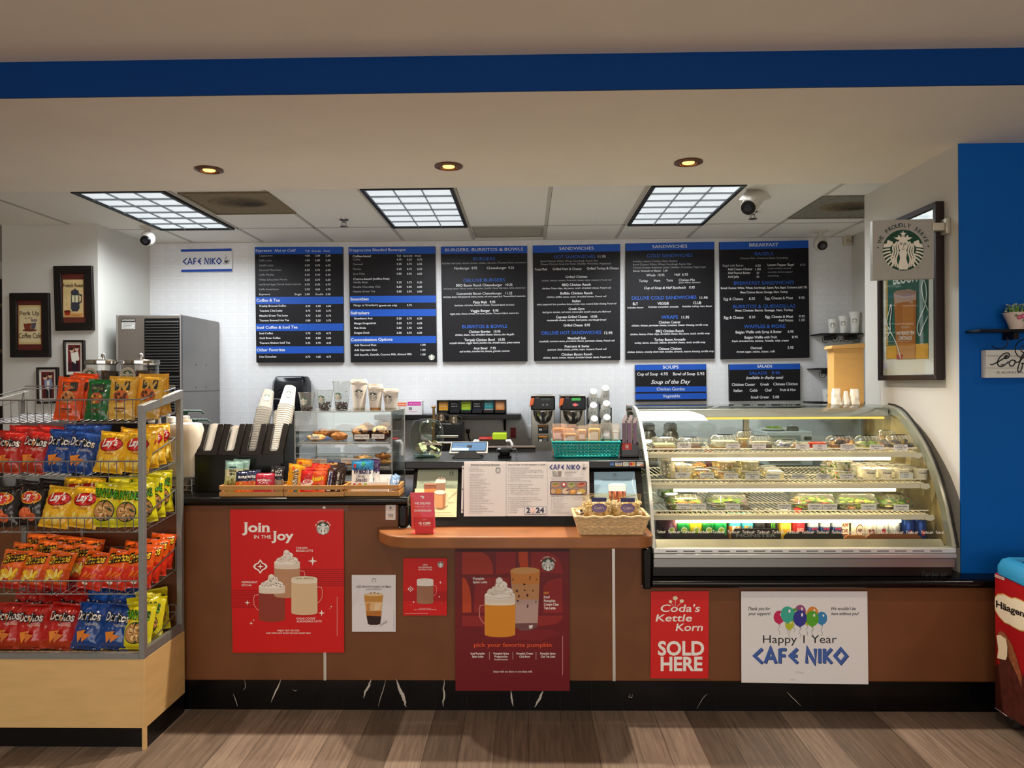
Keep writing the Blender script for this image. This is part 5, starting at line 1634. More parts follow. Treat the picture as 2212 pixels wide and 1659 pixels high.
ST = ['4a2336', '5b2a4c', '8a8a88', '63305a', '6d3560', 'b9b4ac', '5a2a50', '6a3a62']
for i in range(8):
	x = cx - .034 + .0098 * i
	y = 3.955 + .03 * (i % 3)
	h_ = .185 + .012 * ((i * 7) % 3)
	t = thing('stick_pack', ['slim maroon', 'slim plum', 'slim clear grey', 'slim violet'][i % 4] + ' stick pack, ' + ORD[i] + ' along the black holder', 'stick pack', (x, y, ZLg + .006), 'stick packs in the black holder')
	M().prism([(x - .007, y, ZLg + .006), (x + .007, y, ZLg + .006), (x + .009, y + .01, ZLg + h_), (x - .005, y + .01, ZLg + h_)], (0,.005,0), C(ST[i], .3, coat=.3)).build('sachet', t)
	M().prism([(x - .006, y + .0098, ZLg + h_ - .004), (x + .01, y + .0098, ZLg + h_ - .004), (x + .01, y + .0105, ZLg + h_ + .014), (x - .006, y + .0105, ZLg + h_ + .014)], (0,.001,0), C('c9b9bc', .25)).build('seal', t)
t = sheet('price_tag', 'small white tag standing behind the stick packs', 'tag', [(1380,955), (1387,952), (1387,970), (1381,972)], 4.06,.003, C('e4e0d8', .5))

# ---- popcorn basket on the shelf
WK = C('cdb084', .6, v=.15, sc=50)
a, b = at(1243,1118,3.46), at(1398,1130,3.46)
cx = (a.x + b.x) / 2
t = thing('wicker_basket', 'pale wicker basket of popcorn bags on the pick-up shelf', 'basket', (cx, 3.52, zs1))
m = M()
H, wt_, wb, dt, db = .085,.17,.145,.115,.095
yc = 3.54
nr = 9
for j in range(nr):
	f = j / (nr - 1)
	w_, d_ = wb + (wt_ - wb) * f, db + (dt - db) * f
	pts = []
	for k in range(64):
		s = k / 16
		e, r = int(s) % 4, s - int(s)
		c0 = [(-1,-1), (1,-1), (1,1), (-1,1)]
		(xa, ya), (xb, yb) = c0[e], c0[(e + 1) % 4]
		wob = .0022 * (1 if (k + j) % 2 else -1)
		nx, ny = [(0,-1), (1,0), (0,1), (-1,0)][e]
		pts.append((cx + (xa + (xb - xa) * r) * w_ + nx * wob, yc + (ya + (yb - ya) * r) * d_ + ny * wob, zs1 + .005 + (H - .006) * f))
	m.tube(pts, .0048, WK, 6, True)
for k in range(64):
	s = k / 16
	e, r = int(s) % 4, s - int(s)
	(xa, ya), (xb, yb) = c0[e], c0[(e + 1) % 4]
	m.tube([(cx + (xa + (xb - xa) * r) * wb, yc + (ya + (yb - ya) * r) * db, zs1 + .002), (cx + (xa + (xb - xa) * r) * wt_, yc + (ya + (yb - ya) * r) * dt, zs1 + H)], .003, WK, 5)
m.box(cx - wb, cx + wb, yc - db, yc + db, zs1 + .001, zs1 + .006, WK)
m.build('woven_body', t)
pts = []
for k in range(96):
	s = k / 24
	e, r = int(s) % 4, s - int(s)
	(xa, ya), (xb, yb) = c0[e], c0[(e + 1) % 4]
	pts.append((cx + (xa + (xb - xa) * r) * wt_, yc + (ya + (yb - ya) * r) * dt, zs1 + H + .003 * math.sin(k * 1.3)))
M().tube(pts, .0075, WK, 7, True).build('rim', t)
POP = [C('efe6cc', .8), C('e4d3a4', .8), C('d8c08a', .8)]

def popcorn_bag(label, x, y, z, w_, h_, d_, seed):
	t = thing('popcorn_bag', label, 'snack bag', (x, y, z), 'popcorn bags in the wicker basket')
	m = M()
	r_ = random.Random(seed)
	for i in range(110):
		u, v, q = r_.uniform(-1,1), r_.random(), r_.uniform(-1,1)
		k = math.sqrt(max(0,1 - (2 * v * .8 - .8) ** 4))
		m.ball((x + u * w_ * .44, y + q * d_ * .4 * math.sqrt(max(.05,1 - u * u)), z + .012 + v * h_ * .62), .0105, POP[i % 3], nu=7, nv=5, lump=.9, seed=i)
	o = m.build('popcorn', t)
	o['kind'] = 'stuff'
	m = M()
	nu, nv = 18,12
	vs, fs = [], []
	for j in range(nv + 1):
		v = j / nv
		g = max(.03,1 - abs(2 * v - .9) ** 3)
		for i in range(nu):
			a = 2 * PI * i / nu
			k = 1 + .09 * noise.noise(Vector((math.cos(a) * 2, math.sin(a) * 2 + seed, v * 5)))
			vs.append((x + w_ * .5 * k * (1 - .1 * g) * math.cos(a), y + d_ * .52 * g * k * math.sin(a), z + h_ * v))
	for j in range(nv):
		for i in range(nu):
			fs.append((j * nu + i, j * nu + (i + 1) % nu, (j + 1) * nu + (i + 1) % nu, (j + 1) * nu + i))
	m.add(vs, fs, G('fbf5e8', 2.2,.07))
	m.build('clear_bag', t, angle=25)
	p = Print(lambda u, v, l: Vector((x + w_ * .45 * u, y - d_ * .36 - .03 * (1 - u * u) - .001 * l, z + h_ * (1 - v))))
	p.rect(-.5,.08,.5,.22, C('2c2a5c', .4), 1)
	p.ell(0,.42,.5,.16, C('6a5a88', .4), 1,16).text("Coda's", -.32,.32,.45, C('d9d0c4', .4), .09,2)
	p.build('bag_print', t)
	return t

popcorn_bag('kettle corn bag toward the near end of the wicker basket, folded at the top', cx - .055, yc + .0, zs1 + .04,.155,.14,.12,3)
popcorn_bag('kettle corn bag toward the far end of the wicker basket, leaning on the blue flyer', cx + .08, yc + .01, zs1 + .038,.15,.138,.12,8)
popcorn_bag('kettle corn bag low at the back corner of the wicker basket', cx - .125, yc + .05, zs1 + .02,.06,.09,.06,5)

# ==== along the back wall
ZB = .93
t = thing('back_counter', 'long back counter under the menu boards', 'counter', (0,6.1,0))
M().box(-2.6,2.79,5.80,6.415, ZB - .04, ZB, LAMIN).build('worktop', t, bev=.004)
M().box(-2.6,2.79,5.84,6.41,.1, ZB - .042, C('b5b1aa', .5)).build('cabinet', t)
M().box(-2.6,2.79,5.90,6.41,.005,.1, BLACK).build('plinth', t)
YS = 6.17
a, b = at(808,906, YS), at(1125,895, YS)
t = thing('wall_shelf', 'black wall shelf holding the row of tea boxes', 'shelf', ((a.x + b.x) / 2,6.3, a.z))
M().box(a.x, b.x, YS, 6.415, b.z - .042, b.z, C('0e0d0e', .3)).build('board', t, bev=.004)
ZSH = b.z
for x in (a.x + .12, b.x - .15):
	M().prism([(x, 6.415, ZSH - .045), (x, 6.30, ZSH - .045), (x, 6.415, ZSH - .15)], (.02,0,0), C('0e0d0e', .3)).build('bracket', t)
# tea display rack
a, b = at(945,896,6.2), at(1092,864,6.2)
t = thing('tea_rack', 'black six-slot tea box rack on the wall shelf', 'rack', ((a.x + b.x) / 2,6.24, ZSH))
w6 = (b.x - a.x) / 6
m = M().box(a.x, b.x, 6.20,6.32, ZSH, ZSH + .012, BLACK).box(a.x, b.x, 6.31,6.32, ZSH, b.z, BLACK).box(a.x, b.x, 6.20,6.215, ZSH, ZSH + .035, BLACK)
for i in range(7):
	m.box(a.x + w6 * i - .006, a.x + w6 * i + .006,6.20,6.32, ZSH, b.z, BLACK)
m.box(a.x, b.x, 6.20,6.32, b.z - .008, b.z, BLACK)
m.build('rack_body', t)
TEA = [('amber', 'd89a2c', 'e8b24a', 'e2a83c'), ('black', '14141a', '1f2638', '101014'), ('lime green', 'a8c22c', '2fa84c', 'c9d84a'), ('black and navy', '16161c', '2a3a5c', '101018'), ('teal', '1f8a92', '9fc2c0', 'd8543c'), ('peach orange', 'e0985a', 'd8862f', 'c9622c')]
for i, (nm, c1, c2, c3) in enumerate(TEA):
	x0, x1 = a.x + w6 * i + .009, a.x + w6 * (i + 1) - .009
	t = thing('tea_box', nm + ' tea box, ' + ORD[i] + ' in the six-slot rack on the shelf', 'tea box', ((x0 + x1) / 2,6.25, ZSH + .013), 'tea boxes in the wall rack')
	M().box(x0, x1,6.222,6.305, ZSH + .0125, b.z - .012, C(c1,.5)).build('carton', t)
	p = Print(lambda u, v, l: Vector((x0 + (x1 - x0) * u, 6.222 - .0008 * l, b.z - .012 - (b.z - .025 - ZSH) * v)))
	p.rect(0,.72,1,1, C(c2,.5), 1).rect(0,.66,1,.70, C(c3,.5), 1)
	for k in range(2):
		p.text(('Organic', 'Emperor', 'Zen', 'English', 'Jade', 'Peach')[i] if k == 0 else ('Chai', 'Clouds', 'Green', 'Breakfast', 'Citrus', 'Tea')[i], .15,.15 + .6,.22 + .14 * k, WHITE, .09,2, 'L', bold=.01) if False else p.text(('Chai', 'Earl Grey', 'Zen', 'English', 'Jade', 'Peach')[i] if k == 0 else ('tea bags', 'black tea', 'green tea', 'breakfast', 'citrus mint', 'tranquility')[i], .12,.8,.24 + .2 * k, WHITE if i != 2 else INK, .1 if k == 0 else .06,2)
	p.build('print', t)
# two cartons of tea at the shelf's near end
for lab, px0, px1, py0, bc, st, sc_ in (('white tea carton with an orange band behind the pastry case', 858,879,868, 'e4ded8', 'ee7a4e', 'f2b8a0'), ('white tea carton with a magenta band beside the pastry case', 879,911,866, 'e6e2e2', 'd13aa0', 'e8a8cc')):
	a2, b2 = at(px0,896,6.22), at(px1, py0,6.22)
	t = thing('tea_carton', lab, 'carton', ((a2.x + b2.x) / 2,6.27, ZSH), 'white tea cartons on the wall shelf')
	M().box(a2.x, b2.x, 6.22,6.33, ZSH, b2.z, C(bc, .5)).build('carton', t)
	p = Print(lambda u, v, l: Vector((a2.x + (b2.x - a2.x) * u, 6.22 - .0008 * l, b2.z - (b2.z - ZSH) * v)))
	p.rect(.05,.06,.95,.34, C(st, .5), 1).rect(.12,.45,.35,.66, C('8a8488', .6), 1).rect(.12,.75,.7,.8, C(sc_, .5), 1).text('refreshers', .12,.9,.25, WHITE, .09,2)
	p.build('print', t)

# coffee brewers
DK_ = C('17161a', .3)
for i, (px0, px1) in enumerate(((1147,1200), (1211,1267))):
	Y = 6.0
	a2, b2 = at(px0,985, Y), at(px1,853, Y)
	x0, x1, zt_ = a2.x, b2.x, b2.z
	w_ = x1 - x0
	t = thing('coffee_brewer', ('stainless coffee brewer with a dark display, farther from the cup tower', 'stainless coffee brewer with a glowing red light, beside the cup tower')[i], 'coffee maker', ((x0 + x1) / 2, Y + .15, ZB), 'stainless coffee brewers on the back counter')
	M().box(x0 + .006, x1 - .006, Y + .12, Y + .3, ZB, zt_ - .02, STEEL).build('body', t, bev=.004)
	M().box(x0 + .002, x1 - .002, Y + .02, Y + .3, zt_ - .125, zt_ - .012, DK_).build('brew_head', t, bev=.012)
	M().box(x0, x1, Y + .01, Y + .3, zt_ - .012, zt_, STEEL).build('top_plate', t, bev=.003)
	cxx = (x0 + x1) / 2
	M().lathe([(.0,.0), (.03,.002), (.062,.03), (.078,.075), (.08,.10), (.084,.102), (.084,.11)], C('b9b4ab', .25,1.0), (cxx, Y + .11, zt_ - .24), 28).build('brew_funnel', t)
	M().box(cxx - .012, cxx + .012, Y - .03, Y + .04, zt_ - .225, zt_ - .135, BLACK).build('funnel_handle', t, bev=.006)
	M().prism([(x0 + .0, Y - .005, zt_ - .03), (x0 + .03, Y - .005, zt_ - .022), (x0 + .022, Y - .005, zt_ - .075), (x0 - .012, Y - .005, zt_ - .10)], (0,.02,0), C('d8632c', .35)).build('tap_handle', t, bev=.004)
	M().box(x0 + .02, x1 - .02, Y + .03, Y + .25, ZB, ZB + .02, BLACK).build('base', t)
	p = Print(lambda u, v, l: Vector((x0 + w_ * u, Y + .02 - .0008 * l - (0 if v < .3 else -.1 + 0), zt_ - .40 * v)))
	p.rect(.44,.06,.78,.115, C('17301c', .2) if i == 0 else C('2f8a3a', .2, em=.7), 2).rect(.2,.05,.34,.065, C('8a8a8a'), 2)
	for k, u in enumerate((.5,.66)):
		p.ell(u, .2,.045,.02, C('6e6e70', .3), 2,12)
	if i:
		p.ell(.57,.2,.06,.028, C('ff2a2a', .3, em=6), 3,14)
	p.build('control_panel', t)
	p = Print(lambda u, v, l: Vector((x0 + w_ * u, Y + .12 - .0008 * l, zt_ - .40 * v)))
	for v0, v1 in ((.62,.8), (.84,.96)):
		p.rect(.3, v0,.72, v1, C('23221f', .4), 1).rect(.33, v0 + .01,.69, v0 + .04, C('d88a2c', .4), 2).rect(.34, v0 + .08,.46, v0 + .12, C('d9d6d0'), 2)
		for k in range(3):
			p.rect(.5, v0 + .06 + .02 * k, .68, v0 + .066 + .02 * k, C('a9a6a0'), 2)
	p.build('warning_label', t)
# tower of cups
PCUP = C('e9e7e2', .5)

def paper_cup(t, c, h, r0, r1, ax=Vector((0, 0, 1)), emblem=True, part='cup_body', up=None):
	"""cup from its narrow base centre c along ax"""
	c = Vector(c)
	m = M().cyl(c, c + ax * h, r0, PCUP, r1,24)
	m.tube([c + ax * h + (ax.orthogonal().normalized() * math.cos(q) + ax.cross(ax.orthogonal().normalized()) * math.sin(q)) * r1 for q in [2 * PI * i / 24 for i in range(24)]], .0022, PCUP, 6, True)
	return m.build(part, t)

def cup_print(t, c, h, r0, r1, size, zc, name='emblem', ang=0.0, g=None, full=False, band=None):
	"""emblem wrapped on an upright cup facing the room"""
	p = Print(lambda u, v, l: Vector((c[0] + (r0 + (r1 - r0) * ((zc - v) / h) + .0006 * l) * math.sin(u / (r0 * .5 + r1 * .5) + ang), c[1] - (r0 + (r1 - r0) * ((zc - v) / h) + .0006 * l) * math.cos(u / (r0 * .5 + r1 * .5) + ang), c[2] + zc - v)))
	p.siren(0,0, size, g or GREEN, C('efece4', .5), 1, full=full)
	if full:
		p.arc_text('WE PROUDLY SERVE', 0,0, size * 1.08, g or GREEN, size * .17,-66,66, bold=.01)
	if band:
		n = 20
		for i in range(n):
			u0, u1 = (i / n - .5) * PI * (r0 + r1) * .5 * 1.2,((i + 1) / n - .5) * PI * (r0 + r1) * .5 * 1.2
			p.rect(u0, zc - band[0], u1, zc - band[1], band[2], 1)
	p.build(name, t)

t = thing('cup_tower', 'black rack holding six slanted sleeves of paper cups', 'rack', (px_x(1300,6.0), 6.1, ZB))
a2, b2 = px_x(1271,6.05), px_x(1324,6.05)
M().box(a2, b2,6.02,6.28, ZB, ZB + .02, BLACK).box(a2, a2 + .012,6.10,6.28, ZB, 1.48, BLACK).box((a2 + b2) / 2 - .006,(a2 + b2) / 2 + .006,6.12,6.28, ZB, 1.48, BLACK).box(b2 - .012, b2,6.14,6.28, ZB, 1.40, BLACK).build('rack_frame', t)
k = 0
for j, row in enumerate((((1282,849), (1308,842)), ((1282,879), (1310,875)), ((1284,908), (1311,905)))):
	for px, py in row:
		e = at(px, py - 4,5.98)
		ax = Vector((0,.82,-.57)).normalized()
		q = thing('paper_cup_sleeve', 'nested white paper cups tilted base-out, %s of the tower, %s column' % (['top row', 'middle row', 'bottom row'][j], ['near', 'far'][row.index((px, py))]), 'paper cups', e, 'paper cup sleeves in the black tower')
		m = M().cyl(e, e + ax * .115,.029, PCUP, .043,22)
		for n_ in range(7):
			s = e + ax * (.115 + .012 * n_)
			m.cyl(s, s + ax * .010,.0425, PCUP, .044,22)
		m.build('nested_cup', q)
		M().cyl(e - ax * .0005, e - ax * .0015,.026, C('f4f2ee', .5), n=20).build('cup_base', q)
		d1 = Vector((0,-.57,-.82)).normalized()
		p = Print(lambda u, v, l: e + ax * (.062 - v) + (Vector((1,0,0)) * math.sin(u / .037) + d1 * math.cos(u / .037) * 1.0) * (.0375 - .12 * v + .0006 * l))
		p.siren(0,0,.018, GREEN, WHITE, 1, full=False)
		p.build('emblem', q)
		k += 1

# outlet, plates, cord, containers
def plate(label, px0, px1, py0, py1, c, name='outlet_plate', cat='outlet'):
	a2, b2 = at(px0, py1,6.41), at(px1, py0,6.41)
	t = thing(name, label, cat, ((a2.x + b2.x) / 2,6.415, a2.z))
	M().box(a2.x, b2.x, 6.408,6.418, a2.z, b2.z, c).build('cover', t, bev=.003)
	return t, a2, b2

t, a2, b2 = plate('white wall outlet with a black plug under the tea shelf', 1002,1021,924,948, C('e6e4e0', .4))
m = M()
for zz in (.3,.7):
	m.box((a2.x + b2.x) / 2 - .018,(a2.x + b2.x) / 2 + .018,6.405,6.409, a2.z + (b2.z - a2.z) * zz - .012, a2.z + (b2.z - a2.z) * zz + .012, C('d4d2ce', .4))
m.build('socket', t)
xm, zm = (a2.x + b2.x) / 2, a2.z + (b2.z - a2.z) * .7
t = thing('power_cord', 'black power cord hanging from the white outlet', 'cord', (xm, 6.36, ZB))
M().box(xm - .015, xm + .015,6.37,6.405, zm - .018, zm + .018, BLACK).build('plug', t, bev=.004)
M().tube([(xm, 6.37, zm - .01), (xm + .01,6.33, zm - .05), (xm + .03,6.33, zm - .10), (xm + .05,6.34, zm - .16), (xm + .06,6.34, ZB + .012), (xm + .12,6.3, ZB + .008)], .006, BLACK).build('cable', t)
t, a2, b2 = plate('red rectangular alarm plate on the wall beside the brewers', 1101,1116,921,949, C('d9d6d2', .4), 'alarm_plate', 'alarm')
M().box(a2.x + .008, b2.x - .008,6.400,6.409, a2.z + .01, b2.z - .01, C('a8151c', .4)).build('red_panel', t, bev=.003)
t, a2, b2 = plate('white outlet at the flank of the first coffee brewer', 1140,1149,920,948, C('e6e4e0', .4))
for lab, px0, px1, lid in (('clear square pitcher of coffee beans with a red lid', 1034,1064, 'b8302c'), ('clear square pitcher of coffee beans with a lime green lid', 1064,1094, 'b4d02a')):
	Y = 5.85
	a2, b2 = at(px0,990, Y), at(px1,936, Y)
	t = thing('bean_pitcher', lab, 'pitcher', ((a2.x + b2.x) / 2, Y + .06, ZB), 'clear bean pitchers on the back counter')
	x0, x1 = a2.x + .002, b2.x - .002
	M().box(x0, x1, Y, Y + .12, ZB + .002, b2.z - .045, G('efeeee', 1.2,.04)).build('jug', t, bev=.006)
	M().box(x0 + .006, x1 - .006, Y + .006, Y + .114, ZB + .006, b2.z - .10, C('241611', .8, v=.3, sc=120)).build('bean_fill', t)
	M().box(x0 - .003, x1 + .003, Y - .004, Y + .124, b2.z - .05, b2.z - (.0 if lid[0] == 'b' and lid != 'b8302c' else .035), C(lid, .35)).build('lid', t, bev=.006)
	s = -1 if lid == 'b8302c' else 1
	xe = x0 if s < 0 else x1
	M().tube([(xe, Y + .0, b2.z - .06), (xe + s * .03, Y - .01, b2.z - .055), (xe + s * .045, Y - .01, b2.z - .08), (xe + s * .045, Y - .01, b2.z - .17)], .011, C('e8e6e2', .3), 10).build('handle', t)
# steel steaming pitchers, brass tap, grinder
for lab, px, py, Y in (('small steel pitcher under the tea shelf beside the brass tap', 953,900,5.95), ('small steel pitcher under the far end of the tea rack', 980,905,5.92)):
	c = at(px, py, Y)
	t = thing('steel_pitcher', lab, 'pitcher', (c.x, Y, c.z - .07), 'steel pitchers on the espresso machine')
	M().shell([(.036,-.06), (.042,-.05), (.04,-.01), (.032,.012), (.036,.03)], C('a79c8c', .25,1.0), c, 22).build('body', t)
	M().tube([c + Vector((.034,0,.02)), c + Vector((.065,0,.015)), c + Vector((.068,0,-.03)), c + Vector((.04,0,-.045))], .005, C('a79c8c', .25,1.0)).build('handle', t)
c = at(973,946,5.85)
t = thing('espresso_machine', 'black espresso machine with chrome bars behind the tip jar', 'espresso machine', (c.x, 5.95, ZB))
zp = at(966,914,5.92).z
M().box(c.x - .13, c.x + .09,5.88,6.12, ZB, zp, C('141214', .3)).build('body', t, bev=.01)
for k in range(2):
	M().cyl((c.x - .11,5.868, c.z + .01 - .05 * k), (c.x + .06,5.868, c.z + .01 - .05 * k), .011, C('9a8f80', .2,1.0)).build('chrome_bar', t)
c = at(937,892,5.9)
t = thing('brass_tap', 'slim brass syrup tap rising above the tip jar', 'tap', (c.x, 5.9, ZB))
BR = C('9a7a4c', .3,.9)
M().cyl((c.x, 5.9, ZB), (c.x, 5.9, c.z - .02), .017, BR).cyl((c.x, 5.9, c.z - .02), (c.x, 5.9, c.z + .045), .010, BR).build('column', t)
M().tube([(c.x - .06,5.9, c.z - .03), (c.x - .02,5.9, c.z - .02), (c.x, 5.9, c.z - .02)], .006, BLACK).cyl((c.x - .018,5.9, c.z + .045), (c.x + .018,5.9, c.z + .05), .009, BR).build('lever', t)

# things seen through the glass case: airpots, microwave
for i, px in enumerate((1400,1448)):
	Y = 5.95
	c = at(px, 925, Y)
	t = thing('airpot', ('dark steel airpot nearer the cup tower, seen through the case', 'dark steel airpot nearer the microwave, seen through the case')[i], 'airpot', (c.x, Y, ZB), 'dark airpots behind the glass case')
	M().lathe([(.07,0), (.074,.01), (.074,.2), (.06,.27), (.045,.29)], C('6e675c', .3,.9), (c.x, Y, ZB), 26).build('flask', t)
	M().lathe([(.05,.29), (.055,.3), (.052,.34), (.03,.355), (.0,.356)], BLACK, (c.x, Y, ZB), 22).build('pump_lid', t)
	M().tube([(c.x - .03, Y - .05, ZB + .32), (c.x - .05, Y - .10, ZB + .31), (c.x - .05, Y - .11, ZB + .27)], .009, BLACK).build('spout', t)
a2, b2 = at(1655,990,5.9), at(1756,932,5.9)
t = thing('microwave_oven', 'white microwave oven seen through the display case', 'microwave', ((a2.x + b2.x) / 2,6.05, ZB))
M().box(a2.x, b2.x, 5.9,6.3, ZB + .01, b2.z, C('e2e4e2', .4)).build('housing', t, bev=.008)
M().box(a2.x + .02, b2.x - .10,5.893,5.9, ZB + .04, b2.z - .03, C('8b9a98', .2)).build('oven_door', t)
p = PY(5.898,0,0,1)
p.rect(1737,943,1753,951, C('2f4a40', .2), 1)
for r_ in range(4):
	for q in range(3):
		p.rect(1738 + 5 * q, 955 + 6 * r_, 1741 + 5 * q, 958 + 6 * r_, C('9aa0a0'), 1)
p.build('keypad', t)
zt_ = b2.z
t = thing('serving_plate', 'white plate of greens on top of the microwave', 'plate', (px_x(1665,6.0), 6.0, zt_))
c = (px_x(1672,6.0), 6.02, zt_)
M().lathe([(.05,.002), (.07,.004), (.105,.018), (.103,.022), (.07,.009), (.0,.007)], C('ecece8', .3), c, 28).build('dish', t)
m = M()
for i in range(16):
	a_ = i * 2.4
	m.ball((c[0] + .06 * math.cos(a_) * (i / 16), c[1] + .05 * math.sin(a_) * (i / 16), zt_ + .02 + .001 * (i % 5)), .022, C(['7fa23c', 'a4be52', '8f9a44'][i % 3], .7), rz=.014, nu=7, nv=5, lump=.6, seed=i)
m.build('greens', t)
c = at(1712,925,6.0)
t = thing('desk_phone', 'small grey timer on top of the microwave', 'timer', (c.x, 6.0, zt_))
t.name = 'kitchen_timer'
OFF['kitchen_timer'] = Vector((c.x, 6.0, zt_))
M().lathe([(.04,0), (.045,.01), (.04,.03), (.03,.035), (.0,.036)], C('4a4c4c', .4), (c.x, 6.0, zt_), 20, p=3).build('base', t)
M().lathe([(.02,.036), (.02,.045), (.0,.046)], C('d8dad8', .3), (c.x, 6.0, zt_), 16).build('dial', t)
c = at(1532,945,5.95)
t = thing('sauce_bottle', 'red plastic squeeze bottle seen through the case', 'bottle', (c.x, 5.95, ZB))
M().lathe([(.03,0), (.035,.01), (.035,.14), (.03,.16), (.012,.175)], C('b03a2c', .4), (c.x, 5.95, ZB), 20).build('bottle_body', t)
M().lathe([(.013,.175), (.014,.19), (.004,.225), (.0,.226)], C('c8493a', .4), (c.x, 5.95, ZB), 14).build('nozzle', t)

# ==== on the high worktop
# canister station
a2, b2 = at(152,940,3.95), at(325,835,3.95)
zst = b2.z
t = thing('condiment_stand', 'tall black condiment cabinet behind the snack rack', 'cabinet', ((a2.x + b2.x) / 2,4.0, ZT))
M().box(a2.x, b2.x, 3.955,4.17, ZT, zst - .012, C('100e0d', .35)).build('cabinet_body', t, bev=.004)
M().box(a2.x - .005, b2.x + .02,3.95,4.18, zst - .012, zst, C('0b0a0a', .3)).build('top', t, bev=.003)
for i, (px0, px1, fill) in enumerate(((190,258, '1d130f'), (270,340, '2c2320'))):
	Y = 4.07
	a3, b3 = at(px0,832, Y), at(px1,786, Y)
	cxx, rr = (a3.x + b3.x) / 2,(b3.x - a3.x) / 2
	hh = b3.z - zst
	t = thing('bean_canister', ('clear canister of dark coffee beans nearer the pillar pictures', 'clear canister of coffee grounds nearer the ice machine')[i], 'canister', (cxx, Y, zst), 'clear coffee canisters with emblem discs')
	M().shell([(rr * .96,.003), (rr * .98,.01), (rr * .98, hh)], G('f3f3f0', 1.2,.03), (cxx, Y, zst), 32).build('glass_body', t)
	M().lathe([(.0,.0), (rr * .97,.0), (rr * .97,.004), (.0,.004)], G('f3f3f0'), (cxx, Y, zst), 32).build('glass_base', t)
	M().lathe([(rr * .94,.005), (rr * .94, hh * .68), (.0, hh * .72)], C(fill, .7, v=.4, sc=140), (cxx, Y, zst), 28).build('bean_fill', t)
	M().lathe([(rr * .99, hh - .005), (rr * 1.04, hh), (rr * 1.04, hh + .016), (rr * .98, hh + .022), (rr * .5, hh + .024), (.0, hh + .024)], C('c9c6c0', .15,1.0), (cxx, Y, zst), 32).build('lid', t)
	M().lathe([(.006, hh + .024), (.006, hh + .034), (.014, hh + .042), (.012, hh + .055), (.0, hh + .06)], CHROME, (cxx, Y, zst), 16).build('lid_knob', t)
	p = Print(lambda u, v, l: Vector((cxx - rr * .28 + u, Y - rr * 1.02 - .001 * l, zst + hh * .47 - v)))
	p.ell(0,0,.044,.047, C('cfc8b8', .5), 0,28).siren(0,.001,.031, GREEN, C('d8d2c4', .5), 1)
	p.arc_text('STARBUCKS COFFEE', 0,0,.0335, C('2c4a3c'), .0055,-72,72, bold=0)
	p.build('emblem_disc', t)
c = at(342,832,4.02)
t = thing('sample_cup', 'tiny white sample cup beside the second canister', 'cup', (c.x, 4.05, zst))
M().lathe([(.016,0), (.02,.045), (.021,.047), (.0,.046)], PCUP, (c.x, 4.05, zst), 20).build('cup_body', t)
cup_print(t, (c.x, 4.05, zst), .045,.016,.02,.009,.024)
c = at(263,833,3.92)
t = sheet('name_tag', 'tiny white tag between the two canisters', 'tag', [(257,824), (270,824), (270,834), (257,834)], 4.02,.003, C('e8e4dc', .5))

# syrup jugs with pump heads
JUG = C('e6dfd0', .35)
DG = C('16382e', .35)
for lab, px, pyb, pyt, wpx, Y, pmp in (('large cream syrup jug with a long dark green pump, in front', 402,1003,912,74,3.86,(395,888,440)), ('cream syrup jug behind with a short dark green pump', 424,985,926,52,4.05,(422,907,453))):
	a3 = at(px, pyb, Y)
	zt3, w3 = at(px, pyt, Y).z, wpx * Y / F
	jz = ZT + (.075 if Y < 3.9 else .001)
	t = thing('syrup_jug', lab, 'bottle', (a3.x, Y, jz), 'cream syrup jugs with pumps')
	hh = zt3 - jz
	M().lathe([(.42 * w3,0), (.46 * w3,.01), (.47 * w3, hh * .45), (.5 * w3, hh * .6), (.49 * w3, hh * .86), (.42 * w3, hh * .97), (.16 * w3, hh), (.16 * w3, hh + .012)], JUG, (a3.x, Y, jz), 28, p=3.2, sy=.8).build('jug_body', t)
	top = at(pmp[0], pmp[1], Y)
	xs = a3.x - .004
	M().lathe([(.022,0), (.024,.004), (.023,.022), (.014,.028), (.012,.045)], WHITE, (xs, Y, jz + hh + .008), 18).cyl((xs, Y, jz + hh + .04), (xs, Y, top.z - .004), .008, WHITE).build('pump_collar', t)
	e = at(pmp[2], pmp[1] + 3, Y)
	M().cyl((xs, Y, top.z - .022), (xs, Y, top.z + .004), .014, DG).tube([(xs - .03, Y, top.z), (xs, Y, top.z), (e.x - .012, Y, top.z - .001), (e.x, Y, top.z - .014)], .006, DG, 8).build('pump_nozzle', t)
t = thing('wire_caddy', 'chrome wire caddy of packets under the syrup jugs', 'caddy', (px_x(360,3.85), 3.85, ZT))
x0, x1, y0, y1 = px_x(268,3.8), px_x(418,3.8), 3.775,3.94
m = M()
for z in (ZT + .012, ZT + .035, ZT + .07):
	m.tube([(x0, y0, z), (x1, y0, z), (x1, y1, z), (x0, y1, z)], .0028, CHROME, 6, True)
for i in range(9):
	x = x0 + (x1 - x0) * i / 8
	m.tube([(x, y0, ZT + .002), (x, y0, ZT + .07), (x, y1, ZT + .07), (x, y1, ZT + .002)], .002, CHROME, 5)
m.build('wire_frame', t)
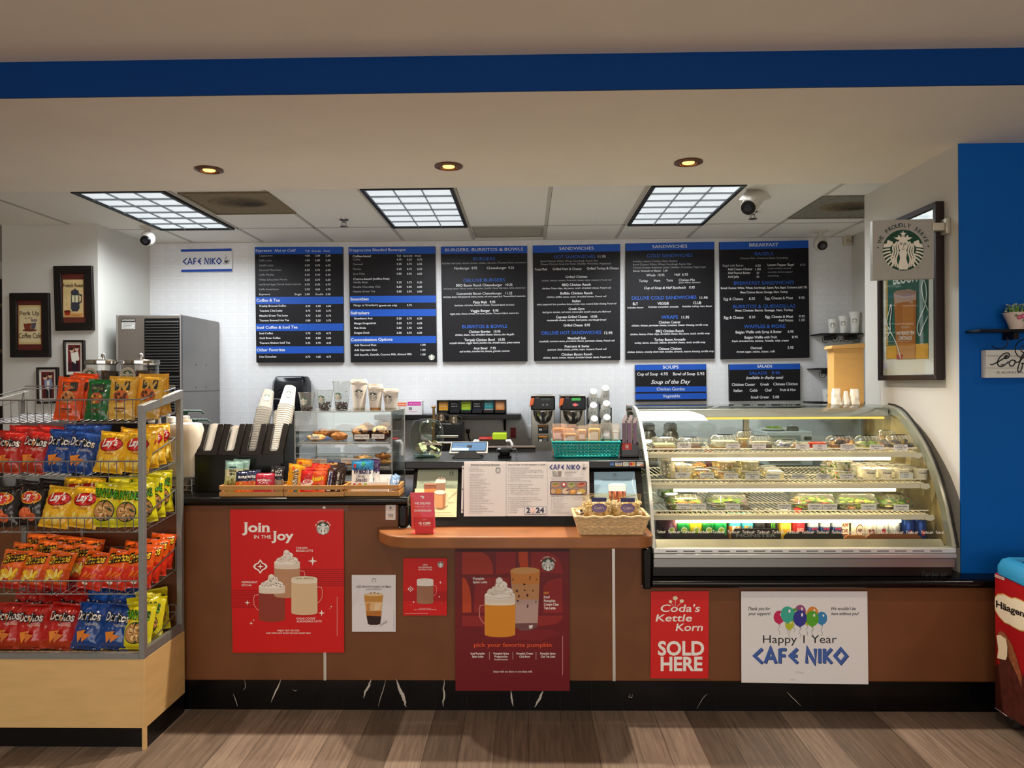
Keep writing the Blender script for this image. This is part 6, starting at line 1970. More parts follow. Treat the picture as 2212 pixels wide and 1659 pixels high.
for i, (px, c1) in enumerate(((300, 'c9b8ac'), (318, 'b3786a'), (336, 'd4c4b4'), (352, 'c88f7a'), (372, 'cfc2b2'), (396, 'c4b6a4'))):
	x = px_x(px, 3.86)
	t = thing('condiment_packet', ['pale', 'rose', 'cream', 'salmon', 'ivory', 'tan'][i] + ' condiment packet stack in the wire caddy under the jugs', 'packets', (x, 3.86, ZT + .003), 'condiment packets in the wire caddy')
	M().prism([(x - .025,3.84, ZT + .004), (x + .025,3.84, ZT + .004), (x + .02,3.87, ZT + .055), (x - .022,3.87, ZT + .055)], (0,.03,0), C(c1,.5, v=.2, sc=60)).build('packet', t)
	M().box(x - .018, x + .018,3.839,3.842, ZT + .012, ZT + .024, C('7a3028', .5)).build('band', t)
for i, (px, kind) in enumerate(((327, 'shaker'), (345, 'pump'), (362, 'pump'), (372, 'shaker'))):
	Y = 3.90
	c = at(px, 940, Y)
	z0 = ZT + .075
	zc = at(px, 912 if kind == 'shaker' else 925, Y).z
	t = thing('syrup_bottle' if kind == 'pump' else 'spice_shaker', ['clear shaker with a white cap, nearest the front rack post', 'clear bottle with a tall white pump, second from the front rack post', 'clear bottle with a short white pump behind the yellow chip bags', 'clear shaker with a white cap beside the rear rack post'][i], 'bottle' if kind == 'pump' else 'shaker', (c.x, Y, z0))
	M().lathe([(.026,0), (.028,.01), (.026, zc - z0 - .05), (.016, zc - z0 - .02), (.015, zc - z0)], G('dcdce4', 1.5,.05,.25), (c.x, Y, z0), 20).build('bottle_body', t)
	if kind == 'shaker':
		M().lathe([(.018, zc - z0 - .002), (.019, zc - z0 + .025), (.014, zc - z0 + .03), (.0, zc - z0 + .031)], WHITE, (c.x, Y, z0), 18).build('cap', t)
	else:
		M().lathe([(.018, zc - z0 - .002), (.017, zc - z0 + .015), (.007, zc - z0 + .03), (.006, zc - z0 + .07)], WHITE, (c.x, Y, z0), 16).box(c.x - .035, c.x + .012, Y - .008, Y + .008, zc + .066, zc + .08, WHITE).build('pump', t)

# ---- cup and lid organiser
Y0, Y1 = 3.80,4.06
x0, x1 = px_x(420, Y0), px_x(612, Y0)
YT = 3.90
zf, zb = at(500,983, Y0).z, at(560,915, YT).z
t = thing('cup_organizer', 'black four-bin cup and lid organizer on the worktop', 'organizer', ((x0 + x1) / 2, Y0, ZT))
OB = C('0c0b0b', .28)
wb_ = (x1 - x0) / 4
M().box(x0, x1, Y0, Y0 + .006, ZT, zf, OB).build('front_panel', t, bev=.002)
M().box(x0, x1, Y1 - .006, Y1, ZT, zb - .02, OB).build('back_panel', t)
m = M()
for k in range(5):
	x = x0 + wb_ * k
	m.prism([(x - .003, Y0 + .006, ZT), (x - .003, Y0 + .006, zf), (x - .003, YT, zb), (x - .003, Y1 - .006, zb - .02), (x - .003, Y1 - .006, ZT)], (.006,0,0), OB)
m.build('divider', t)
sv = Vector((0, YT - Y0, zb - zf))
for k in range(4):
	xa, xb = x0 + wb_ * k + .004, x0 + wb_ * (k + 1) - .004
	w_ = xb - xa
	r = .018
	o = lambda u, v: Vector((xa + w_ * u, Y0, zf)) + sv * v
	pts = [o(0,0), o(1,0), o(1,.93), o(.97,.98), o(.92,1), o(.74,1), o(.71,.97), o(.71,.22), o(.66,.14), o(.34,.14), o(.29,.22), o(.29,.97), o(.26,1), o(.08,1), o(.03,.98), o(0,.93)]
	M().prism(pts, sv.cross(Vector((1,0,0))).normalized() * .006, C('151313', .3)).build('slotted_front', t, bev=.0015)
LIDM = G('f3efe8', 1.5,.06,.55)
CUPM = G('f6f6f4', 1.6,.05,.30)

def axis_stack(name, label, k, n, dz, r0, r1, m, grp, s0=.03, lean=None, tip=None, rim=1.04):
	cxk = x0 + wb_ * (k + .5)
	nr_ = Vector((0,-(zb - zf), YT - Y0)).normalized()
	st = Vector((cxk, Y0, zf)) + sv * .02 - nr_ * (r1 + .012)
	ax = (lean or Vector((0, YT - Y0, zb - zf))).normalized()
	t = thing(name, label, 'cups' if 'cup' in name else 'lids', st, grp)
	mm = M()
	for i in range(n):
		a = st + ax * (s0 + dz * i)
		mm.cyl(a, a + ax * dz * .8, r1, m, r0, n=26, caps=(i in (0, n - 1)))
		mm.cyl(a + ax * dz * .8, a + ax * dz * .95, r0 * rim, m, r0 * rim, n=26, caps=True)
	mm.build('nested_pieces', t)
	e = st + ax * (s0 + dz * n)
	if tip:
		h_, rt = tip
		M().cyl(e, e + ax * h_, r0 * .97, m, rt, n=26, caps=False).cyl(e + ax * h_, e + ax * (h_ + .003), rt, m, rt * .98, n=26).build('end_cup', t)
		d1 = ax.cross(Vector((1,0,0))).normalized()
		if d1.y > 0:
			d1 = -d1
		p = Print(lambda u, v, l: e + ax * (h_ * .5 - v) + (Vector((1,0,0)) * math.sin(u / .04) + d1 * math.cos(u / .04)) * (r0 * .97 + (rt - r0 * .97) * (.5 - v / h_) + .0008 * l))
		p.siren(.012,0,.021, GREEN, WHITE, 1, full=False)
		p.build('emblem', t)
	return t

axis_stack('lid_stack', 'white plastic lids stacked in the first bin of the organizer', 0,26,.0062,.042,.0415, LIDM, 'lid stacks in the organizer', rim=1.006)
axis_stack('lid_stack', 'white plastic lids stacked in the second bin of the organizer', 1,24,.0062,.042,.0415, LIDM, 'lid stacks in the organizer', rim=1.006)
axis_stack('clear_cup_stack', 'tall stack of clear plastic cups leaning out of the third bin', 2,18,.0145,.041,.038, CUPM, 'cup stacks in the organizer', lean=Vector((.012,.16,.29)), tip=(.105,.029))
axis_stack('paper_cup_stack', 'tall stack of white paper cups leaning out of the fourth bin', 3,22,.0125,.043,.041, PCUP, 'cup stacks in the organizer', lean=Vector((.012,.155,.29)), tip=(.115,.030))
axis_stack('clear_cup_stack', 'short stack of clear cups half hidden behind the paper cup stack', 3,10,.012,.036,.034, CUPM, 'cup stacks in the organizer', s0=.16, lean=Vector((-.03,.2,.29)))

# ---- acrylic pastry case
YA, YBk = 3.86,4.26
xa, xb = px_x(636, YA), px_x(846, YA)
zA = at(740,889, YA).z
t = thing('pastry_case', 'clear acrylic pastry case with two trays, topped by sample cups', 'display case', ((xa + xb) / 2, YA, ZT))
AC = G('f4f7f6', 1.3,.02)
ED = G('cfd6d2', 2.0,.1,.25)
th = .005
M().box(xa, xb, YA, YBk, zA - th, zA, AC).build('top_panel', t)
for x in (xa, xb - th):
	M().box(x, x + th, YA, YBk, ZT, zA - th, AC).build('side_panel', t)
M().box(xa, xb, YBk - th, YBk, ZT, zA, AC).build('rear_door', t)
M().box(xa, xb, YA, YA + th, ZT, ZT + .07, AC).box(xa, xb, YA, YA + th, zA - .10, zA, AC).build('front_panel', t)
M().box(xa + th, xb - th, YA + th, YBk - th, ZT, ZT + .006, AC).build('base_panel', t)
m = M()
for x in (xa, xb):
	m.tube([(x, YA, ZT), (x, YA, zA), (x, YBk, zA), (x, YBk, ZT)], .0028, ED, 6)
m.tube([(xa, YA, zA), (xb, YA, zA)], .0028, ED, 6).tube([(xa, YBk, zA), (xb, YBk, zA)], .0028, ED, 6)
m.build('polished_edge', t)
trayz = [ZT + .105, ZT + .235]
TR = G('f2f4f4', 1.6,.04,.10)
for j, z in enumerate(trayz):
	M().prism([(xa + .012, YA + .012, z), (xb - .012, YA + .012, z), (xb - .012, YBk - .02, z + .035), (xa + .012, YBk - .02, z + .035)], (0,0,.004), TR).tube([(xa + .02, YA + .014, z + .012), (xb - .02, YA + .014, z + .012), (xb - .015, YBk - .025, z + .05), (xa + .015, YBk - .025, z + .05)], .004, ED, 6, True).build('tray', t)
	for x in (xa + th, xb - th - .01):
		M().prism([(x, YA + .03, z - .003), (x, YBk - .03, z + .03), (x, YBk - .03, z + .02), (x, YA + .03, z - .013)], (.01,0,0), AC).build('tray_rail', t)
CK = [C('c08a52', .7, v=.3, sc=60), C('a8703c', .75, v=.35, sc=60), C('d4a468', .7, v=.3, sc=60)]

def trz(j, y):
	return trayz[j] + .004 + .035 * (y - YA - .012) / (YBk - YA - .032)

def pastry(kind, label, px, py, j, y, r, m, grp, seed, dz=0.0, h=.018):
	x = at(px, py, y).x
	z = trz(j, y + r * .4) + .003 + dz
	t = thing(kind, label, 'pastry', (x, y, z), grp)
	if kind == 'muffin':
		mm = M().lathe([(r * .68,0), (r * .92, r * 1.05), (r * .8, r * 1.05)], C('3f2418', .6), (x, y, z), 18)
		for i in range(5):
			a = 2 * PI * i / 5 + seed
			mm.prism([(x + r * .9 * math.cos(a - .4), y + r * .9 * math.sin(a - .4), z + r * .9), (x + r * .9 * math.cos(a + .4), y + r * .9 * math.sin(a + .4), z + r * .9), (x + r * 1.15 * math.cos(a), y + r * 1.15 * math.sin(a), z + r * 1.55)], (.001,.001,0), C('4a2a1c', .6))
		mm.build('paper_liner', t)
		M().ball((x, y, z + r * 1.15), r * .95, m, rz=r * .62, nu=18, nv=10, lump=.35, seed=seed).build('muffin_top', t)
	else:
		M().ball((x, y, z + h * .5), r, m, ry=r * .8, rz=h * .5, nu=20, nv=10, lump=.25, seed=seed).build('dough', t)
		mm = M()
		rr = random.Random(seed)
		for i in range(9):
			a, q = rr.uniform(0,6.28), rr.uniform(0,.75)
			mm.ball((x + r * q * math.cos(a), y + r * .8 * q * math.sin(a), z + h * (.95 - .25 * q)), .006, C('4a2a1a', .6), nu=6, nv=4)
		mm.build('chip_topping', t)
	return t

PGp = 'pastries in the acrylic case'
pastry('scone', 'golden scone lying behind the tags on the upper tray, nearest the cups stack', 683,950,1,3.95,.05, CK[2], PGp, 1, h=.035)
pastry('scone', 'brown scone leaning on top of another on the upper tray', 697,938,1,4.02,.05, CK[1], PGp, 2,.012,.04)
pastry('scone', 'darker scone with raisins near the middle of the upper tray', 733,943,1,3.96,.045, CK[1], PGp, 3,0,.045)
pastry('scone', 'scone behind the middle of the upper tray', 720,938,1,4.06,.045, CK[0], PGp, 4,0,.045)
pastry('muffin', 'large nut muffin in a dark paper liner, first muffin on the upper tray', 778,940,1,3.95,.044, CK[0], PGp, 5)
pastry('muffin', 'nut muffin behind the first one on the upper tray', 792,932,1,4.05,.044, CK[2], PGp, 6)
pastry('muffin', 'blueberry muffin in a dark paper liner at the far end of the upper tray', 822,940,1,3.96,.044, CK[2], PGp, 7)
pastry('muffin', 'muffin behind the blueberry muffin on the upper tray', 832,932,1,4.07,.044, CK[0], PGp, 8)
pastry('cookie', 'chocolate chip cookie at the near end of the lower tray', 690,995,0,3.94,.048, CK[2], PGp, 9)
pastry('cookie', 'flat cookie half hidden behind the chocolate chip tag', 717,997,0,3.93,.04, CK[0], PGp, 10)
pastry('cookie', 'oat raisin cookie lying in the middle of the lower tray', 760,998,0,3.94,.045, CK[0], PGp, 11)
pastry('cookie', 'oat raisin cookie propped behind the oatmeal tag', 784,990,0,4.0,.05, CK[2], PGp, 12,.012,.03)
pastry('cookie', 'nut cookie on top of the pile at the far end of the lower tray', 828,982,0,3.97,.046, CK[1], PGp, 13,.03,.03)
pastry('cookie', 'nut cookie under the pile at the far end of the lower tray', 832,992,0,3.98,.05, CK[2], PGp, 14,0,.026)
PK = (400,790,4.424)
for lab, s1, s2, q, Y in (('tag for the berry scones on the upper tray', 'berry scone', '$4.00', (1196,668,1284,704), 3.885), ('tag in front of the first nut muffins', 'banana nut muffin', '$4.00', (1616,657,1758,702), 3.885), ('tag in front of the blueberry muffins', 'blueberry muffin', '$4.00', (1782,655,1903,697), 3.885),
					  ('tag for the chocolate chip cookies on the lower tray', 'chocolate chip cookie', '$2.75', (1180,890,1352,932), 3.885), ('tag for the oatmeal raisin cookies on the lower tray', 'oatmeal raisin cookie', '$2.75', (1490,886,1668,930), 3.885), ('tag for the wheat cookies on the lower tray', 'wheat cookie', '$2.75', (1746,884,1848,926), 3.885)):
	t = sheet('pastry_tag', 'small white ' + lab, 'tag', [(400 + u / 4.424,790 + v / 4.424) for u, v in ((q[0], q[1]), (q[2], q[1]), (q[2], q[3]), (q[0], q[3]))], Y, .0015, C('ece8e0', .5), 'white tags in the pastry case')
	p = PY(Y, *PK, step=.0004)
	w_ = q[2] - q[0]
	p.text(s1, q[0] + 10, q[2] - 10, q[1] + 22, INK, 10,2, bold=.01).text(s2, q[0] + w_ * .4, q[2] - w_ * .38, q[1] + 37, INK, 9,2)
	p.build('print', t)

# sample cups on the pastry case
for i, (px0, px1, pyt, pyb, em, beans) in enumerate(((645,681,847,889,(659,867), 886), (684,720,842,889,(697,863), 876), (719,757,824,889,(733,857), 876))):
	Y = 4.02
	a3, b3 = at(px0, pyb, Y), at(px1, pyt, Y)
	c = ((a3.x + b3.x) / 2, Y, zA)
	r1 = (b3.x - a3.x) / 2
	hh = b3.z - zA
	r0 = r1 * .68
	t = thing('clear_sample_cup', ['shortest', 'middle', 'tallest'][i] + ' of three clear sample cups with coffee beans on the pastry case', 'cup', c, 'clear sample cups on the pastry case')
	M().shell([(r0,.002), (r1 * .97, hh), (r1 * 1.03, hh), (r1 * 1.03, hh - .004)], G('f1f4f3', 1.6,.04,.05), c, 28).lathe([(.0,.001), (r0,.001)], G('f1f4f3', 1.5,.04), c, 28).build('cup_body', t)
	m = M()
	rr = random.Random(i)
	bh = at(px0, beans, Y).z - zA + .012
	for k in range(90):
		a, q = rr.uniform(0,6.28), math.sqrt(rr.random()) * r0 * .95
		m.ball((c[0] + q * math.cos(a), c[1] + q * math.sin(a), zA + .006 + rr.random() * max(.01, bh)), .0055, C('2a1912', .5), rz=.0042, nu=6, nv=4)
	o = m.build('coffee_beans', t)
	o['kind'] = 'stuff'
	e = at(em[0], em[1], Y - r1)
	cup_print(t, c, hh, r0, r1,.0215, e.z - zA, g=C('2f7a5c', .5), ang=(em[0] - (px0 + px1) / 2) / (px1 - px0) * 2.0)
	p = Print(lambda u, v, l: Vector((c[0] + r1 * .86 * math.sin(u), c[1] - r1 * .86 * math.cos(u), zA + hh * v)))
	for v in (.35,.5,.65):
		p.rect(.75, v, 1.05, v + .012, C('4a6a5c'), 1)
	p.build('measure_marks', t)
for i, (px0, px1, pyt, pyb, em, lidh) in enumerate(((758,794,819,888,(779,851), 826), (794,828,829,888,(808,857), 838), (826,862,839,888,(840,863), 846))):
	Y = 4.04
	a3, b3 = at(px0, pyb, Y), at(px1, pyt, Y)
	c = ((a3.x + b3.x) / 2, Y, zA)
	r1 = (b3.x - a3.x) / 2 * .96
	zl = at(px0, lidh, Y).z - zA
	r0 = r1 * .68
	t = thing('lidded_paper_cup', ['tallest', 'middle', 'shortest'][i] + ' of three white lidded paper cups on the pastry case', 'cup', c, 'lidded sample cups on the pastry case')
	paper_cup(t, c, zl, r0, r1 * .97)
	M().lathe([(r1 * 1.04, zl - .004), (r1 * 1.04, zl + .006), (r1 * .96, zl + .008), (r1 * .92, b3.z - zA), (r1 * .80, b3.z - zA), (r1 * .78, b3.z - zA - .004), (.0, b3.z - zA - .004)], C('e9e0d2', .4), c, 28).build('sip_lid', t)
	e = at(em[0], em[1], Y - r1)
	cup_print(t, c, zl, r0, r1 * .97,.0225, e.z - zA, g=C('12382c', .5), ang=(em[0] - (px0 + px1) / 2) / (px1 - px0) * 2.2, full=True, band=(.003,.014, C('b98a4c' if i == 1 else 'b8bcae', .5)))

# ---- wooden crates with snacks
WD = C('b98b52', .55, v=.12, sc=6, st=(1,10,10))
KC = (460,1000,5.027)

def crate(label, pxa, pxb, Ya, Yb, ang=0.0):
	xa_, xb_ = px_x(pxa, Ya), px_x(pxb, Ya)
	t = thing('wooden_crate', label, 'crate', ((xa_ + xb_) / 2, Ya, ZT), 'slatted wooden snack crates on the worktop')
	for z0_, z1_ in ((ZT + .002, ZT + .024), (ZT + .036, ZT + .056)):
		M().box(xa_, xb_, Ya, Ya + .007, z0_, z1_, WD).build('front_slat', t, bev=.001)
		M().box(xa_, xb_, Yb - .007, Yb, z0_, z1_, WD).build('rear_slat', t, bev=.001)
		M().box(xa_, xa_ + .007, Ya + .007, Yb - .007, z0_, z1_, WD).build('side_slat', t)
		M().box(xb_ - .007, xb_, Ya + .007, Yb - .007, z0_, z1_, WD).build('side_slat', t)
	for x in (xa_ + .007, xb_ - .019):
		for y in (Ya + .007, Yb - .019):
			M().box(x, x + .012, y, y + .012, ZT + .001, ZT + .052, WD).build('corner_post', t)
	M().box(xa_ + .007, xb_ - .007, Ya + .007, Yb - .007, ZT + .001, ZT + .007, WD).build('base_board', t)
	return xa_, xb_

crate('wooden crate of trail mix and nut bags, nearest the snack rack', 472,611,3.625,3.775)
crate('wooden crate of chocolate candy, between the other two crates', 612,741,3.62,3.775)
crate('wooden crate with fruit snacks and an inner white tray, nearest the register', 742,861,3.63,3.78)

def pouch(w_, h_, t_, fn_mat, seed=0, nu=22, nv=26, crimp=.06):
	"""pillow bag in local space: base at the origin, front towards -Y; fn_mat(u, v) picks a surface for u, v in 0..1 (v up)"""
	m = M()

	def P(u, v, side):
		a = 2 * u - 1
		g = (1 - abs(a) ** 2.6) * max(0,1 - abs(2 * v - 1) ** 4.5)
		if v < crimp or v > 1 - crimp:
			g *= .0
		wr = 1 - .07 * max(0,1 - abs(2 * v - 1) ** 3)
		n = noise.noise(Vector((a * 2.2 + seed * 5.1, v * 3.4, side * 3.0 + seed)))
		n2 = 1 - 2.2 * abs(noise.noise(Vector((a * 4.2 + v * 2 + seed, v * 5.5 - a, side * 7.0))))
		y = side * t_ / 2 * g * (1 + .25 * n) + side * g * t_ * .14 * n2 + .004 * n * (1 if g == 0 else .3)
		return Vector((a * w_ / 2 * wr + .003 * n2, y, v * h_ + .004 * n * abs(a)))
	for side in (-1,1):
		vs = [P(i / nu, j / nv, side) for j in range(nv + 1) for i in range(nu + 1)]
		for j in range(nv):
			for i in range(nu):
				pass
		base = len(m.v)
		m.v.extend(vs)
		for j in range(nv):
			for i in range(nu):
				q = [base + j * (nu + 1) + i, base + j * (nu + 1) + i + 1, base + (j + 1) * (nu + 1) + i + 1, base + (j + 1) * (nu + 1) + i]
				m.f.append(q if side < 0 else q[::-1])
				m.mi.append(m.mid(fn_mat((i + .5) / nu, (j + .5) / nv)))
	return m, (lambda u, v, l: P(u / 1000 + .5,1 - v / 1000,-1) + Vector((0,-.0026 - .0007 * l, 0)))

def snack(name, label, x, y, z, w_, h_, t_, fm, art, grp, seed, tilt=.3, yaw=0.0, roll=0.0, cat='snack bag'):
	t = thing(name, label, cat, (x, y, z), grp, local=True)
	t.rotation_euler = (-tilt, roll, yaw)
	m, fn = pouch(w_, h_, t_, fm, seed)
	m.build('bag_body', t, angle=60)
	p = Print(fn)
	art(p)
	if p.m.f:
		p.build('print', t)
	return t

def foil(h, r=.26):
	return C(h, r, 0.0, coat=.55)

GS = 'small snack bags in the wooden crates'

def art_trail(p):
	p.rrect(-330,260,330,470,60, C('e9e2c4', .4), 1).text('TRAIL', -240,240,360, INK, 70,2, bold=.02).text('MIX', -140,140,450, INK, 60,2, bold=.02)
	for i in range(14):
		p.ell(rnd.uniform(-330,330), rnd.uniform(600,880), 70,40, C(['8a7a3c', '6e6a34', 'a8904c'][i % 3], .5), 1,10, rot=i)
	p.rect(-200,190,200,240, C('1e3a44', .4), 2)

zc_ = ZT + .009
snack('trail_mix_bag', 'pale green trail mix bag, first in the near crate', px_x(500,3.68), 3.68, zc_, .095,.165,.03, lambda u, v: foil('8fb5ae') if v > .72 else foil('c6cf9a') if v > .4 else foil('a7a866'), art_trail, GS, 1,.2)
snack('trail_mix_bag', 'second trail mix bag leaning behind the first in the near crate', px_x(516,3.73), 3.735, zc_, .09,.165,.025, lambda u, v: foil('8fb5ae') if v > .72 else foil('b9c49a'), art_trail, GS, 2,.12,-.1)

def art_nut(p):
	p.text('nuts', -260,260,330, WHITE, 130,2, bold=.02)
	for i in range(8):
		p.ell(rnd.uniform(-300,300), rnd.uniform(520,900), 90,60, C(['e8842c', 'd85a2c', 'e8b04c'][i % 3], .4), 1,10)

snack('nut_bag', 'navy and orange snack bag, first of two in the near crate', px_x(521,3.66), 3.665, zc_, .085,.115,.028, lambda u, v: foil('1d2748') if v > .55 else foil('d8702c'), art_nut, GS, 3,.2)
snack('nut_bag', 'navy and orange snack bag, second of two in the near crate', px_x(539,3.66), 3.675, zc_, .085,.118,.028, lambda u, v: foil('1d2748') if v > .55 else foil('d8702c'), art_nut, GS, 4,.15,.1)
snack('pretzel_bag', 'pinkish red snack bag in the near crate', px_x(567,3.66), 3.665, zc_, .11,.105,.03, lambda u, v: foil('b32a44'), lambda p: p.text('PROTEIN', -300,300,420, WHITE, 90,2, bold=.02).text('PUFFS', -220,220,540, C('f0c0c4'), 90,2, bold=.02).rrect(-320,600,320,800,50, C('d8707c', .4), 1), GS, 5,.2)
for i, (px, yy) in enumerate(((592,3.70), (600,3.67))):
	snack('nut_bar', ['black and tan nut bar standing behind, in the near crate', 'black and tan nut bar in front, at the end of the near crate'][i], px_x(px, yy), yy, zc_, .05,.135,.02, lambda u, v: foil('22242c') if v > .5 else foil('8c7c68'), lambda p: p.text('NUT', -350,350,230, WHITE, 90,2).text('BAR', -350,350,360, WHITE, 90,2).rect(-400,480,400,500, C('d8d4cc'), 1), GS, 6 + i, .2,.15)

def art_mm(p):
	q = Print(lambda u, v, l: p.fn(v, -u, l))
	q.text("m&m's", -820,-180,130, C('3a1c12', .4), 330,2, bold=.05).text("m&m's", -820,-180,130, C('efe6d8', .4), 330,3, bold=.0)
	for f, mi in zip(q.m.f, q.m.mi):
		p.m.add([q.m.v[i] for i in f], [range(len(f))], q.m.ms[mi])
	for c, x, y in (('c8402a', -180,150), ('4a8a3a', 160,880), ('d8842c', 300,760), ('3a6ab0', 40,930)):
		p.ell(x, y, 80,60, C(c, .3), 3,14)

def art_kit(p):
	p.ell(0,560,400,150, WHITE, 1,20, rot=-.15, rings=3).text('KitKat', -320,320,620, C('c81a1a', .4), 190,3, bold=.03, shear=.2, slope=-.15)

def art_rees(p):
	p.text("Reese's", -380,380,480, C('f4d430', .4), 200,2, bold=.04, shear=.15, slope=-.08)
	p.ell(0,740,240,130, C('6a3a1c', .4), 1,18, rings=2)

def art_snick(p):
	q = Print(lambda u, v, l: p.fn(v, -u, l))
	q.poly([(-880,-250), (-120,-250), (-120,230), (-880,230)], WHITE, 1).text('SNICKERS', -860,-140,150, C('1a2f8a', .4), 250,3, bold=.03)
	for f, mi in zip(q.m.f, q.m.mi):
		p.m.add([q.m.v[i] for i in f], [range(len(f))], q.m.ms[mi])

def art_twix(p):
	q = Print(lambda u, v, l: p.fn(v, -u, l))
	q.text('MILKY WAY', -880,-120,120, C('efe9df', .4), 240,3, bold=.03)
	for f, mi in zip(q.m.f, q.m.mi):
		p.m.add([q.m.v[i] for i in f], [range(len(f))], q.m.ms[mi])

GC = 'candy packs in the middle crate'
snack('candy_bag', 'yellow candy bag with brown sideways letters, front of the middle crate', px_x(633,3.66), 3.66, zc_, .085,.15,.022, lambda u, v: foil('e09a1c'), art_mm, GC, 11,.22,.1,.08)
snack('candy_bag', 'yellow candy bag standing behind the first one in the middle crate', px_x(645,3.72), 3.735, zc_, .085,.168,.02, lambda u, v: foil('dd951a'), art_mm, GC, 12,.12,-.05,.1)
for i, (px, yy, hh) in enumerate(((660,3.66,.12), (663,3.70,.13), (668,3.735,.145))):
	snack('wafer_bar', ['red wafer bar pack, front rank of the middle crate', 'red wafer bar pack, second rank of the middle crate', 'red wafer bar pack, rear rank of the middle crate'][i], px_x(px, yy), yy, zc_, .085, hh, .016, lambda u, v: foil('c8201c'), art_kit, GC, 13 + i, .2)
for i, (px, yy, hh) in enumerate(((684,3.66,.118), (689,3.70,.13), (693,3.735,.14))):
	snack('peanut_cups', ['orange peanut cup pack, front rank of the middle crate', 'orange peanut cup pack, second rank of the middle crate', 'orange peanut cup pack, rear rank of the middle crate'][i], px_x(px, yy), yy, zc_, .08, hh, .016, lambda u, v: foil('e0541c'), art_rees, GC, 17 + i, .2)
for i, (px, yy) in enumerate(((706,3.66), (713,3.69))):
	snack('chocolate_bar', ['blue and white lettered chocolate bar standing in the middle crate', 'brown-topped chocolate bar just behind the lettered one'][i], px_x(px, yy), yy, zc_, .035,.125 + .015 * i, .018, lambda u, v: foil('4a2a22'), art_snick, GC, 21 + i, .2,.2,.15)
for i, (px, yy) in enumerate(((723,3.66), (731,3.69), (726,3.73))):
	snack('chocolate_bar', ['dark chocolate bar with pale sideways letters, front of the middle crate', 'dark chocolate bar second at the end of the middle crate', 'dark chocolate bar at the rear end of the middle crate'][i], px_x(px, yy), yy, zc_, .038,.125 + .012 * i, .018, lambda u, v: foil('2c1c18'), art_twix, GC, 23 + i, .2,.2,.15)

def art_welch(p):
	p.text("Welch's", -420,420,420, C('2a2a5c', .4), 190,2, bold=.03, serif=True).text('Fruit', -160,160,540, C('2a2a5c', .4), 90,2).text('Snacks', -280,280,660, C('2a2a5c', .4), 120,2, bold=.01, shear=.2)
	for i, c in enumerate(('c22a3a', '5a2a6a', 'e08a2c', 'd84a2c', '7aa83a', 'c22a3a')):
		p.ell(-330 + 130 * i, 760 + 60 * (i % 2), 70,60, C(c, .4), 2,12)
	p.ell(-330,180,70,60, C('c23a3a', .4), 2,12).ell(60,120,80,60, C('3a9a5a', .4), 2,12)

GF = 'fruit snack packs in the far crate'
snack('fruit_snack_bag', 'white and blue fruit snack bag, front one in the far crate', px_x(779,3.68), 3.68, zc_, .115,.165,.025, lambda u, v: foil('2f86b8') if v > .68 else foil('ece8e2'), art_welch, GF, 31,.2)
snack('fruit_snack_bag', 'fruit snack bag with a purple edge leaning behind the first in the far crate', px_x(796,3.74), 3.735, zc_, .11,.165,.022, lambda u, v: foil('2f86b8') if u < .5 else foil('4a2a5c') if v > .6 else foil('d8d2cc'), art_welch, GF, 32,.1,-.15)
a3, b3 = px_x(797,3.66), px_x(838,3.66)
t = thing('snack_tray', 'white cardboard tray tilted inside the far crate', 'tray', ((a3 + b3) / 2,3.70, zc_))
m = M().box(a3, b3,3.648,3.651, zc_, zc_ + .06, WHITE).box(a3, b3,3.745,3.748, zc_, zc_ + .085, WHITE).box(a3, a3 + .003,3.651,3.745, zc_, zc_ + .07, WHITE).box(b3 - .003, b3,3.651,3.745, zc_, zc_ + .08, WHITE).box(a3, b3,3.65,3.746, zc_, zc_ + .003, WHITE)
m.build('tray_body', t)
M().box(a3 + .01, b3 - .01,3.66,3.74, zc_ + .02, zc_ + .045, C('c9ccd2', .4, v=.3, sc=50)).build('inner_fill', t)
for i, (px, yy) in enumerate(((845,3.68), (851,3.72))):
	snack('mint_pack', ['light blue wrapped mint pack in front at the corner of the far crate', 'light blue wrapped mint pack behind at the corner of the far crate'][i], px_x(px, yy), yy, zc_ + .02,.035,.08,.018, lambda u, v: foil('7a9cc8'), lambda p: p.rect(-300,400,300,620, C('dfe6f0', .4), 1), GF, 35 + i, .5,.6,.5)

# ==== curved glass display case
XA, XB = .608,2.058
prof = [(3.605,.80), (3.625,.86), (3.645,.912), (3.668,.98), (3.70,1.047), (3.745,1.125), (3.80,1.20), (3.855,1.258), (3.915,1.311), (3.965,1.353), (4.02,1.39), (4.075,1.422), (4.13,1.447), (4.20,1.462), (4.27,1.467)]
YR = 4.56
t = thing('glass_display_case', 'refrigerated display case with a curved glass front and three lit wire shelves', 'display case', ((XA + XB) / 2,3.6,.655))
SIL = C('c4c6c4', .3,.75)
SILD = C('8f918f', .3,.8)
M().box(XA, XB, 3.63, YR, .656,.72, C('0d0e0f', .3)).build('black_base', t, bev=.004)
m = M().box(XA, XB - .005,3.60,3.66,.706,.752, SILD)
m.box(XA, XB, 3.592,3.66,.752,.775, SIL).box(XA, XB, 3.598,3.66,.775,.800, C('d9dbd9', .35,.5))
m.build('front_rail', t, bev=.004)
m = M()
for k in range(16):
	x = XA + .06 + (XB - XA - .1) * k / 16
	m.box(x, x + .055,3.596,3.60,.785,.7885, C('3a3a38', .6))
m.build('rail_slot', t)
GLC = G('f6faf6', 1.3,.015)
m = M()
n = len(prof)
vs = [(x, y, z) for x in (XA + .012, XB - .012) for y, z in prof]
m.add(vs, [(i, i + 1, n + i + 1, n + i) for i in range(n - 1)], GLC)
m.build('curved_glass', t)
m = M()
vs = [(x, y, z) for x in (XA, XB) for y, z in ((4.27,1.467), (4.30,1.467))]
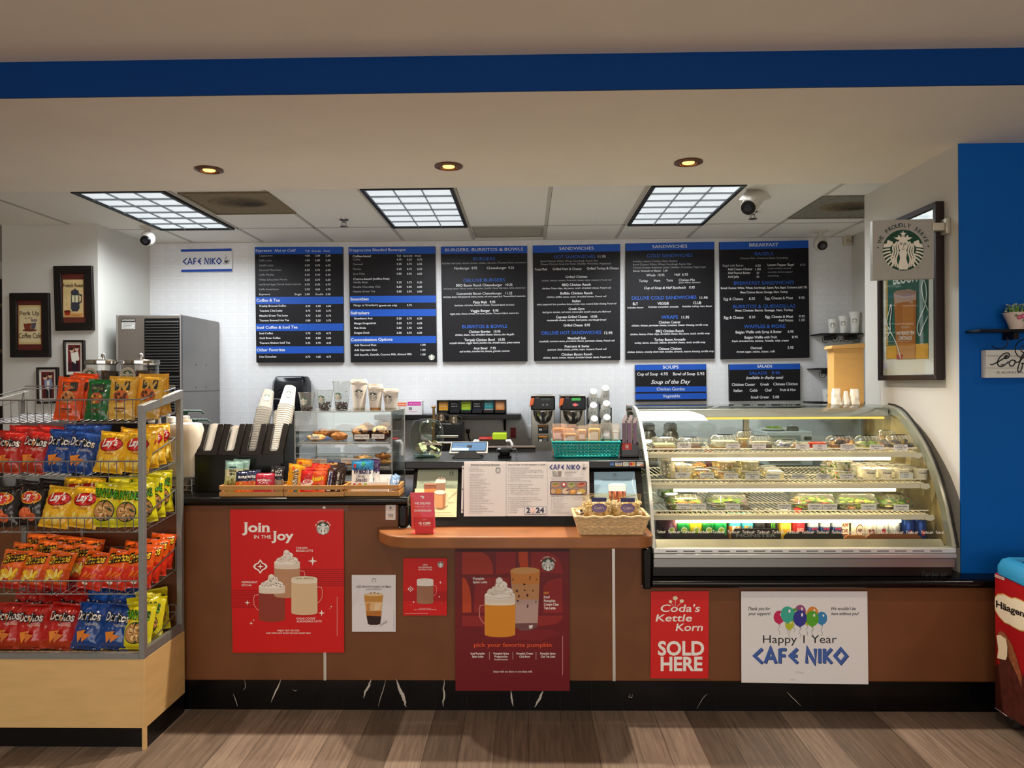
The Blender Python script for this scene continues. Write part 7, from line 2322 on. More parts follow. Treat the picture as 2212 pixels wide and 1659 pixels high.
M().box(XA, XB, 4.27, YR, 1.452,1.468, G('e9efe9', 1.4,.02)).build('top_glass', t)
M().box(XA + .02, XB - .02,4.215,4.275,1.405,1.452, C('aeb0ac', .35,.6)).build('header_rail', t, bev=.004)
M().box(XA + .03, XB - .04,4.225,4.262,1.392,1.404, C('f2cf62', .4, em=.9)).build('top_light_strip', t)

def rib(x0, x1, m, out=.012, inn=.028):
	vs, fs = [], []
	for i, (y, z) in enumerate(prof):
		a = Vector(prof[max(i - 1,0)])
		b = Vector(prof[min(i + 1, n - 1)])
		d = (b - a).normalized()
		nn = Vector((-d.y, d.x))
		for k in (out, -inn):
			for x in (x0, x1):
				vs.append((x, y + nn.x * k, z + nn.y * k))
	for i in range(n - 1):
		o, q = 4 * i, 4 * i + 4
		fs += [(o, o + 1, q + 1, q), (o + 1, o + 3, q + 3, q + 1), (o + 3, o + 2, q + 2, q + 3), (o + 2, o, q, q + 2)]
	fs += [(0,2,3,1), (4 * n - 4,4 * n - 3,4 * n - 1,4 * n - 2)]
	return M().add(vs, fs, m)

rib(XA - .004, XA + .012, C('b9beba', .3,.6), .004,.03).build('end_frame', t, label='silver curved end frame')
rib(XB - .014, XB + .002, C('a9ab9e', .3,.5), .004,.045).build('end_frame', t, label='silver curved end frame')
rib(XB + .002, XB + .012, BLACK, .012,.02).build('gasket', t)
# end panels: clear near the stand, metal against the pier, its gold light put into the colour
side = [(3.66,.76)] + [(y + .02, z - .012) for y, z in prof] + [(YR - .02,1.45), (YR - .02,.76)]
M().prism([(XA, y, z) for y, z in side], (.004,0,0), G('eef2ee', 1.2,.03)).build('end_glass', t)
M().prism([(XB - .004, y, z) for y, z in side], (.004,0,0), C('b3a273', .35,.35, v=.1, sc=9)).build('end_liner', t)
M().box(XA + .004, XB - .004,3.66, YR - .02,.72,.80, C('6a655c', .3,.6)).build('floor_pan', t)
M().prism([(XA + .02,3.625,.80), (XA + .02,3.66,.832), (XA + .02,3.664,.80)], (XB - XA - .06,0,0), C('b9b39e', .3,.6)).build('front_lip', t)
m = M()
for x in (XA + .004,(XA + XB) / 2 - .02, XB - .03):
	m.box(x, x + .03, YR - .05, YR - .02,.80,1.452, C('7e7a70', .4,.5))
m.build('rear_post', t)
M().box(XA + .03,(XA + XB) / 2 + .02, YR - .038, YR - .034,.82,1.44, G('eaf0ee', 1.0,.03)).build('sliding_door', t)
M().box((XA + XB) / 2, XB - .03, YR - .028, YR - .024,.82,1.44, G('eaf0ee', 1.0,.03)).build('sliding_door', t)
M().box(XA, XB, YR - .06, YR, 1.43,1.452, C('77746c', .35,.6)).build('rear_track', t)
# sticker strip lettering along the glass
p = Print(lambda u, v, l: Vector((0,0,0)))

def on_glass(px, py, off=.002):
	d = ray(px, py)
	best = None
	for i in range(n - 1):
		(y0_, z0_), (y1_, z1_) = prof[i], prof[i + 1]
		nn = Vector((0,-(z1_ - z0_), y1_ - y0_)).normalized()
		o = Vector((0, y0_, z0_)) + nn * off
		s = (o - CAM).dot(nn) / d.dot(nn)
		q = CAM + d * s
		if z0_ - .003 <= q.z <= z1_ + .003:
			return q
	return at(px, py, 3.62)

p = Print(lambda u, v, l: on_glass(1380 + u / 3.16,860 + v / 3.16))
TB = C('d9d4c6', .5)
for k in range(20):
	x = 98 + 101.5 * k
	if x > 2070:
		break
	p.text('Turbo.air', max(x, 126), min(x + 86,2084), 921 + .25 * k, TB, 19,1, shear=.25, bold=.012)
p.build('glass_lettering', t)
p = Print(lambda u, v, l: Vector(at(1380 + u / 3.16,860 + v / 3.16,3.629)))
p.text('Turbo air', 1930,2112,1216, C('3a4648', .5), 30,1, shear=.25)
p.build('badge', t)
# the upright streak on the glass is a reflection; nothing is built for it
# shelves
SHW = C('e9dfc6', .45)
SH = [(1.243,3.845), (1.093,3.775), (.942,3.735)]
WARM = C('ffe6b0', .4, em=4.0)
shelf = []
for j, (z, yf) in enumerate(SH):
	m = M()
	yb_ = YR - .07
	for y in (yf, yf + .02,(yf + yb_) / 2, yb_):
		m.tube([(XA + .012, y, z - .004), (XB - .06, y, z - .004)], .003, SHW, 6)
	m.tube([(XA + .012, yf - .002, z + .016), (XB - .06, yf - .002, z + .016)], .003, SHW, 6)
	k = 0
	x = XA + .02
	while x < XB - .06:
		m.tube([(x, yf - .002, z + .016), (x, yf, z), (x, yb_, z)], .0018, SHW, 5)
		x += .026
	t2 = m.build('wire_shelf', t)
	M().box(XA + .012, XB - .05, yf + .004, yf + .026, z - .03, z - .008, C('e4ddc9', .4)).prism([(XB - .08, yf - .006, z - .008), (XB - .035, yf - .006, z - .008), (XB - .03, yf - .006, z - .025), (XB - .05, yf - .006, z - .036), (XB - .075, yf - .006, z - .03)], (0,.012,0), C('e4ddc9', .4)).build('front_rail', t2)
	x0 = at(1452 + 4 * j, 980, yf).x
	x1 = at(1925 + 11 * j, 980, yf).x
	M().cyl((x0, yf + .012, z - .038), (x1, yf + .012, z - .038), .009, WARM, n=14).build('light_tube', t2)
	lamp('shelf_tube_lamp', 'AREA', ((x0 + x1) / 2, yf + .03, z - .052), (2.2,2.2,1.2)[j], (1.0,.80,.46), shape='RECTANGLE', size=x1 - x0, size_y=.03)
lamp('header_tube_lamp', 'AREA', ((XA + XB) / 2,4.24,1.388), 2.2,(1.0,.82,.5), shape='RECTANGLE', size=1.3, size_y=.03)

def tagrow(j, items, h=.016):
	z, yf = SH[j]
	yt = yf - .012
	for lab, s1, s2, u0, u1, v0, v1 in items:
		q = [(1380 + u / 3.16,860 + v / 3.16) for u, v in ((u0, v0), (u1, v0), (u1, v1), (u0, v1))]
		t2 = sheet('price_tag', lab, 'tag', q, yt, .0015, C('f4f2ec', .5), 'price tags on the display case shelves')
		p = PY(yt, 1380,860,3.16,.0004)
		w_ = u1 - u0
		h_ = v1 - v0
		ls = s1.split('|')
		for i, s in enumerate(ls):
			wd = min(w_ * .84, len(s) * 6.2)
			p.text(s, (u0 + u1) / 2 - wd / 2,(u0 + u1) / 2 + wd / 2, v0 + h_ * (.38 if len(ls) == 1 else .28 + .26 * i), C('3a3834'), 8,2, bold=.01)
		p.text(s2,(u0 + u1) / 2 - 14,(u0 + u1) / 2 + 14, v1 - h_ * .16, C('3a3834'), 8,2)
		p.build('print', t2)

tagrow(0, [('price tag for lemon and pecan bars on the top shelf', 'Lemon Bar|Pecan Bar', '$4.00', 262,358,307,344), ('price tag for cheesecake on the top shelf', 'Cheesecake', '$4.25', 596,690,313,346), ('price tag for carrot cake on the top shelf', 'Carrot Cake', '$5.50', 774,868,310,350),
		   ('price tag for baklava on the top shelf', 'Baklava', '$4.50', 1070,1164,313,349), ('price tag for jello on the top shelf', 'Jello', '$2.95', 1188,1285,316,353), ('price tag for cheese and crackers on the top shelf', 'Cheese & Crackers|w/fruit & nuts', '$7.25', 1378,1474,314,356), ('price tag for veggies and hummus on the top shelf', 'Veggies & Hummus', '$4.95', 1578,1672,318,354), ('price tag for the grape snack box on the top shelf', 'Cheese &|Artichoke Dip', '$4.95', 1742,1834,318,360)])
tagrow(1, [('price tag for hard eggs on the middle shelf', 'Hard Eggs', '$3.50', 248,344,508,548), ('price tag for fruit salad on the middle shelf', 'Fruit Salad', '$5.75', 418,514,509,546), ('price tag for pasta salad on the middle shelf', 'Pasta Salad', '$4.50', 583,678,513,550), ('price tag for chicken pasta on the middle shelf', 'Cheese Chicken|Pasta', '$4.50', 727,824,513,556), ('price tag for potato salad on the middle shelf', 'Potato Salad', '$4.50', 868,962,515,554), ('price tag for macaroni salad on the middle shelf', 'Hawaiian|Macaroni Salad', '$4.50', 1042,1138,518,554), ('price tag for loaded potatoes on the middle shelf', 'Loaded Baked|Potatoes', '$4.50', 1214,1308,518,555), ('price tag for crab salad on the middle shelf', 'Crab Salad', '$4.50', 1373,1468,516,554), ('price tag for yogurt on the middle shelf', 'Yogurt', '$3.75', 1780,1872,512,549)])
tagrow(2, [('double price tag, first half for chinese chicken salads on the lowest shelf', 'Chinese Chicken', '$9.95', 258,354,719,760), ('price tag for chicken caesar salads on the lowest shelf', 'Chicken Caesar', '$9.95', 358,458,722,765), ('price tag for fruit and nut salads on the lowest shelf', 'Fruit & Nut Salad', '$9.95', 592,690,720,763), ('price tag for greek salads on the lowest shelf', 'Greek Salad', '$9.95', 948,1040,724,760), ('price tag for chef salads on the lowest shelf', 'Chef Salad', '$9.95', 1154,1252,724,764), ('price tag for chinese salads on the lowest shelf', 'Chinese Salad', '$9.95', 1256,1354,724,764), ('price tag for cobb salads on the lowest shelf', 'Cobb Salad', '$9.95', 1518,1622,726,766), ('price tag for garden salads on the lowest shelf', 'Garden Salad', '$5.00', 1742,1844,727,769)])

# ---- food on the shelves
PLAST = G('f3f4ee', 1.7,.05,.06)
PLASTM = G('f3efe2', 1.5,.06,.4)

def cx_(u, Y):
	return at(1380 + u / 3.16,1000, Y).x

def clam(label, u0, u1, j, y, dz=0.0, hgt=.07, fill=None, base='efe9da', grp='clear dome boxes on the top shelf', dome=True, depth=None, name='dome_box', cat='food box', lidm=None):
	z, yf = SH[j]
	z = z + .004 + dz
	xa_, xb_ = cx_(u0, y), cx_(u1, y)
	w_ = (xb_ - xa_) / 2
	d_ = depth or w_ * .9
	c = ((xa_ + xb_) / 2, y + d_, z)
	t2 = thing(name, label, cat, c, grp)
	M().shell([(w_ * .86,.001), (w_ * .96, hgt * .38)], PLAST, c, 24,1, d_ / w_, 5).lathe([(w_ * .85,.001), (w_ * .0,.0012)], PLAST, c, 24,1, d_ / w_, 5).build('tray_base', t2)
	M().lathe([(w_ * .96, hgt * .38), (w_ * 1.0, hgt * .38), (w_ * 1.0, hgt * .42), (w_ * .96, hgt * .42)], G('f6f6f0', 2.2,.06,.3), c, 24,1, d_ / w_, 5).build('rim', t2)
	m = M()
	if dome:
		m.shell([(w_ * .95, hgt * .42), (w_ * .88, hgt * .75), (w_ * .72, hgt * .93), (w_ * .5, hgt)], lidm or PLAST, c, 24,1, d_ / w_, 4).lathe([(w_ * .5, hgt), (0, hgt)], lidm or PLAST, c, 24,1, d_ / w_, 4)
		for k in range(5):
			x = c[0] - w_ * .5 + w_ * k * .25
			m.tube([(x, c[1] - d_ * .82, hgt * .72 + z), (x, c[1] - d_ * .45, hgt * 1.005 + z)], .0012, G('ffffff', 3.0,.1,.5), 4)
	else:
		m.shell([(w_ * .95, hgt * .42), (w_ * .8, hgt * .95)], lidm or PLAST, c, 24,1, d_ / w_, 6).lathe([(w_ * .8, hgt * .95), (w_ * .74, hgt), (0, hgt)], lidm or PLAST, c, 24,1, d_ / w_, 6)
	m.build('clear_lid', t2, angle=30)
	if fill:
		fill(t2, c, w_, d_, hgt)
	return t2

def slice_fill(cols, hh=.5):
	def f(t2, c, w_, d_, h):
		m = M()
		k = len(cols)
		for i, cc in enumerate(cols):
			z0_, z1_ = c[2] + .003 + h * hh * i / k, c[2] + .003 + h * hh * (i + 1) / k
			m.box(c[0] - w_ * .7, c[0] + w_ * .7, c[1] - d_ * .75, c[1] + d_ * .7, z0_, z1_, C(cc, .6, v=.2, sc=60))
		m.build('cake_slice', t2, bev=.002)
	return f

def bits(cols, num, size, top=.6, name='salad', lump=.8, flat=.6, low=.03):
	def f(t2, c, w_, d_, h):
		rr = random.Random(int(c[0] * 1000) + num)
		m = M()
		for i in range(num):
			a, q = rr.uniform(0,6.28), math.sqrt(rr.random())
			x = c[0] + w_ * .78 * q * math.copysign(abs(math.cos(a)) ** .6, math.cos(a))
			y = c[1] + d_ * .78 * q * math.copysign(abs(math.sin(a)) ** .6, math.sin(a))
			m.ball((x, y, c[2] + low * h + size * .5 + (h * top - size * .5) * rr.random() * (1.1 - .35 * q)), size * rr.uniform(.6,1.2), C(rr.choice(cols), .55), rz=size * flat * rr.uniform(.5,1), nu=7, nv=5, lump=lump, seed=i)
		o = m.build(name, t2)
		o['kind'] = 'stuff'
	return f

clam('clear dome box of a pale lemon bar, nearest the case end on the top shelf', 88,285,0,3.88, fill=slice_fill(['c98a4c', 'efe4b4'], .42))
clam('clear dome box of a pecan bar, second along the top shelf', 268,462,0,3.88, hgt=.066, fill=slice_fill(['c08a4c', 'a8744a', '5a3420'], .4))
clam('clear dome box of pale cheesecake, third along the top shelf', 500,722,0,3.88, hgt=.078, fill=slice_fill(['b98a52', 'efe6c4', 'f2ead2'], .55))
clam('tall clear dome box behind the cheesecake', 672,800,0,4.05,.0, hgt=.088, fill=slice_fill(['c98a3c', 'e8c27a'], .5))
clam('clear dome box of dark carrot cake on the top shelf', 765,945,0,3.88, hgt=.072, fill=slice_fill(['4a2a18', '5a3420', 'e6d8c0'], .55))
clam('low clear box of blue and white wrapped baklava on the top shelf', 952,1130,0,3.89, hgt=.05, fill=bits(['e9e6e0', '4a4a8a', '6a6aa8', 'd8d4d0', 'c98a4c'], 60,.014,.7, 'wrapped_sweets', .5))
clam('clear dome box of crackers and grapes on the top shelf', 1310,1505,0,3.88, hgt=.07, fill=bits(['c98a44', 'b5743c', '3a2030', '4a2a1c', 'e0a85a'], 26,.026,.6, 'snack_mix', .3))
clam('clear dome box of vegetables and hummus on the top shelf', 1512,1706,0,3.88, hgt=.07, fill=bits(['8fae3c', 'a8c24c', 'e8dfb8', 'd8502c', 'c9d47a'], 34,.018,.45, 'vegetables'))
clam('clear dome box of dark grapes, last along the top shelf', 1724,1912,0,3.88, hgt=.074, fill=bits(['3a2438', '4a2c44', 'b5923c', '32202e', '523048'], 46,.014,.6, 'grapes', .1,1.0))
clam('clear dome box behind the grapes by the pier-side end panel', 1650,1790,0,4.06, hgt=.088, fill=bits(['c98a44', 'b5743c', 'd8b07a'], 20,.02,.5, 'crackers'))

def tub(name, label, u, y, z, r, h, body, lid, grp, fillc=None, cat='food cup', lidr=1.06):
	x = cx_(u, y)
	c = (x, y, z)
	t2 = thing(name, label, cat, c, grp)
	M().shell([(r * .84,.001), (r, h)], body, c, 24).lathe([(r * .84,.001), (0,.0012)], body, c, 24).build('cup_body', t2)
	M().lathe([(r * lidr, h - .004), (r * lidr, h + .003), (r * .9, h + .004), (r * .86, h + .001), (.0, h + .001)], lid, c, 24).build('lid', t2)
	if fillc:
		m = M().lathe([(.0,.003), (r * .82,.003), (r * .96, h * .86), (.0, h * .9)], C(fillc[0], .6, v=.25, sc=90), c, 20)
		rr = random.Random(int(x * 997) + int(z * 1009))
		for i in range(26):
			a, q = rr.uniform(0,6.28), rr.uniform(.1,.85)
			rad = r * (.84 + .14 * q) * .97
			m.ball((x + rad * math.cos(a), y + rad * math.sin(a), z + h * q), .006, C(rr.choice(fillc[1:]), .6), nu=6, nv=4, lump=.5, seed=i)
		m.build('filling', t2)
	return t2

LIDC = G('f8f6ee', 2.0,.06,.5)
z1 = SH[1][0] + .004
zt0 = SH[0][0] + .004
tub('jello_cup', 'red jello cup between the baklava and the crackers', 1218,3.93, zt0,.042,.034, PLAST, C('d8402c', .3), 'jello', ('b8281c', 'c8342a', 'a82018'))
GT = 'food tubs on the middle shelf'
EGG = ('e6dcc0', 'efe6cc', 'e8c45a', 'f0ead8')
tub('egg_cup', 'clear tub of hard boiled eggs in front, nearest the case end', 305,3.86, z1,.046,.078, PLASTM, LIDC, GT, EGG)
tub('egg_cup', 'tall clear tub of eggs behind the first, at the case end', 250,3.96, z1,.048,.085, PLASTM, LIDC, GT, EGG)
tub('egg_cup', 'clear tub of eggs against the end glass at the back', 200,4.06, z1,.05,.10, PLASTM, LIDC, GT, EGG)
clam('clear box of mixed fruit salad on the middle shelf', 365,522,1,3.82, hgt=.06, fill=bits(['e8a03c', 'e0c86a', '4a2030', '9ab84c', 'd8843c', 'e8dcb4'], 60,.012,.62, 'fruit'), grp=GT, name='fruit_box')
clam('clear box of melon behind the fruit salad on the middle shelf', 350,475,1,4.02,.0, hgt=.085, fill=bits(['e8a04c', 'e0b46a', 'efcf8a'], 40,.016,.75, 'fruit'), grp=GT, name='fruit_box')
PAS = ('d9b98a', 'e2c898', 'b5703c', '7a8a3c', 'efe0b8')
CHI = ('d4c9a4', 'c2b890', '8a9a5a', 'e8e0c8', 'a89468')
POT = ('e6d9a4', 'efe6bc', 'd9c88a')
CRB = ('dcd8c4', 'e6e2d0', '8fae5a', '5a7a3a', 'd89a7a')
for u, lab, fc in ((597, 'pasta salad', PAS), (757, 'creamy chicken pasta', CHI)):
	for k in range(2):
		tub('deli_cup', ['lower', 'upper'][k] + ' clear deli cup of ' + lab + ' in the front stack of the middle shelf', u, 3.85, z1 + .0535 * k, .046,.048, PLAST, LIDC, GT, fc)
		tub('deli_cup', ['lower', 'upper'][k] + ' clear deli cup of ' + lab + ' in the rear stack of the middle shelf', u - 45,4.0, z1 + .0535 * k, .046,.048, PLAST, LIDC, GT, fc)
tub('deli_cup', 'single clear deli cup of potato salad in front on the middle shelf', 930,3.85, z1,.044,.042, PLASTM, LIDC, GT, POT)
tub('deli_cup', 'clear deli cup of potato salad second in its file', 905,3.97, z1,.044,.042, PLASTM, LIDC, GT, POT)
tub('deli_cup', 'clear deli cup of potato salad third in its file', 880,4.09, z1,.044,.042, PLASTM, LIDC, GT, POT)
for k in range(2):
	tub('deli_cup', ['lower', 'upper'][k] + ' clear deli cup of crab salad in the front stack of the middle shelf', 1390,3.85, z1 + .0535 * k, .047,.048, PLAST, LIDC, GT, CRB)
	tub('deli_cup', ['lower', 'upper'][k] + ' clear deli cup of crab salad behind the front stack', 1345,3.98, z1 + .0535 * k, .046,.048, PLAST, LIDC, GT, CRB)
	tub('deli_cup', ['lower', 'upper'][k] + ' clear deli cup of loaded potatoes rearmost in the crab salad file', 1300,4.12, z1 + .0535 * k, .046,.05, PLAST, LIDC, GT, CRB)
# yogurts
YG = C('ece6d8', .45)
i = 0
fl = ['7a8a3c', 'c8402c', 'd8702c', '2c2430', '3a5a8a']
for r_, (yy, us) in enumerate(((3.86,(1572,1682,1796,1925)), (3.95,(1530,1632,1738,1850)), (4.04,(1500,1600,1700,1800)), (4.13,(1480,1574,1668,1762)))):
	for k, u in enumerate(us):
		x = cx_(u, yy)
		c = (x, yy, z1)
		t2 = thing('yogurt_cup', 'white yogurt cup with a foil top, %s row, %s from the crab salad' % (['front', 'second', 'third', 'rear'][r_], ORD[k]), 'yogurt', c, 'yogurt cups on the middle shelf')
		M().lathe([(.028,0), (.030,.004), (.034,.052), (.037,.053), (.037,.056)], YG, c, 24).build('cup_body', t2)
		M().lathe([(.0385,.056), (.0385,.0575), (.0,.059)], C('f2ecdc', .3,.1), c, 18).box(x - .012, x + .012, yy - .048, yy - .036, z1 + .055, z1 + .0565, C('f2ecdc', .3)).build('foil_lid', t2)
		p = Print(lambda uu, v, l: Vector((x + (.034 - .005 * v) * math.sin(uu) * (1 + .002 * l), yy - (.034 - .005 * v) * math.cos(uu) * 1.003 - .0004 * l, z1 + .052 - .048 * v)))
		p.text('Chobani', -.75,.55,.42, C('2a2a2c', .5), .2,2, bold=.02)
		for q in range(4):
			p.ell(-.9 + .42 * q, .7 + .12 * ((q * 7) % 3), .18,.14, C(fl[(k + r_) % 5], .5), 1,10)
		p.build('print', t2)
		p = Print(lambda uu, v, l: Vector((x + uu, yy - v, z1 + .0595 + .0003 * l)))
		for q in range(3):
			p.ell(.02 * math.cos(q * 2.1 + k), .02 * math.sin(q * 2.1 + k), .007,.005, C(fl[(k + r_) % 5], .5), 1,8)
		p.build('lid_print', t2)
# big salads
SAL = ['6f9a2c', '86b03a', '5a8426', '9cc04a', '4a7420']
GSL = 'large clamshell salads on the lowest shelf'
salads = ((185,470,3.80,.078, ['e8a03c', 'd8702c', 'd8c08a'], 'chinese chicken salad with orange toppings, first of the five large boxes', True), (480,775,3.80,.078, ['7a5a8a', '5a3a4a', 'b4d04a'], 'leafy fruit and nut salad, second of the five large boxes', False), (1060,1380,3.80,.082, ['c89a7a', 'd86a4c', 'e8d0a4'], 'chef salad with pink meat strips, third of the five large boxes', False), (1350,1665,3.80,.082, ['e8d84a', 'c8d44a', 'b07a5a'], 'cobb salad with yellow toppings, fourth of the five large boxes', False), (1660,1910,3.82,.072, ['d8823c', '3a7a2c', 'e0cfa0'], 'dark green garden salad, last of the five large boxes', True))
for u0, u1, y, h_, tops, lab, dm in salads:
	clam('clamshell box of ' + lab, u0, u1,2, y, .001, h_, fill=bits(SAL + tops, 110,.020,.62, 'salad', .9,.4), grp=GSL, dome=dm, depth=.085, name='salad_box')
clam('clamshell salad box behind the first, nearest the case end', 140,420,2,4.05,.001,.085, fill=bits(SAL, 60,.02,.6), grp=GSL, dome=True, depth=.085, name='salad_box')
clam('clamshell salad box behind the third large box', 1040,1330,2,4.06,.001,.085, fill=bits(SAL, 60,.02,.6), grp=GSL, dome=False, depth=.085, name='salad_box')
clam('clamshell salad box behind the fourth large box', 1320,1610,2,4.06,.001,.085, fill=bits(SAL, 60,.02,.6), grp=GSL, dome=False, depth=.085, name='salad_box')

# ---- drinks on the case floor
ZD = .801

def can(label, u, y, h_, r, c1, c2, art, grp, name='drink_can', cat='can', top='d9d6d0', z=ZD, metal=.35):
	x = cx_(u, y)
	c = (x, y, z)
	t2 = thing(name, label, cat, c, grp)
	m = M().lathe([(r * .78,.0), (r, .008), (r, h_ * .5)], C(c1,.25, metal), c, 22)
	m.shell([(r, h_ * .5), (r, h_ - .012), (r * .84, h_ - .002)], C(c2,.25, metal), c, 22)
	m.build('can_body', t2)
	M().lathe([(r * .84, h_ - .002), (r * .86, h_), (r * .8, h_), (r * .77, h_ - .003), (0, h_ - .003)], C(top, .25,.9), c, 22).box(x - .006, x + .006, y - .014, y + .006, z + h_ - .003, z + h_ - .001, C(top, .25,.9)).build('can_top', t2)
	if art:
		p = Print(lambda uu, v, l: Vector((x + (r + .0005 * l) * math.sin(uu), y - (r + .0005 * l) * math.cos(uu), z + h_ * (1 - v))))
		art(p)
		p.build('print', t2)
	return t2

def vertical(p, s, a, b, x, h, m):
	q = Print(lambda u, v, l: p.fn(v, -u, l))
	q.text(s, -b, -a, x, m, h, 2, bold=.03)
	for f, mi in zip(q.m.f, q.m.mi):
		p.m.add([q.m.v[i] for i in f], [range(len(f))], q.m.ms[mi])

GCN = 'soda cans on the case floor'
cols = [('violet ginger ale', '5a3a5c', '8a5a6a'), ('green lemon soda', '15703a', '1a8a44'), ('yellow squirt', 'c9c22a', 'd6c82e'), ('dark green ginger ale', '146a34', '1c7a3c'), ('bright green soda', '138a44', '1a9a50')]
cols = [('violet', '5a3a5c', '8a5a6a'), ('deep green', '15703a', '1a8a44'), ('yellow', 'c9c22a', 'd6c82e'), ('dark green', '146a34', '1c7a3c'), ('bright green', '138a44', '1a9a50')]
for r_, (yy, du) in enumerate(((3.79,0), (3.865,-22), (3.94,-42), (4.015,-60))):
	for k, (nm, a, b) in enumerate(cols):
		u = 215 + 84 * k + du + k * (-4 * r_)
		if u < 110:
			continue
		can('%s soda can, %s row of the near block on the case floor' % (nm, ['front', 'second', 'third', 'rear'][r_]), u, yy, .108,.033, a, b,
			(lambda p: p.ell(0,.5,.5,.16, C('e8e4dc', .4), 1,14).ell(0,.5,.38,.11, C('a8c23a', .4), 2,14)) if r_ == 0 else None, GCN)
GE = 'tall energy drink cans on the case floor'
for r_, yy in ((0,3.80), (1,3.87)):
	for k, (u, c1, c2, nm, art) in enumerate(((650, 'd8843c', '4ab0c8', 'orange and teal', lambda p: p.text('m', -.6,.5,.7, C('e8e0d4'), .3,1, bold=.06)), (735, '3a9ac2', '4ab0d0', 'sky blue', lambda p: p.text('m', -.65,.65,.72, C('e8923c'), .32,1, bold=.08)), (818, '232426', '2b2d30', 'dark grey', lambda p: p.rect(-.5,.3,.5,.7, C('4a4c50'), 1)), (905, '1c1d1f', '222426', 'black with a green claw mark', lambda p: p.stroke([(-.35,.3), (-.3,.7), (-.36,.9)], .1, C('4fae2c'), 1).stroke([(-.1,.28), (-.08,.6), (-.14,.85)], .1, C('4fae2c'), 1).stroke([(.15,.3), (.16,.6), (.1,.9)], .1, C('4fae2c'), 1)))):
		can(('%s tall energy can, %s row' % (nm, ['front', 'second'][r_])), u - 18 * r_, yy, .142,.031, c1, c2, art if r_ == 0 else None, GE)
GJ = 'bottles on the case floor'
for k, (u, c1, lab, hh) in enumerate(((990, 'd8b83a', 'yellow juice bottle beside the black energy cans', .15), (1085, 'b02a34', 'red juice bottle with a dark label behind the case light streak', .155))):
	x = cx_(u, 3.82)
	c = (x, 3.82, ZD)
	t2 = thing('juice_bottle', lab, 'bottle', c, GJ)
	M().lathe([(.03,0), (.034,.008), (.034, hh * .62), (.026, hh * .78), (.017, hh * .86)], C(c1,.25, coat=.3), c, 22).build('bottle_body', t2)
	M().lathe([(.018, hh * .86), (.019, hh), (.0, hh)], C('e8e4da' if k == 0 else 'c83a3a', .4), c, 18).build('cap', t2)
	p = Print(lambda uu, v, l: Vector((x + .0348 * math.sin(uu), 3.82 - .0348 * math.cos(uu) - .0004 * l, ZD + hh * (1 - v))))
	p.rect(-.7,.5,.7,.85, C('e9dfc0' if k == 0 else '2c1a20', .5), 1).text('JUICE', -.5,.5,.72, C('b5522c' if k == 0 else 'e8dcd4'), .1,2)
	p.build('label', t2)
for r_, yy in ((0,3.80), (1,3.865), (2,3.93)):
	for k, u in enumerate((1185,1265,1345)):
		can('slim silver and blue energy can, %s row, %s past the red bottle' % (['front', 'second', 'third'][r_], ORD[k]), u - 14 * r_, yy, .132,.027, '2c4a8a', 'a9b4c4', (lambda p: p.poly([(-.9,.3), (.9,.3), (.9,.55), (-.9,.8)], C('b9c0cc', .3,.5), 1).text('Red Bull', -.5,.5,.6, C('c0282c'), .09,2, bold=.02)) if r_ == 0 else None, 'slim energy cans on the case floor')

def art_aw(p):
	p.ell(0,.5,.62,.3, C('6a3a24', .4), 1,18).ell(0,.5,.52,.25, C('ece4d4', .4), 2,18).text('A&W', -.4,.4,.56, C('6a2a1c', .4), .14,3, bold=.03)

for r_, yy in ((0,3.79), (1,3.86), (2,3.93), (3,4.0)):
	for k, (u, c1, c2, nm, art) in enumerate(((1490, 'e2dccc', 'e8e2d4', 'cream', art_aw), (1570, 'd9d4c6', 'e0dccf', 'pale', lambda p: p.text('RB', -.5,.5,.66, C('7a2430', .4), .2,1, bold=.05)), (1650, 'b9bcc0', 'c9ccd0', 'silver', lambda p: p.ell(0,.55,.4,.14, C('a8303a', .4), 1,14).rect(-.4,.5,.4,.6, C('d9dce0'), 2)), (1735, 'aeb4ba', 'c4c8cc', 'plain silver', lambda p: p.rect(-.5,.4,.5,.7, C('2c3a5a'), 1)), (1830, '1a3f8f', '1f4a9f', 'blue', lambda p: p.ell(.1,.62,.3,.14, C('c8302c', .4), 1,14).ell(.1,.66,.3,.1, C('e4e4e8', .4), 2,14)), (1915, '173a86', '1d4698', 'deep blue', lambda p: p.ell(.1,.62,.3,.14, C('c8302c', .4), 1,14)))):
		can('%s soda can, %s row of the far block on the case floor' % (nm, ['front', 'second', 'third', 'rear'][r_]), u - 17 * r_ - (k - 2) * 4 * r_, yy, .105,.031, c1, c2, art if r_ == 0 else None, 'far block of soda cans on the case floor')
x0, x1 = cx_(1385,3.79), cx_(1440,3.79)
t2 = thing('soda_carton', 'white printed soda carton beside the slim energy cans', 'carton', ((x0 + x1) / 2,3.79, ZD))
M().box(x0, x1,3.80,3.98, ZD, ZD + .125, C('e6dcc8', .5)).build('carton', t2, bev=.002)
p = Print(lambda u, v, l: Vector((x0 + (x1 - x0) * u, 3.80 - .0006 * l, ZD + .125 * (1 - v))))
for k, s in enumerate(('DOP', 'APP', 'DR', 'PEP')):
	p.text(s, .08,.92,.28 + .22 * k, C('7a3a24'), .14,1, bold=.04)
p.build('print', t2)

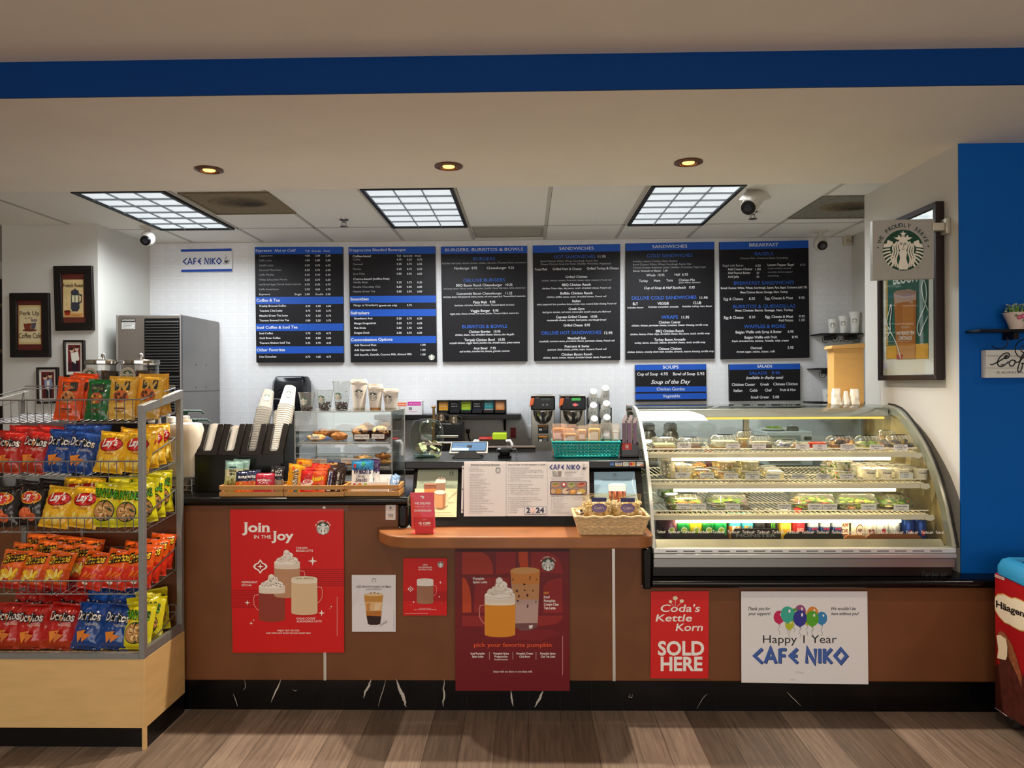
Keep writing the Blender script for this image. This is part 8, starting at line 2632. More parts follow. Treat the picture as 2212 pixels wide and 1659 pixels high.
def tray(label, u0, u1, h_, m, art=None, shape=0):
	x0_, x1_ = cx_(u0,3.74), cx_(u1,3.74)
	t2 = thing('can_tray', label, 'tray', ((x0_ + x1_) / 2,3.74, ZD), 'display trays in front of the cans')
	q = .02
	pts = [(x0_, 3.735, ZD), (x1_, 3.735, ZD), (x1_, 3.735, ZD + h_ * .6), (x1_ - q, 3.735, ZD + h_), (x0_ + q, 3.735, ZD + h_), (x0_, 3.735, ZD + h_ * .6)]
	M().prism(pts, (0,.004,0), m).build('front_panel', t2)
	M().box(x0_, x1_, 3.74,3.752, ZD, ZD + .004, m).build('base', t2)
	if art:
		p = Print(lambda u, v, l: Vector((x0_ + (x1_ - x0_) * u, 3.735 - .0005 * l, ZD + h_ * (1 - v))))
		art(p)
		p.build('print', t2)

TRB = C('141414', .35)
tray('black display tray in front of the green soda cans', 195,600,.046, TRB)
tray('black energy drink display tray with pale lettering', 625,965,.068, TRB, lambda p: p.text('MONSTER', .1,.9,.62, C('8a8c88'), .22,1, bold=.02).text('ENERGY', .36,.72,.86, C('6a6c68'), .12,1))
tray('black display tray in front of the slim energy cans', 985,1392,.050, TRB)
tray('orange-brown cardboard tray under the cream soda cans', 1396,1545,.034, C('b9743a', .6, v=.1, sc=20))
tray('brown cardboard tray under the blue and silver cans', 1548,1920,.040, C('8a5230', .6, v=.1, sc=20))

# ==== wire snack rack
RX0, RX1 = -2.478,-1.685
RY0, RY1 = 3.22,3.60
t = thing('snack_rack', 'grey wire snack rack on a pale wooden base, full of chip bags', 'rack', ((RX0 + RX1) / 2, RY0,0))
MAPLE = C('d2b078', .5, v=.06, sc=5, st=(1,1,6))
GP = C('8b8d8c', .45,.45, v=.05, sc=40)
GW = C('85878a', .4,.7)
zb1 = .40
M().box(RX0 + .012, RX1 - .014, RY0 + .004, RY0 + .02,.095, zb1, MAPLE).build('front_panel', t, bev=.001)
M().box(RX1 - .014, RX1, RY0, RY1,.095, zb1, MAPLE).box(RX1 - .014, RX1 - .0, RY0, RY0 + .02,.0,.095, MAPLE).build('side_panel', t, bev=.001)
M().box(RX0, RX0 + .012, RY0, RY1,.095, zb1, MAPLE).build('side_panel', t)
M().box(RX0 + .012, RX1 - .014, RY0 + .02, RY1, zb1 - .02, zb1 - .002, MAPLE).build('base_shelf', t)
M().box(RX0, RX1 - .014, RY0 + .03, RY0 + .04,0,.095, BLACK).box(RX1 - .012, RX1 - .004, RY0 + .02, RY1,0,.095, BLACK).build('kick_plate', t)
pw = .026
zfp, zbp = at(312,876, RY0).z, at(386,842, RY1).z
for x in (RX0, RX1 - pw):
	M().box(x, x + pw, RY0, RY0 + pw, zb1, zfp - .006, GP).build('front_post', t, bev=.002)
	M().box(x, x + pw, RY1 - pw, RY1, zb1, zbp - .006, GP).build('rear_post', t, bev=.002)
	M().prism([(x - .0008, RY0 - .0008, zfp - .035), (x - .0008, RY0 - .0008, zfp), (x - .0008, RY1 + .0008, zbp), (x - .0008, RY1 + .0008, zbp - .04)], (pw + .0016,0,0), GP).build('top_arm', t, bev=.002)
	M().box(x + .002, x + pw - .002, RY0 + pw, RY1 - pw, zb1, zb1 + .04, GP).build('bottom_rail', t)
M().box(RX0 + pw, RX1 - pw, RY0, RY0 + .016, zb1, zb1 + .025, GP).build('front_rail', t)
for px in (178,):
	x = px_x(px, RY1)
	M().box(x - .007, x + .007, RY1 - .012, RY1, zb1,1.18, GP).build('centre_upright', t)
M().box(RX0 + pw, px_x(165, RY1), RY1 - .02, RY1 - .008,1.395,1.43, GP).build('cross_bar', t)
YF = RY0 + .03
ROWS = []
for j, (pt, pb) in enumerate(((864,914), (997,1030), (1119,1150), (1255,1284), (1409,1421))):
	zt_, z0_ = at(150, pt, YF).z, at(150, pb, YF).z
	ROWS.append((zt_, z0_))
	rise = .03
	m = M()
	xa_, xb_ = RX0 + pw, RX1 - pw
	yb_ = RY1 - .03
	bk = .11 if j else .135
	m.tube([(xa_, YF, zt_), (xb_, YF, zt_), (xb_, yb_, zt_ + rise + (.05 if j else .02)), (xa_, yb_, zt_ + rise + (.05 if j else .02))], .0035, GW, 6, True)
	m.tube([(xa_, YF + .004, z0_), (xb_, YF + .004, z0_), (xb_, yb_, z0_ + rise), (xa_, yb_, z0_ + rise)], .003, GW, 6, True)
	k = 0
	x = xa_ + .01
	while x < xb_:
		m.tube([(x, YF, zt_), (x, YF + .003, z0_), (x, yb_, z0_ + rise), (x, yb_, z0_ + rise + bk)], .0018, GW, 4)
		x += .0365
	m.tube([(xa_, yb_, z0_ + rise + bk), (xb_, yb_, z0_ + rise + bk)], .0028, GW, 6)
	for q in (.33,.66):
		y = YF + (yb_ - YF) * q
		m.tube([(xa_, y, z0_ + rise * q), (xb_, y, z0_ + rise * q)], .0022, GW, 5)
	m.build('wire_basket', t)

# ---- chip bags
RED_, BLU, YEL, ORA = foil('b01c16'), foil('123f86'), foil('e2b021'), foil('d95314')
YEL2, REDB = foil('e6c21e'), foil('c42a1c')

def art_dor(c):
	def f(p):
		S = [(-340,330), (340,330)]
		p.poly([(-110,250), (140,250), (20,480)], C('1a1414', .4), 2).poly([(-60,285), (100,285), (20,440)], C('d8702c' if c == 'r' else '2c5aa8', .4), 3)
		p.text('Doritos', -392,392,392, C('14100e', .4), 190,5, bold=.07).text('Doritos', -385,385,388, C('efebe4', .4), 180,6, bold=.025)
		CH = C('d8822c', .5)
		p.poly([(-270,640), (60,600), (-150,880)], CH, 6).poly([(-60,660), (230,690), (-20,860)], C('c8701f', .5), 7)
		p.text('NACHO CHEESE' if c == 'r' else 'COOL RANCH', -40,340,500, C('e8d9c4', .4), 45,2)
	return f

def art_lays(p, c='y'):
	p.ell(0,330,395,165, C('8a1410', .35), 1,26, rot=-.1, rings=3).ell(0,325,365,145, C('cf1f1c', .35), 2,26, rot=-.1, rings=3)
	p.text("Lay's", -270,270,395, WHITE, 170,4, bold=.035, shear=.25, slope=-.12)
	p.text('Classic', -150,150,570, C('a8481c', .4), 70,2, shear=.2)
	for x, y in ((-200,760), (60,820), (230,700)):
		p.ell(x, y, 130,90, C('e8cf6a', .5), 1,16, rot=x * .01, rings=2)

def art_bbq(p):
	p.ell(0,330,380,160, C('e8a02c', .35), 1,24, rings=3).ell(0,325,345,135, C('cf1f1c', .35), 2,24, rings=3).text("Lay's", -250,250,390, WHITE, 160,4, bold=.035, shear=.25, slope=-.1)
	p.ell(-80,720,240,150, C('d86a3c', .5), 1,18, rings=2).ell(160,800,150,100, C('c2562c', .5), 2,16, rings=2)

def art_fun(p):
	p.text('FUNYUNS', -400,400,330, C('123c14', .4), 175,2, bold=.08, slope=.05).text('FUNYUNS', -390,390,325, C('5ab42a', .4), 165,3, bold=.02, slope=.05)
	p.rrect(-260,370,300,430,25, C('e8962c', .4), 1)
	p.ell(20,650,330,235, C('1d3a1c', .4), 1,24, rings=3).ell(20,650,305,212, C('b8854c', .5), 2,24, rings=3)
	for x, y, r in ((-120,620,110), (110,580,100), (40,740,120), (170,720,80)):
		p.ell(x, y, r, r * .7, C('e0bd84', .5), 3,16).ell(x, y, r * .5, r * .33, C('9a6a34', .5), 4,14)

def art_chee(kind):
	def f(p):
		p.text('Cheetos', -405,405,400, C('1c120e', .4), 230,2, bold=.09, slope=-.18).text('Cheetos', -385,385,392, C('f2c62c', .4), 200,3, bold=.03, slope=-.18)
		if kind == 'puff':
			for i in range(9):
				x, y = -230 + 150 * (i % 4), 600 + 100 * (i // 4)
				p.ell(x, y, 130,60, C(['e8c42a', 'd8a028', 'e8d87a'][i % 3], .5), 2 + i % 2,14, rot=i * .7)
		else:
			for i in range(5):
				p.ell(-180 + 90 * i, 640 + 40 * (i % 2), 120,34, C(['e87a1c', 'c84a14'][i % 2], .5), 2,12, rot=-.7)
			p.ell(-60,860,120,40, C('e8e0d4', .4), 2,14)
	return f

def art_label(c1, c2):
	def f(p):
		p.poly([(-270,150), (270,120), (290,330), (-250,350)], C('2c2e2a', .5), 1)
		p.text('SNAK CLUB', -220,230,265, C('c9b98a', .5), 60,2)
		p.ell(0,480,270,140, C(c1,.5), 1,22, rings=3)
		for i in range(10):
			p.ell(-170 + 110 * (i % 4), 440 + 70 * (i // 4), 62,40, C([c2, '4a2c1c', 'b5743c'][i % 3], .5), 2,10, rot=i)
		p.rect(-200,740,200,775, C('6a3a1c', .5), 1).rect(-150,810,150,835, C('6a3a1c', .5), 1)
	return f

KIND = {}

def chips(kind):
	"""first bag of a kind, built at the origin and moved on first use"""
	d = {
		'red': ('red tortilla chip bag', .145,.20,.055, lambda u, v: RED_ if v > .2 else foil('a5341a'), art_dor('r')),
		'blue': ('blue tortilla chip bag', .145,.20,.055, lambda u, v: BLU, art_dor('b')),
		'yellow': ('yellow potato chip bag', .135,.185,.05, lambda u, v: YEL, art_lays),
		'black': ('black barbecue chip bag', .14,.19,.055, lambda u, v: foil('1c1817') if v > .15 else foil('2c201c'), art_bbq),
		'lime': ('lime yellow onion ring bag', .145,.195,.055, lambda u, v: foil('d8cf1c') if v > .3 else foil('cfcb22'), art_fun),
		'puff': ('orange puffed cheese snack bag', .12,.165,.05, lambda u, v: foil('e0661a') if v > .55 else foil('c8501c') if v > .12 else foil('b82418'), art_chee('puff')),
		'crunch': ('orange and red cheese snack bag', .12,.17,.05, lambda u, v: foil('e05a14') if v > .55 else foil('cf3018'), art_chee('crunch')),
		'orange': ('orange snack mix bag with a dark label', .12,.20,.03, lambda u, v: foil('cf4a12'), art_label('c98a5a', 'b0743c')),
		'green': ('green snack mix bag with a dark label', .11,.19,.03, lambda u, v: foil('14602c'), art_label('b5562c', 'd8a04c')),
		'gold': ('gold snack mix bag with a dark label', .125,.195,.03, lambda u, v: foil('c99a34') if v > .35 else foil('d2a94c'), art_label('c8602c', '5a3420')),
	}[kind]
	if kind not in KIND:
		t_ = snack('chip_bag', 'x', 0,0,-5, d[1], d[2], d[3], d[4], d[5], 'chip bags on the snack rack', len(KIND) + 40,0)
		KIND[kind] = [t_, d[0], False]
	return KIND[kind]

def place(kind, px, j, y, label, tilt=.28, yaw=0.0, roll=0.0, lift=0.0, sc=1.0):
	root, desc, used = chips(kind)
	x = px_x(px, y)
	z = ROWS[j][1] + .03 * (y - YF) / (RY1 - .03 - YF) + .006 + lift
	hh_ = math.sin(px * 12.9 + j * 7.7)
	rot = (-tilt - .05 * hh_, roll + .06 * math.sin(px * 5.3 + j), yaw + .06 * math.sin(px * 3.1))
	sc *= 1 + .035 * hh_
	lab = desc + ', ' + label
	if not used:
		KIND[kind][2] = True
		root.location = (x, y, z)
		root.rotation_euler = rot
		root['label'] = lab
		root.scale = (sc, sc, sc)
		return root
	return dup(root, (x, y, z), rot, lab, scale=(sc, sc, sc))

BK = ['top basket', 'second basket from the top', 'middle basket', 'fourth basket from the top', 'lowest tier']
# top basket
for i, (k, px, y, tl, yw, ro, sc_) in enumerate((('orange', 142,3.30,.2,.1,.12,1), ('orange', 158,3.37,.15,.2,.1,.95), ('orange', 172,3.46,.1,.1,.05,.98), ('green', 205,3.31,.2,0,.08,1), ('gold', 258,3.32,.22,.05,.08,1.05), ('gold', 311,3.36,.22,.0,.06,1.05), ('gold', 328,3.45,.15,.3,.05,1), ('gold', 340,3.53,.1,.5,.0,.95))):
	place(k, px, 0, y, '%s along the top basket' % ORD[i], tl, yw, ro, 0, sc_)
# second basket
for i, (k, px, y, tl, yw, ro, lf) in enumerate((('red', 10,3.31,.3,0,.1,0), ('red', 62,3.31,.3,0,.12,0), ('blue', 118,3.31,.3,0,.15,0), ('blue', 163,3.30,.3,.1,.22,0), ('yellow', 230,3.30,.22,0,.05,0), ('yellow', 287,3.30,.22,0,.05,0))):
	place(k, px, 1, y, '%s in the front rank of the second basket from the top' % ORD[i], tl, yw, ro, lf)
for i, (k, px, y) in enumerate((('red', 35,3.42), ('red', 90,3.42), ('blue', 150,3.42), ('blue', 188,3.43), ('yellow', 268,3.41))):
	place(k, px, 1, y, '%s in the rear rank of the second basket from the top' % ORD[i], .25,0,.1,0)
for i, (px, y, yw) in enumerate(((311,3.39,.85), (328,3.46,.9), (343,3.53,.95))):
	place('yellow', px, 1, y, 'turned edge-on, %s behind the post of the second basket' % ORD[i], .1, yw, .0)
# middle basket
for i, (k, px, y, tl, yw, ro, lf) in enumerate((('black', 3,3.31,.3,0,.0,.0), ('black', 60,3.34,.3,0,.05,.0), ('yellow', 112,3.30,.3,0,.18,0), ('yellow', 170,3.30,.28,.15,.2,0), ('lime', 222,3.31,.22,0,.05,0), ('lime', 272,3.31,.22,0,.05,0))):
	place(k, px, 2, y, '%s in the front rank of the middle basket' % ORD[i], tl, yw, ro, lf)
for i, (k, px, y, lf) in enumerate((('black', 45,3.43,.0), ('black', 95,3.43,.0), ('yellow', 148,3.42,.01), ('yellow', 180,3.43,.015), ('lime', 250,3.42,.012), ('lime', 296,3.42,.012))):
	place(k, px, 2, y, '%s in the rear rank of the middle basket' % ORD[i], .2,0,.06, lf)
for i, (px, y, yw, lf) in enumerate(((304,3.37,.7,0), (321,3.44,.75,.004), (338,3.52,.8,.01))):
	place('lime', px, 2, y, 'angled, %s behind the post of the middle basket' % ORD[i], .12, yw, .0, lf)
# fourth basket
for i, (k, px, y, tl, yw, ro) in enumerate((('puff', 12,3.31,.35,.1,.15), ('puff', 60,3.31,.32,0,.12), ('puff', 110,3.31,.32,0,.12), ('crunch', 186,3.30,.3,0,.15), ('crunch', 238,3.30,.28,.05,.12), ('crunch', 292,3.31,.25,.1,.1))):
	place(k, px, 3, y, '%s in the front rank of the fourth basket' % ORD[i], tl, yw, ro)
for i, (k, px, y, ro, lf) in enumerate((('puff', 38,3.41,.1,.01), ('puff', 85,3.42,.1,.01), ('puff', 130,3.41,.1,.0), ('puff', 165,3.40,.2,.0), ('crunch', 275,3.41,.1,.0))):
	place(k, px, 3, y, '%s in the second rank of the fourth basket' % ORD[i], .25,.05, ro, lf)
for i, (k, px, y, lf) in enumerate((('puff', 70,3.51,.015), ('puff', 110,3.51,.015), ('puff', 150,3.51,.01), ('puff', 188,3.50,.005))):
	place(k, px, 3, y, '%s in the rear rank of the fourth basket' % ORD[i], .15,0,.08, lf)
for i, (px, y, yw, lf) in enumerate(((309,3.38,.5,0), (326,3.44,.55,.01), (340,3.51,.6,.02))):
	place('crunch', px, 3, y, 'angled, %s behind the post of the fourth basket' % ORD[i], .2, yw, .12, lf)
# lowest tier
for i, (k, px, y, tl, yw, ro) in enumerate((('red', 5,3.32,.35,0,.05), ('red', 57,3.32,.35,0,.08), ('red', 116,3.32,.35,0,.12), ('blue', 178,3.32,.35,0,.1), ('blue', 238,3.32,.35,0,.08), ('lime', 287,3.32,.3,0,.06))):
	place(k, px, 4, y, '%s in the front rank of the lowest tier' % ORD[i], tl, yw, ro, 0)
for i, (k, px, y, lf) in enumerate((('red', 45,3.43,.01), ('red', 92,3.43,.01), ('red', 138,3.43,.01), ('blue', 196,3.43,.01), ('blue', 244,3.43,.01), ('lime', 312,3.42,.0))):
	place(k, px, 4, y, '%s in the second rank of the lowest tier' % ORD[i], .28,0,.06, lf)
for i, (k, px, y, lf) in enumerate((('red', 75,3.52,.015), ('red', 118,3.52,.015), ('red', 158,3.52,.015), ('blue', 215,3.52,.015), ('blue', 262,3.52,.012))):
	place(k, px, 4, y, '%s in the rear rank of the lowest tier' % ORD[i], .15,0,.05, lf)
for i, (px, y, yw) in enumerate(((312,3.40,.65), (331,3.49,.7))):
	place('lime', px, 4, y, 'angled, %s beside the side panel of the lowest tier' % ORD[i], .25, yw, .05,.01)

# ---- stockroom shelf far beyond the pillar
t = thing('storage_shelf', 'storage shelf of boxes glimpsed beyond the left pillar', 'shelf', (-4.5,6.4,0))
for z in (.5,1.05,1.45,1.9,2.3):
	M().box(-4.9,-4.05,6.4,6.8, z, z + .03, C('5a4a38', .6)).build('shelf_board', t)
for x in (-4.9,-4.08):
	M().box(x, x + .03,6.4,6.8,0,2.6, C('4a4038', .6)).build('upright', t)
for i, (z, h_, c) in enumerate(((.53,.4, 'a07c4c'), (1.08,.33, 'a8844f'), (1.48,.3, 'b3906a'), (1.93,.25, '2c3f7a'), (2.33,.2, '3a2a2c'))):
	M().box(-4.5,-4.12,6.42,6.76, z + .001, z + h_, C(c, .6, v=.2, sc=8)).build('storage_box', None, bev=.004, top=(['large brown carton low on the storage shelf', 'brown carton second up on the storage shelf', 'tan carton at eye level on the storage shelf', 'blue box high on the storage shelf', 'dark box on top of the storage shelf'][i], 'box', 'cartons on the far storage shelf'))

# ==== right-hand side
# scroll shelves with cups in the back corner
IRON = C('0c0b0b', .4)

def scroll_shelf(label, x0, x1, yf, yb, z, pat, name='scroll_shelf', grp='black scroll bracket shelves', th=.012):
	t = thing(name, label, 'shelf', ((x0 + x1) / 2, yb, z - th), grp)
	M().box(x0, x1, yf, yb, z - th, z, IRON).build('board', t, bev=.003)
	m = M()
	k = (x1 - x0)

	def spiral(cx, cz, r, a0, turns, sg):
		pts = []
		for i in range(22):
			f = i / 21
			a = a0 + sg * 2 * PI * turns * f
			q = r * (1 - .8 * f)
			pts.append((cx + q * math.cos(a), yf + .012, cz + q * math.sin(a)))
		m.tube(pts, .0026, IRON, 5)
	for cx, cz, r, a0, tn, sg in pat:
		spiral(x0 + k * cx, z - th - k * cz, k * r, a0, tn, sg)
	m.build('scroll_bracket', t)
	for f in (.37,.86):
		M().box(x0 + k * f - .012, x0 + k * f + .012, yf + .03, yb, z - th - .035, z - th, IRON).build('wall_clip', t)
	return t

PAT = [(.13,.12,.09, PI * .75,1.4,1), (.24,.09,.06, PI * .3,1.3,-1), (.36,.09,.10, PI, 1.3,1), (.48,.16,.03,0,1,1), (.6,.09,.10,0,1.3,-1), (.74,.09,.06, PI * .7,1.3,1), (.86,.11,.08, PI * .25,1.4,-1)]
YK = 6.18
a3, b3 = at(1773,722, YK), at(1866,718, YK)
zk = b3.z - .004
scroll_shelf('black scroll shelf of three white cups, topmost in the back corner', a3.x, min(b3.x, 2.785), YK, 6.415, zk, PAT)
for i, (px0, px1, pyt, pe) in enumerate(((1788,1808,690,(1795,703)), (1811,1831,683,(1819,699)), (1834,1857,674,(1842,693)))):
	Y = 6.24
	a2, b2 = at(px0,718, Y), at(px1, pyt, Y)
	c = ((a2.x + b2.x) / 2, Y, zk)
	hh = b2.z - zk
	r1 = (b2.x - a2.x) / 2
	t = thing('shelf_cup', ['smallest', 'medium', 'largest'][i] + ' of three white emblem cups on the corner shelf', 'cup', c, 'white cups on the corner shelf')
	paper_cup(t, c, hh, r1 * .72, r1 * .98)
	e = at(pe[0], pe[1], Y - r1)
	cup_print(t, c, hh, r1 * .72, r1 * .98,.0205, e.z - zk, g=C('12422f', .5), ang=-.35)
a3 = at(1766,795, YK)
zk2 = a3.z
scroll_shelf('black scroll shelf holding the red bottle cup, half behind the tan box', a3.x, a3.x + .36, YK, 6.415, zk2, PAT)
c = (px_x(1796,6.24), 6.24, zk2)
t = thing('bottle_cup', 'white cup printed with a red bottle beside the tan box', 'cup', c)
hh = at(1793,761,6.24).z - zk2
paper_cup(t, c, hh, .032,.042)
p = Print(lambda u, v, l: Vector((c[0] - .006 + .034 * math.sin(u), c[1] - (.0435 - .008 * v) - .0006 * l, zk2 + hh * (1 - v))))
p.poly([(-.1,.05), (.1,.05), (.13,.25), (.3,.45), (.3,.55), (.24,.65), (.32,.8), (.28,.96), (-.28,.96), (-.32,.8), (-.24,.65), (-.3,.55), (-.3,.45), (-.13,.25)], C('c81a18', .4), 1).text('Coca-Cola', -.26,.28,.54, WHITE, .05,2, shear=.2)
p.build('print', t)
a3 = at(1757,868, YK)
zk3 = a3.z
scroll_shelf('black scroll shelf just above the display case, lowest in the back corner', a3.x, a3.x + .42, YK, 6.415, zk3, PAT)
c = (px_x(1787,6.25), 6.25, zk3)
t = thing('shelf_cup', 'white emblem cup on the lowest corner shelf above the case', 'cup', c, 'white cups on the corner shelf')
paper_cup(t, c, .10,.032,.043)
cup_print(t, c, .10,.032,.043,.022,.05, g=C('3f6a5a', .5))

# tan bag box and paper bags on the case top
TANB = C('d9ac66', .5, v=.05, sc=4, st=(1,1,6))
zc1 = 1.469
a3, b3 = at(1801,760,4.46), at(1866,752,4.46)
t = thing('tan_box', 'tall tan box with a sloping overhanging lid, standing on the display case', 'box', ((a3.x + b3.x) / 2,4.5, zc1))
M().box(a3.x, b3.x, 4.46,4.555, zc1, b3.z, TANB).build('box_body', t, bev=.002)
M().prism([(a3.x - .022,4.445, b3.z - .003), (a3.x - .014,4.445, b3.z + .016), (b3.x, 4.445, b3.z + .03), (b3.x, 4.445, b3.z)], (0,.11,0), TANB).build('lid', t, bev=.002)
PB = C('efe9dd', .7)
for i, (px, pyt, w_) in enumerate(((1806,839,.05), (1827,845,.042), (1846,840,.05))):
	Y = 4.40
	x = px_x(px, Y)
	hh = at(px, pyt, Y).z - zc1
	t = thing('paper_bag', ['white paper bag with a crumpled square top, nearest the salads board', 'white paper bag pinched into a point, middle of three on the case', 'white paper bag with a rounded top, nearest the pier'][i], 'paper bag', (x, Y, zc1), 'small white paper bags on the display case')
	m = M()
	nu, nv = 14,9
	vs, fs = [], []
	for j in range(nv + 1):
		v = j / nv
		tw = [1 - .1 * v, 1 - .55 * v ** .8,1 - .05 * v - .5 * max(0, v - .7)][i]
		td = [1 - .5 * v, 1 - .7 * v, 1 - .4 * v][i]
		for k in range(nu):
			a = 2 * PI * k / nu
			nz_ = 1 + .22 * noise.noise(Vector((math.cos(a) * 1.7 + i * 9, math.sin(a) * 1.7, v * 4)))
			vs.append((x + w_ * .5 * tw * nz_ * math.copysign(abs(math.cos(a)) ** .6, math.cos(a)), Y + .03 * td * nz_ * math.copysign(abs(math.sin(a)) ** .6, math.sin(a)), zc1 + hh * v))
	for j in range(nv):
		for k in range(nu):
			fs.append((j * nu + k, j * nu + (k + 1) % nu, (j + 1) * nu + (k + 1) % nu, (j + 1) * nu + k))
	fs.append(tuple(range(nv * nu, nv * nu + nu)))
	m.add(vs, fs, PB)
	m.build('bag_body', t, angle=15)

# framed poster on the pier side (plane X = XP)
t = thing('framed_poster', 'tall dark-framed iced tea poster on the pier beside the display case', 'picture', (XP, 4.2,1.6))
PXK = (1740,400,3.318)
dp = .045
XF = XP - dp
q = [(506,265), (926,117), (948,1402), (520,1396)]
P = [atx(1740 + u / 3.318,400 + v / 3.318, XF) for u, v in q]
y0_, y1_ = (P[0].y + P[3].y) / 2,(P[1].y + P[2].y) / 2          # far, near
zb_, zt_ = (P[2].z + P[3].z) / 2, P[1].z
P = [Vector((XF, y0_, zt_)), Vector((XF, y1_, zt_)), Vector((XF, y1_, zb_)), Vector((XF, y0_, zb_))]
fw_ = .03
I = [Vector((XF, y0_ - fw_, zt_ - fw_)), Vector((XF, y1_ + fw_, zt_ - fw_)), Vector((XF, y1_ + fw_, zb_ + fw_)), Vector((XF, y0_ - fw_, zb_ + fw_))]
m = M()
for i in range(4):
	m.prism([P[i], P[(i + 1) % 4], I[(i + 1) % 4], I[i]], (dp - .002,0,0), C('241713', .4, v=.15, sc=12))
m.build('frame', t, bev=.003)
M().prism([v + Vector((.02,0,0)) for v in I], (.005,0,0), C('e6e4de', .5)).build('mat_board', t)
p = Print(lambda u, v, l: atx(1740 + u / 3.318,400 + v / 3.318, XF + .019 - .0006 * l))
p.poly([(570,300), (880,200), (880,1244), (578,1246)], C('1d5a47', .5), 1)
p.poly([(570,300), (584,296), (592,1150), (578,1150)], C('c9a24c', .5), 2).poly([(578,1155), (880,1132), (880,1244), (578,1246)], C('dba23a', .5), 2)
p.text('BLOOM', 628,800,712, WHITE, 66,3, bold=.03, slope=-.14)
for x0, y, x1 in ((590,800,640), (590,880,640), (590,960,640), (800,800,872), (810,900,872), (800,990,872), (800,1070,872)):
	p.rect(x0, y, x1, y + 3, C('3a7a64', .5), 2)
p.poly([(632,775), (660,757), (745,745), (795,760), (793,900), (786,1244), (652,1246), (640,950)], C('b8702c', .3), 4)
p.poly([(632,775), (660,757), (745,745), (795,760), (794,820), (640,850)], C('c9a592', .3), 5).ell(712,772,78,22, C('b08a78', .3), 6,20)
p.poly([(655,1150), (786,1150), (784,1244), (656,1246)], C('c08a5c', .3), 5).poly([(652,1215), (700,1213), (690,1246), (652,1246)], C('a8304a', .4), 6)
p.poly([(700,860), (780,850), (770,1100), (690,1110)], C('c98038', .3), 5)
p.text('TEAVANA', 682,745,1028, C('e8d8c8'), 17,7).text('with BLACK TEA', 652,778,1072, C('f0e6da'), 26,7, bold=.02).text('LEMONADE', 666,764,1108, C('f0e6da'), 26,7, bold=.02)
WL = C('e4e8e0', .5)
p.stroke(spl([(680,1240), (660,1160), (630,1090), (600,1030), (580,985), (600,900), (612,855), (615,900), (605,980), (608,1040), (590,1080), (578,1100)]), 6, WL, 8).stroke(spl([(880,900), (850,830), (832,740), (845,680), (862,720), (866,800), (850,880), (815,960), (800,1030), (818,1078), (840,1020), (876,940)]), 6, WL, 8).stroke([(578,1060), (610,1058), (630,1090)], 5, WL, 8)
p.build('print', t)
M().prism([v + Vector((.010,0,0)) for v in I], (.002,0,0), G('f8faf8', 1.0,.02)).build('glazing', t)

# projecting sign
YG_ = 3.80
t = thing('projecting_sign', 'square silver sign with a round green emblem, projecting from the pier on a bracket', 'sign', (px_x(1950, YG_), YG_, at(1950,603, YG_).z))
c4 = [at(1740 + u / 3.318,400 + v / 3.318, YG_) for u, v in ((481,254), (923,240), (922,669), (482,680))]
M().prism(c4,(0,.03,0), C('aaa79e', .4,.35, v=.03, sc=30)).build('sign_panel', t, bev=.002)
p = PY(YG_, 1740,400,3.318,.0005)
p.siren(700,466,147, C('14432f', .5), C('ece4d2', .5), 1)
DK2 = C('26332c', .5)
p.arc_text('WE PROUDLY SERVE', 700,466,166, DK2,27,-68,68, bold=.015)
p.ell(519,448,6,6, DK2,1,10).ell(880,438,6,6, DK2,1,10)
p.text('TM', 795,812,597, DK2,8,1)
p.build('emblem', t)
b0, b1 = at(2013,490, YG_), at(2050,492, YG_)
M().box(b0.x, XP - .02, YG_ - .01, YG_ + .045, b0.z - .02, b0.z + .02, C('cfc8b6', .35,.4)).build('bracket_arm', t, bev=.003)
M().box(XP - .022, XP - .001, YG_ - .03, YG_ + .07, b0.z - .04, b0.z + .04, C('bdb7a6', .35,.5)).build('wall_plate', t, bev=.003)

# blue wall: shelf, plant, canvas
YBW = 3.70
a3 = at(2111,712,3.60)
zsh = a3.z
x0_, x1_ = a3.x, a3.x + .52
PAT2 = [(.22,.06,.12, PI * 1.2,.5,1), (.42,.17,.10, PI * .5,1.5,1), (.66,.15,.10, PI * .5,1.5,-1)]
scroll_shelf('black scroll shelf on the blue wall holding a flower pot', x0_, x1_, 3.58, YBW - .002, zsh, PAT2, grp='black wall shelf on the blue wall')
c = at(2196,706,3.63)
c.z = zsh
t = thing('potted_plant', 'small rose-painted pot of short green succulents on the blue wall shelf', 'plant', c)
M().lathe([(.0,.002), (.032,.001), (.030,.006), (.040,.035), (.058,.078), (.060,.082), (.056,.08), (.050,.07), (.0,.07)], C('d9c8bb', .3), c, 28).build('pot', t)
p = Print(lambda u, v, l: Vector((c.x + (.04 + .022 * v + .0006 * l) * math.sin(u), c.y - (.04 + .022 * v + .0006 * l) * math.cos(u), c.z + .03 + .048 * v)))
for u, v, r, cc in ((-.35,.55,.2, 'b8426a'), (-.05,.65,.22, 'c85a80'), (.3,.5,.2, 'a8385c'), (-.6,.75,.1, '4a7a4c'), (.55,.8,.1, '4a7a4c'), (.1,.25,.1, '5a8a5c')):
	p.ell(u, v, r, r * 1.1, C(cc, .5), 1,12)
	p.ell(u, v, r * .5, r * .5, C('e08aa4' if cc[0] in 'bca' else '6a9a5c', .5), 2,10)
p.build('painted_roses', t)
m = M()
rr = random.Random(4)
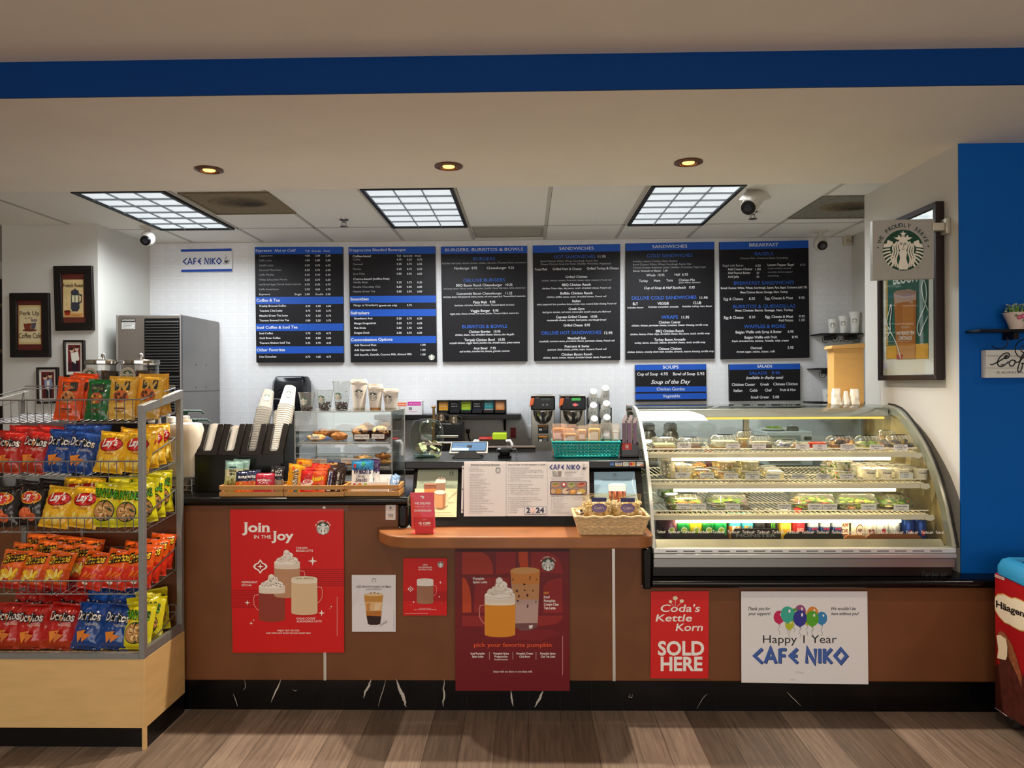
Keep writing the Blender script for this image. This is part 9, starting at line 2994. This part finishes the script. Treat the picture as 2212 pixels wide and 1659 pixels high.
for i in range(70):
	a, q = rr.uniform(0,6.28), math.sqrt(rr.random()) * .045
	b = Vector((c.x + q * math.cos(a), c.y + q * math.sin(a), c.z + .068))
	tip = b + Vector((math.cos(a) * .03 * rr.random() + rr.uniform(-.008,.008), math.sin(a) * .02 * rr.random(), rr.uniform(.03,.06)))
	mid = (b + tip) / 2 + Vector((rr.uniform(-.004,.004), 0,.004))
	w2 = Vector((math.sin(a), -math.cos(a), 0)) * .004
	mt = C(['4f7a2c', '3c6424', '6a9438', '7a9a6a'][i % 4], .6)
	m.add([b - w2, b + w2, mid + w2 * .8, tip, mid - w2 * .8], [(0,1,2,4), (4,2,3)], mt)
m.build('leaves', t, smooth=False)
m = M()
for i in range(26):
	a = rr.uniform(0,6.28)
	b = Vector((c.x + .05 * math.cos(a), c.y + .04 * math.sin(a), c.z + .085 + rr.uniform(0,.04)))
	m.ball(b, .006, C('a9b8a8', .6), rz=.004, nu=6, nv=4, lump=.6, seed=i)
m.build('pale_sprigs', t)
CK2 = (2080,640,7.538)
YCV = 3.655
t = thing('wall_canvas', 'white plank-style coffee canvas on the blue wall under the shelf', 'sign', (at(2190,815, YCV).x, YBW, at(2190,815, YCV).z))
a3, b3 = at(2080 + 352 / 7.538,640 + 1330 / 7.538, YCV), at(2080 + 385 / 7.538,640 + 875 / 7.538, YCV)
xL = at(2080 + 383 / 7.538,800, YCV).x
M().box(xL, xL + .52, YCV, YBW - .001, a3.z, b3.z, C('d2d2cb', .6, v=.05, sc=14, st=(.2,1,2))).build('canvas', t, bev=.003)
p = PY(YCV, *CK2, step=.0005)
p.rect(385,968,1900,975, C('6c6c68', .7), 1).rect(385,1166,1900,1172, C('6c6c68', .7), 1)
BKI = C('2f3432', .6)

def script(pts, w):
	p.stroke(spl(pts), w, BKI, 2)

script([(445,1105), (480,1112), (540,1085), (620,1040), (690,1000), (725,975), (710,960), (680,985), (690,1015), (730,1005), (758,965), (745,930), (700,925), (640,955), (585,1020), (565,1090), (590,1135), (640,1140), (700,1105), (745,1060)], 22)
script([(835,1045), (790,1042), (755,1085), (770,1130), (810,1135), (845,1095), (850,1055), (835,1045), (870,1075), (910,1070), (950,1030), (1000,960), (1010,920), (985,935), (950,1000), (925,1080), (895,1180), (905,1230), (935,1225), (965,1150), (975,1095), (950,1100)], 22)
script([(975,1095), (1030,1080), (1080,1020), (1130,950), (1120,925), (1080,1000), (1040,1120), (1030,1210), (1060,1225), (1090,1150), (1090,1095), (1150,1090), (1200,1060), (1190,1040), (1160,1080), (1180,1125), (1240,1110), (1290,1060)], 22)
script([(1290,1060), (1270,1045), (1250,1090), (1280,1125), (1340,1090)], 22)
p.text('IS ALWAYS A GOOD IDEA', 553,1420,1258, C('5c615f', .6), 34,2, serif=True)
p.poly([(615,1100), (680,1095), (672,1130), (622,1132)], C('6c706e', .6), 1)
p.build('lettering', t)

# ice cream chest freezer
FX, FY, ang = 2.196,3.53, math.radians(-5)
t = thing('ice_cream_freezer', 'red ice cream chest freezer with a blue rim, cut by the frame edge', 'freezer', (FX, FY, 0), local=True, rz=ang)
# local: x away from the counter end (room right), y back; near side towards -y
LX, LY = .62,1.15
FRD = C('a3121a', .4, v=.08, sc=3)
M().box(0, LX, -LY, 0,.10,.70, FRD).build('cabinet', t, bev=.004)
BLR = C('2f86b8', .35)
m = M()
z0_ = .70
for k, (o, z) in enumerate(((.0,.70), (-.004,.715), (-.004,.745), (.02,.775), (.045,.78), (.055,.775))):
	pass
ringp = [(.004,.695), (-.006,.705), (-.006,.74), (.010,.770), (.035,.782), (.055,.778), (.060,.765)]
vs, fs = [], []
for o, z in ringp:
	for cx, cy, a0 in ((LX - .05,-LY + .05,-90), (LX - .05,-.05,0), (.05,-.05,90), (.05,-LY + .05,180)):
		for i in range(7):
			a = math.radians(a0 + 90 * i / 6)
			r_ = .05 - o
			vs.append((cx + r_ * math.cos(a), cy + r_ * math.sin(a), z))
n4 = 28
for j in range(len(ringp) - 1):
	for i in range(n4):
		fs.append((j * n4 + i, j * n4 + (i + 1) % n4,(j + 1) * n4 + (i + 1) % n4,(j + 1) * n4 + i))
m.add(vs, fs, BLR)
m.build('lid_rim', t)
M().box(.05, LX - .05,-LY + .05,-.05,.755,.762, C('1f5f8c', .12, coat=.4)).build('sliding_lid', t)
for x, y in ((.05,-.06), (LX - .05,-.06), (.05,-LY + .06), (LX - .05,-LY + .06)):
	M().cyl((x - .014, y, .038), (x + .014, y, .038), .036, C('3a3634', .5), n=18).box(x - .02, x + .02, y - .012, y + .012,.04,.10, C('6c6864', .4,.5)).build('caster', t)
M().box(.01, LX - .01,-LY + .01,-.01,.085,.10, C('2a1214', .5)).build('skirt', t)
# print on the side facing the counter (local x = 0), v: metres from back (0) to front, height
R5 = Matrix.Rotation(-ang, 3, 'Z')
o5 = Vector((FX, FY, 0))
nF = Matrix.Rotation(ang, 3, 'Z') @ Vector((-1,0,0))

def fz(u, v, l):
	d = ray(2120 + u / 3.95,1180 + v / 3.95)
	q = CAM + d * ((o5 - CAM).dot(nF) / d.dot(nF))
	q = R5 @ (q - o5)
	return Vector((-.0012 - .0006 * l, min(q.y, -.004), q.z))

p = Print(fz)
p.poly([(106,232), (200,268), (200,292), (106,256)], C('d8c2c0', .5), 1)
p.text('ICE CREAM', 114,192,252, C('a8222a', .5), 12,2, slope=.4)
GO = C('c9a05c', .4)
pts = [(105,480), (112,430), (140,405), (190,402), (235,428), (262,440), (290,435), (340,455), (420,500), (500,590), (520,690), (480,730), (400,735), (330,722), (270,690), (240,670), (200,655), (150,600), (118,545)]
p.poly(pts, GO, 1)
cxp, cyp = 300,570
p.poly([(cxp + (x - cxp) * .95, cyp + (y - cyp) * .93) for x, y in pts], C('e3d6c0', .5), 2)
p.text('Häagen-Dazs', 130,560,516, C('1c1412', .5), 54,3, bold=.03, slope=.37)
p.poly([(105,1010), (105,1370), (225,1445), (420,1570), (420,900), (350,1130), (300,1010), (250,830), (210,760), (165,720), (140,745), (130,800), (160,1000)], C('4a201a', .5, v=.3, sc=30), 1)
p.poly([(135,760), (165,755), (215,790), (228,860), (225,940), (212,972), (140,955), (150,880)], C('e0cfb4', .5), 3)
p.poly([(165,720), (210,745), (260,830), (310,960), (350,1110), (345,1200), (300,1080), (240,950), (232,850), (205,780), (140,750)], C('8a5034', .5, v=.35, sc=60), 2)
p.poly([(105,1360), (228,1448), (226,1454), (105,1368)], C('c8b8b4', .5), 4)
p.build('side_print', t)
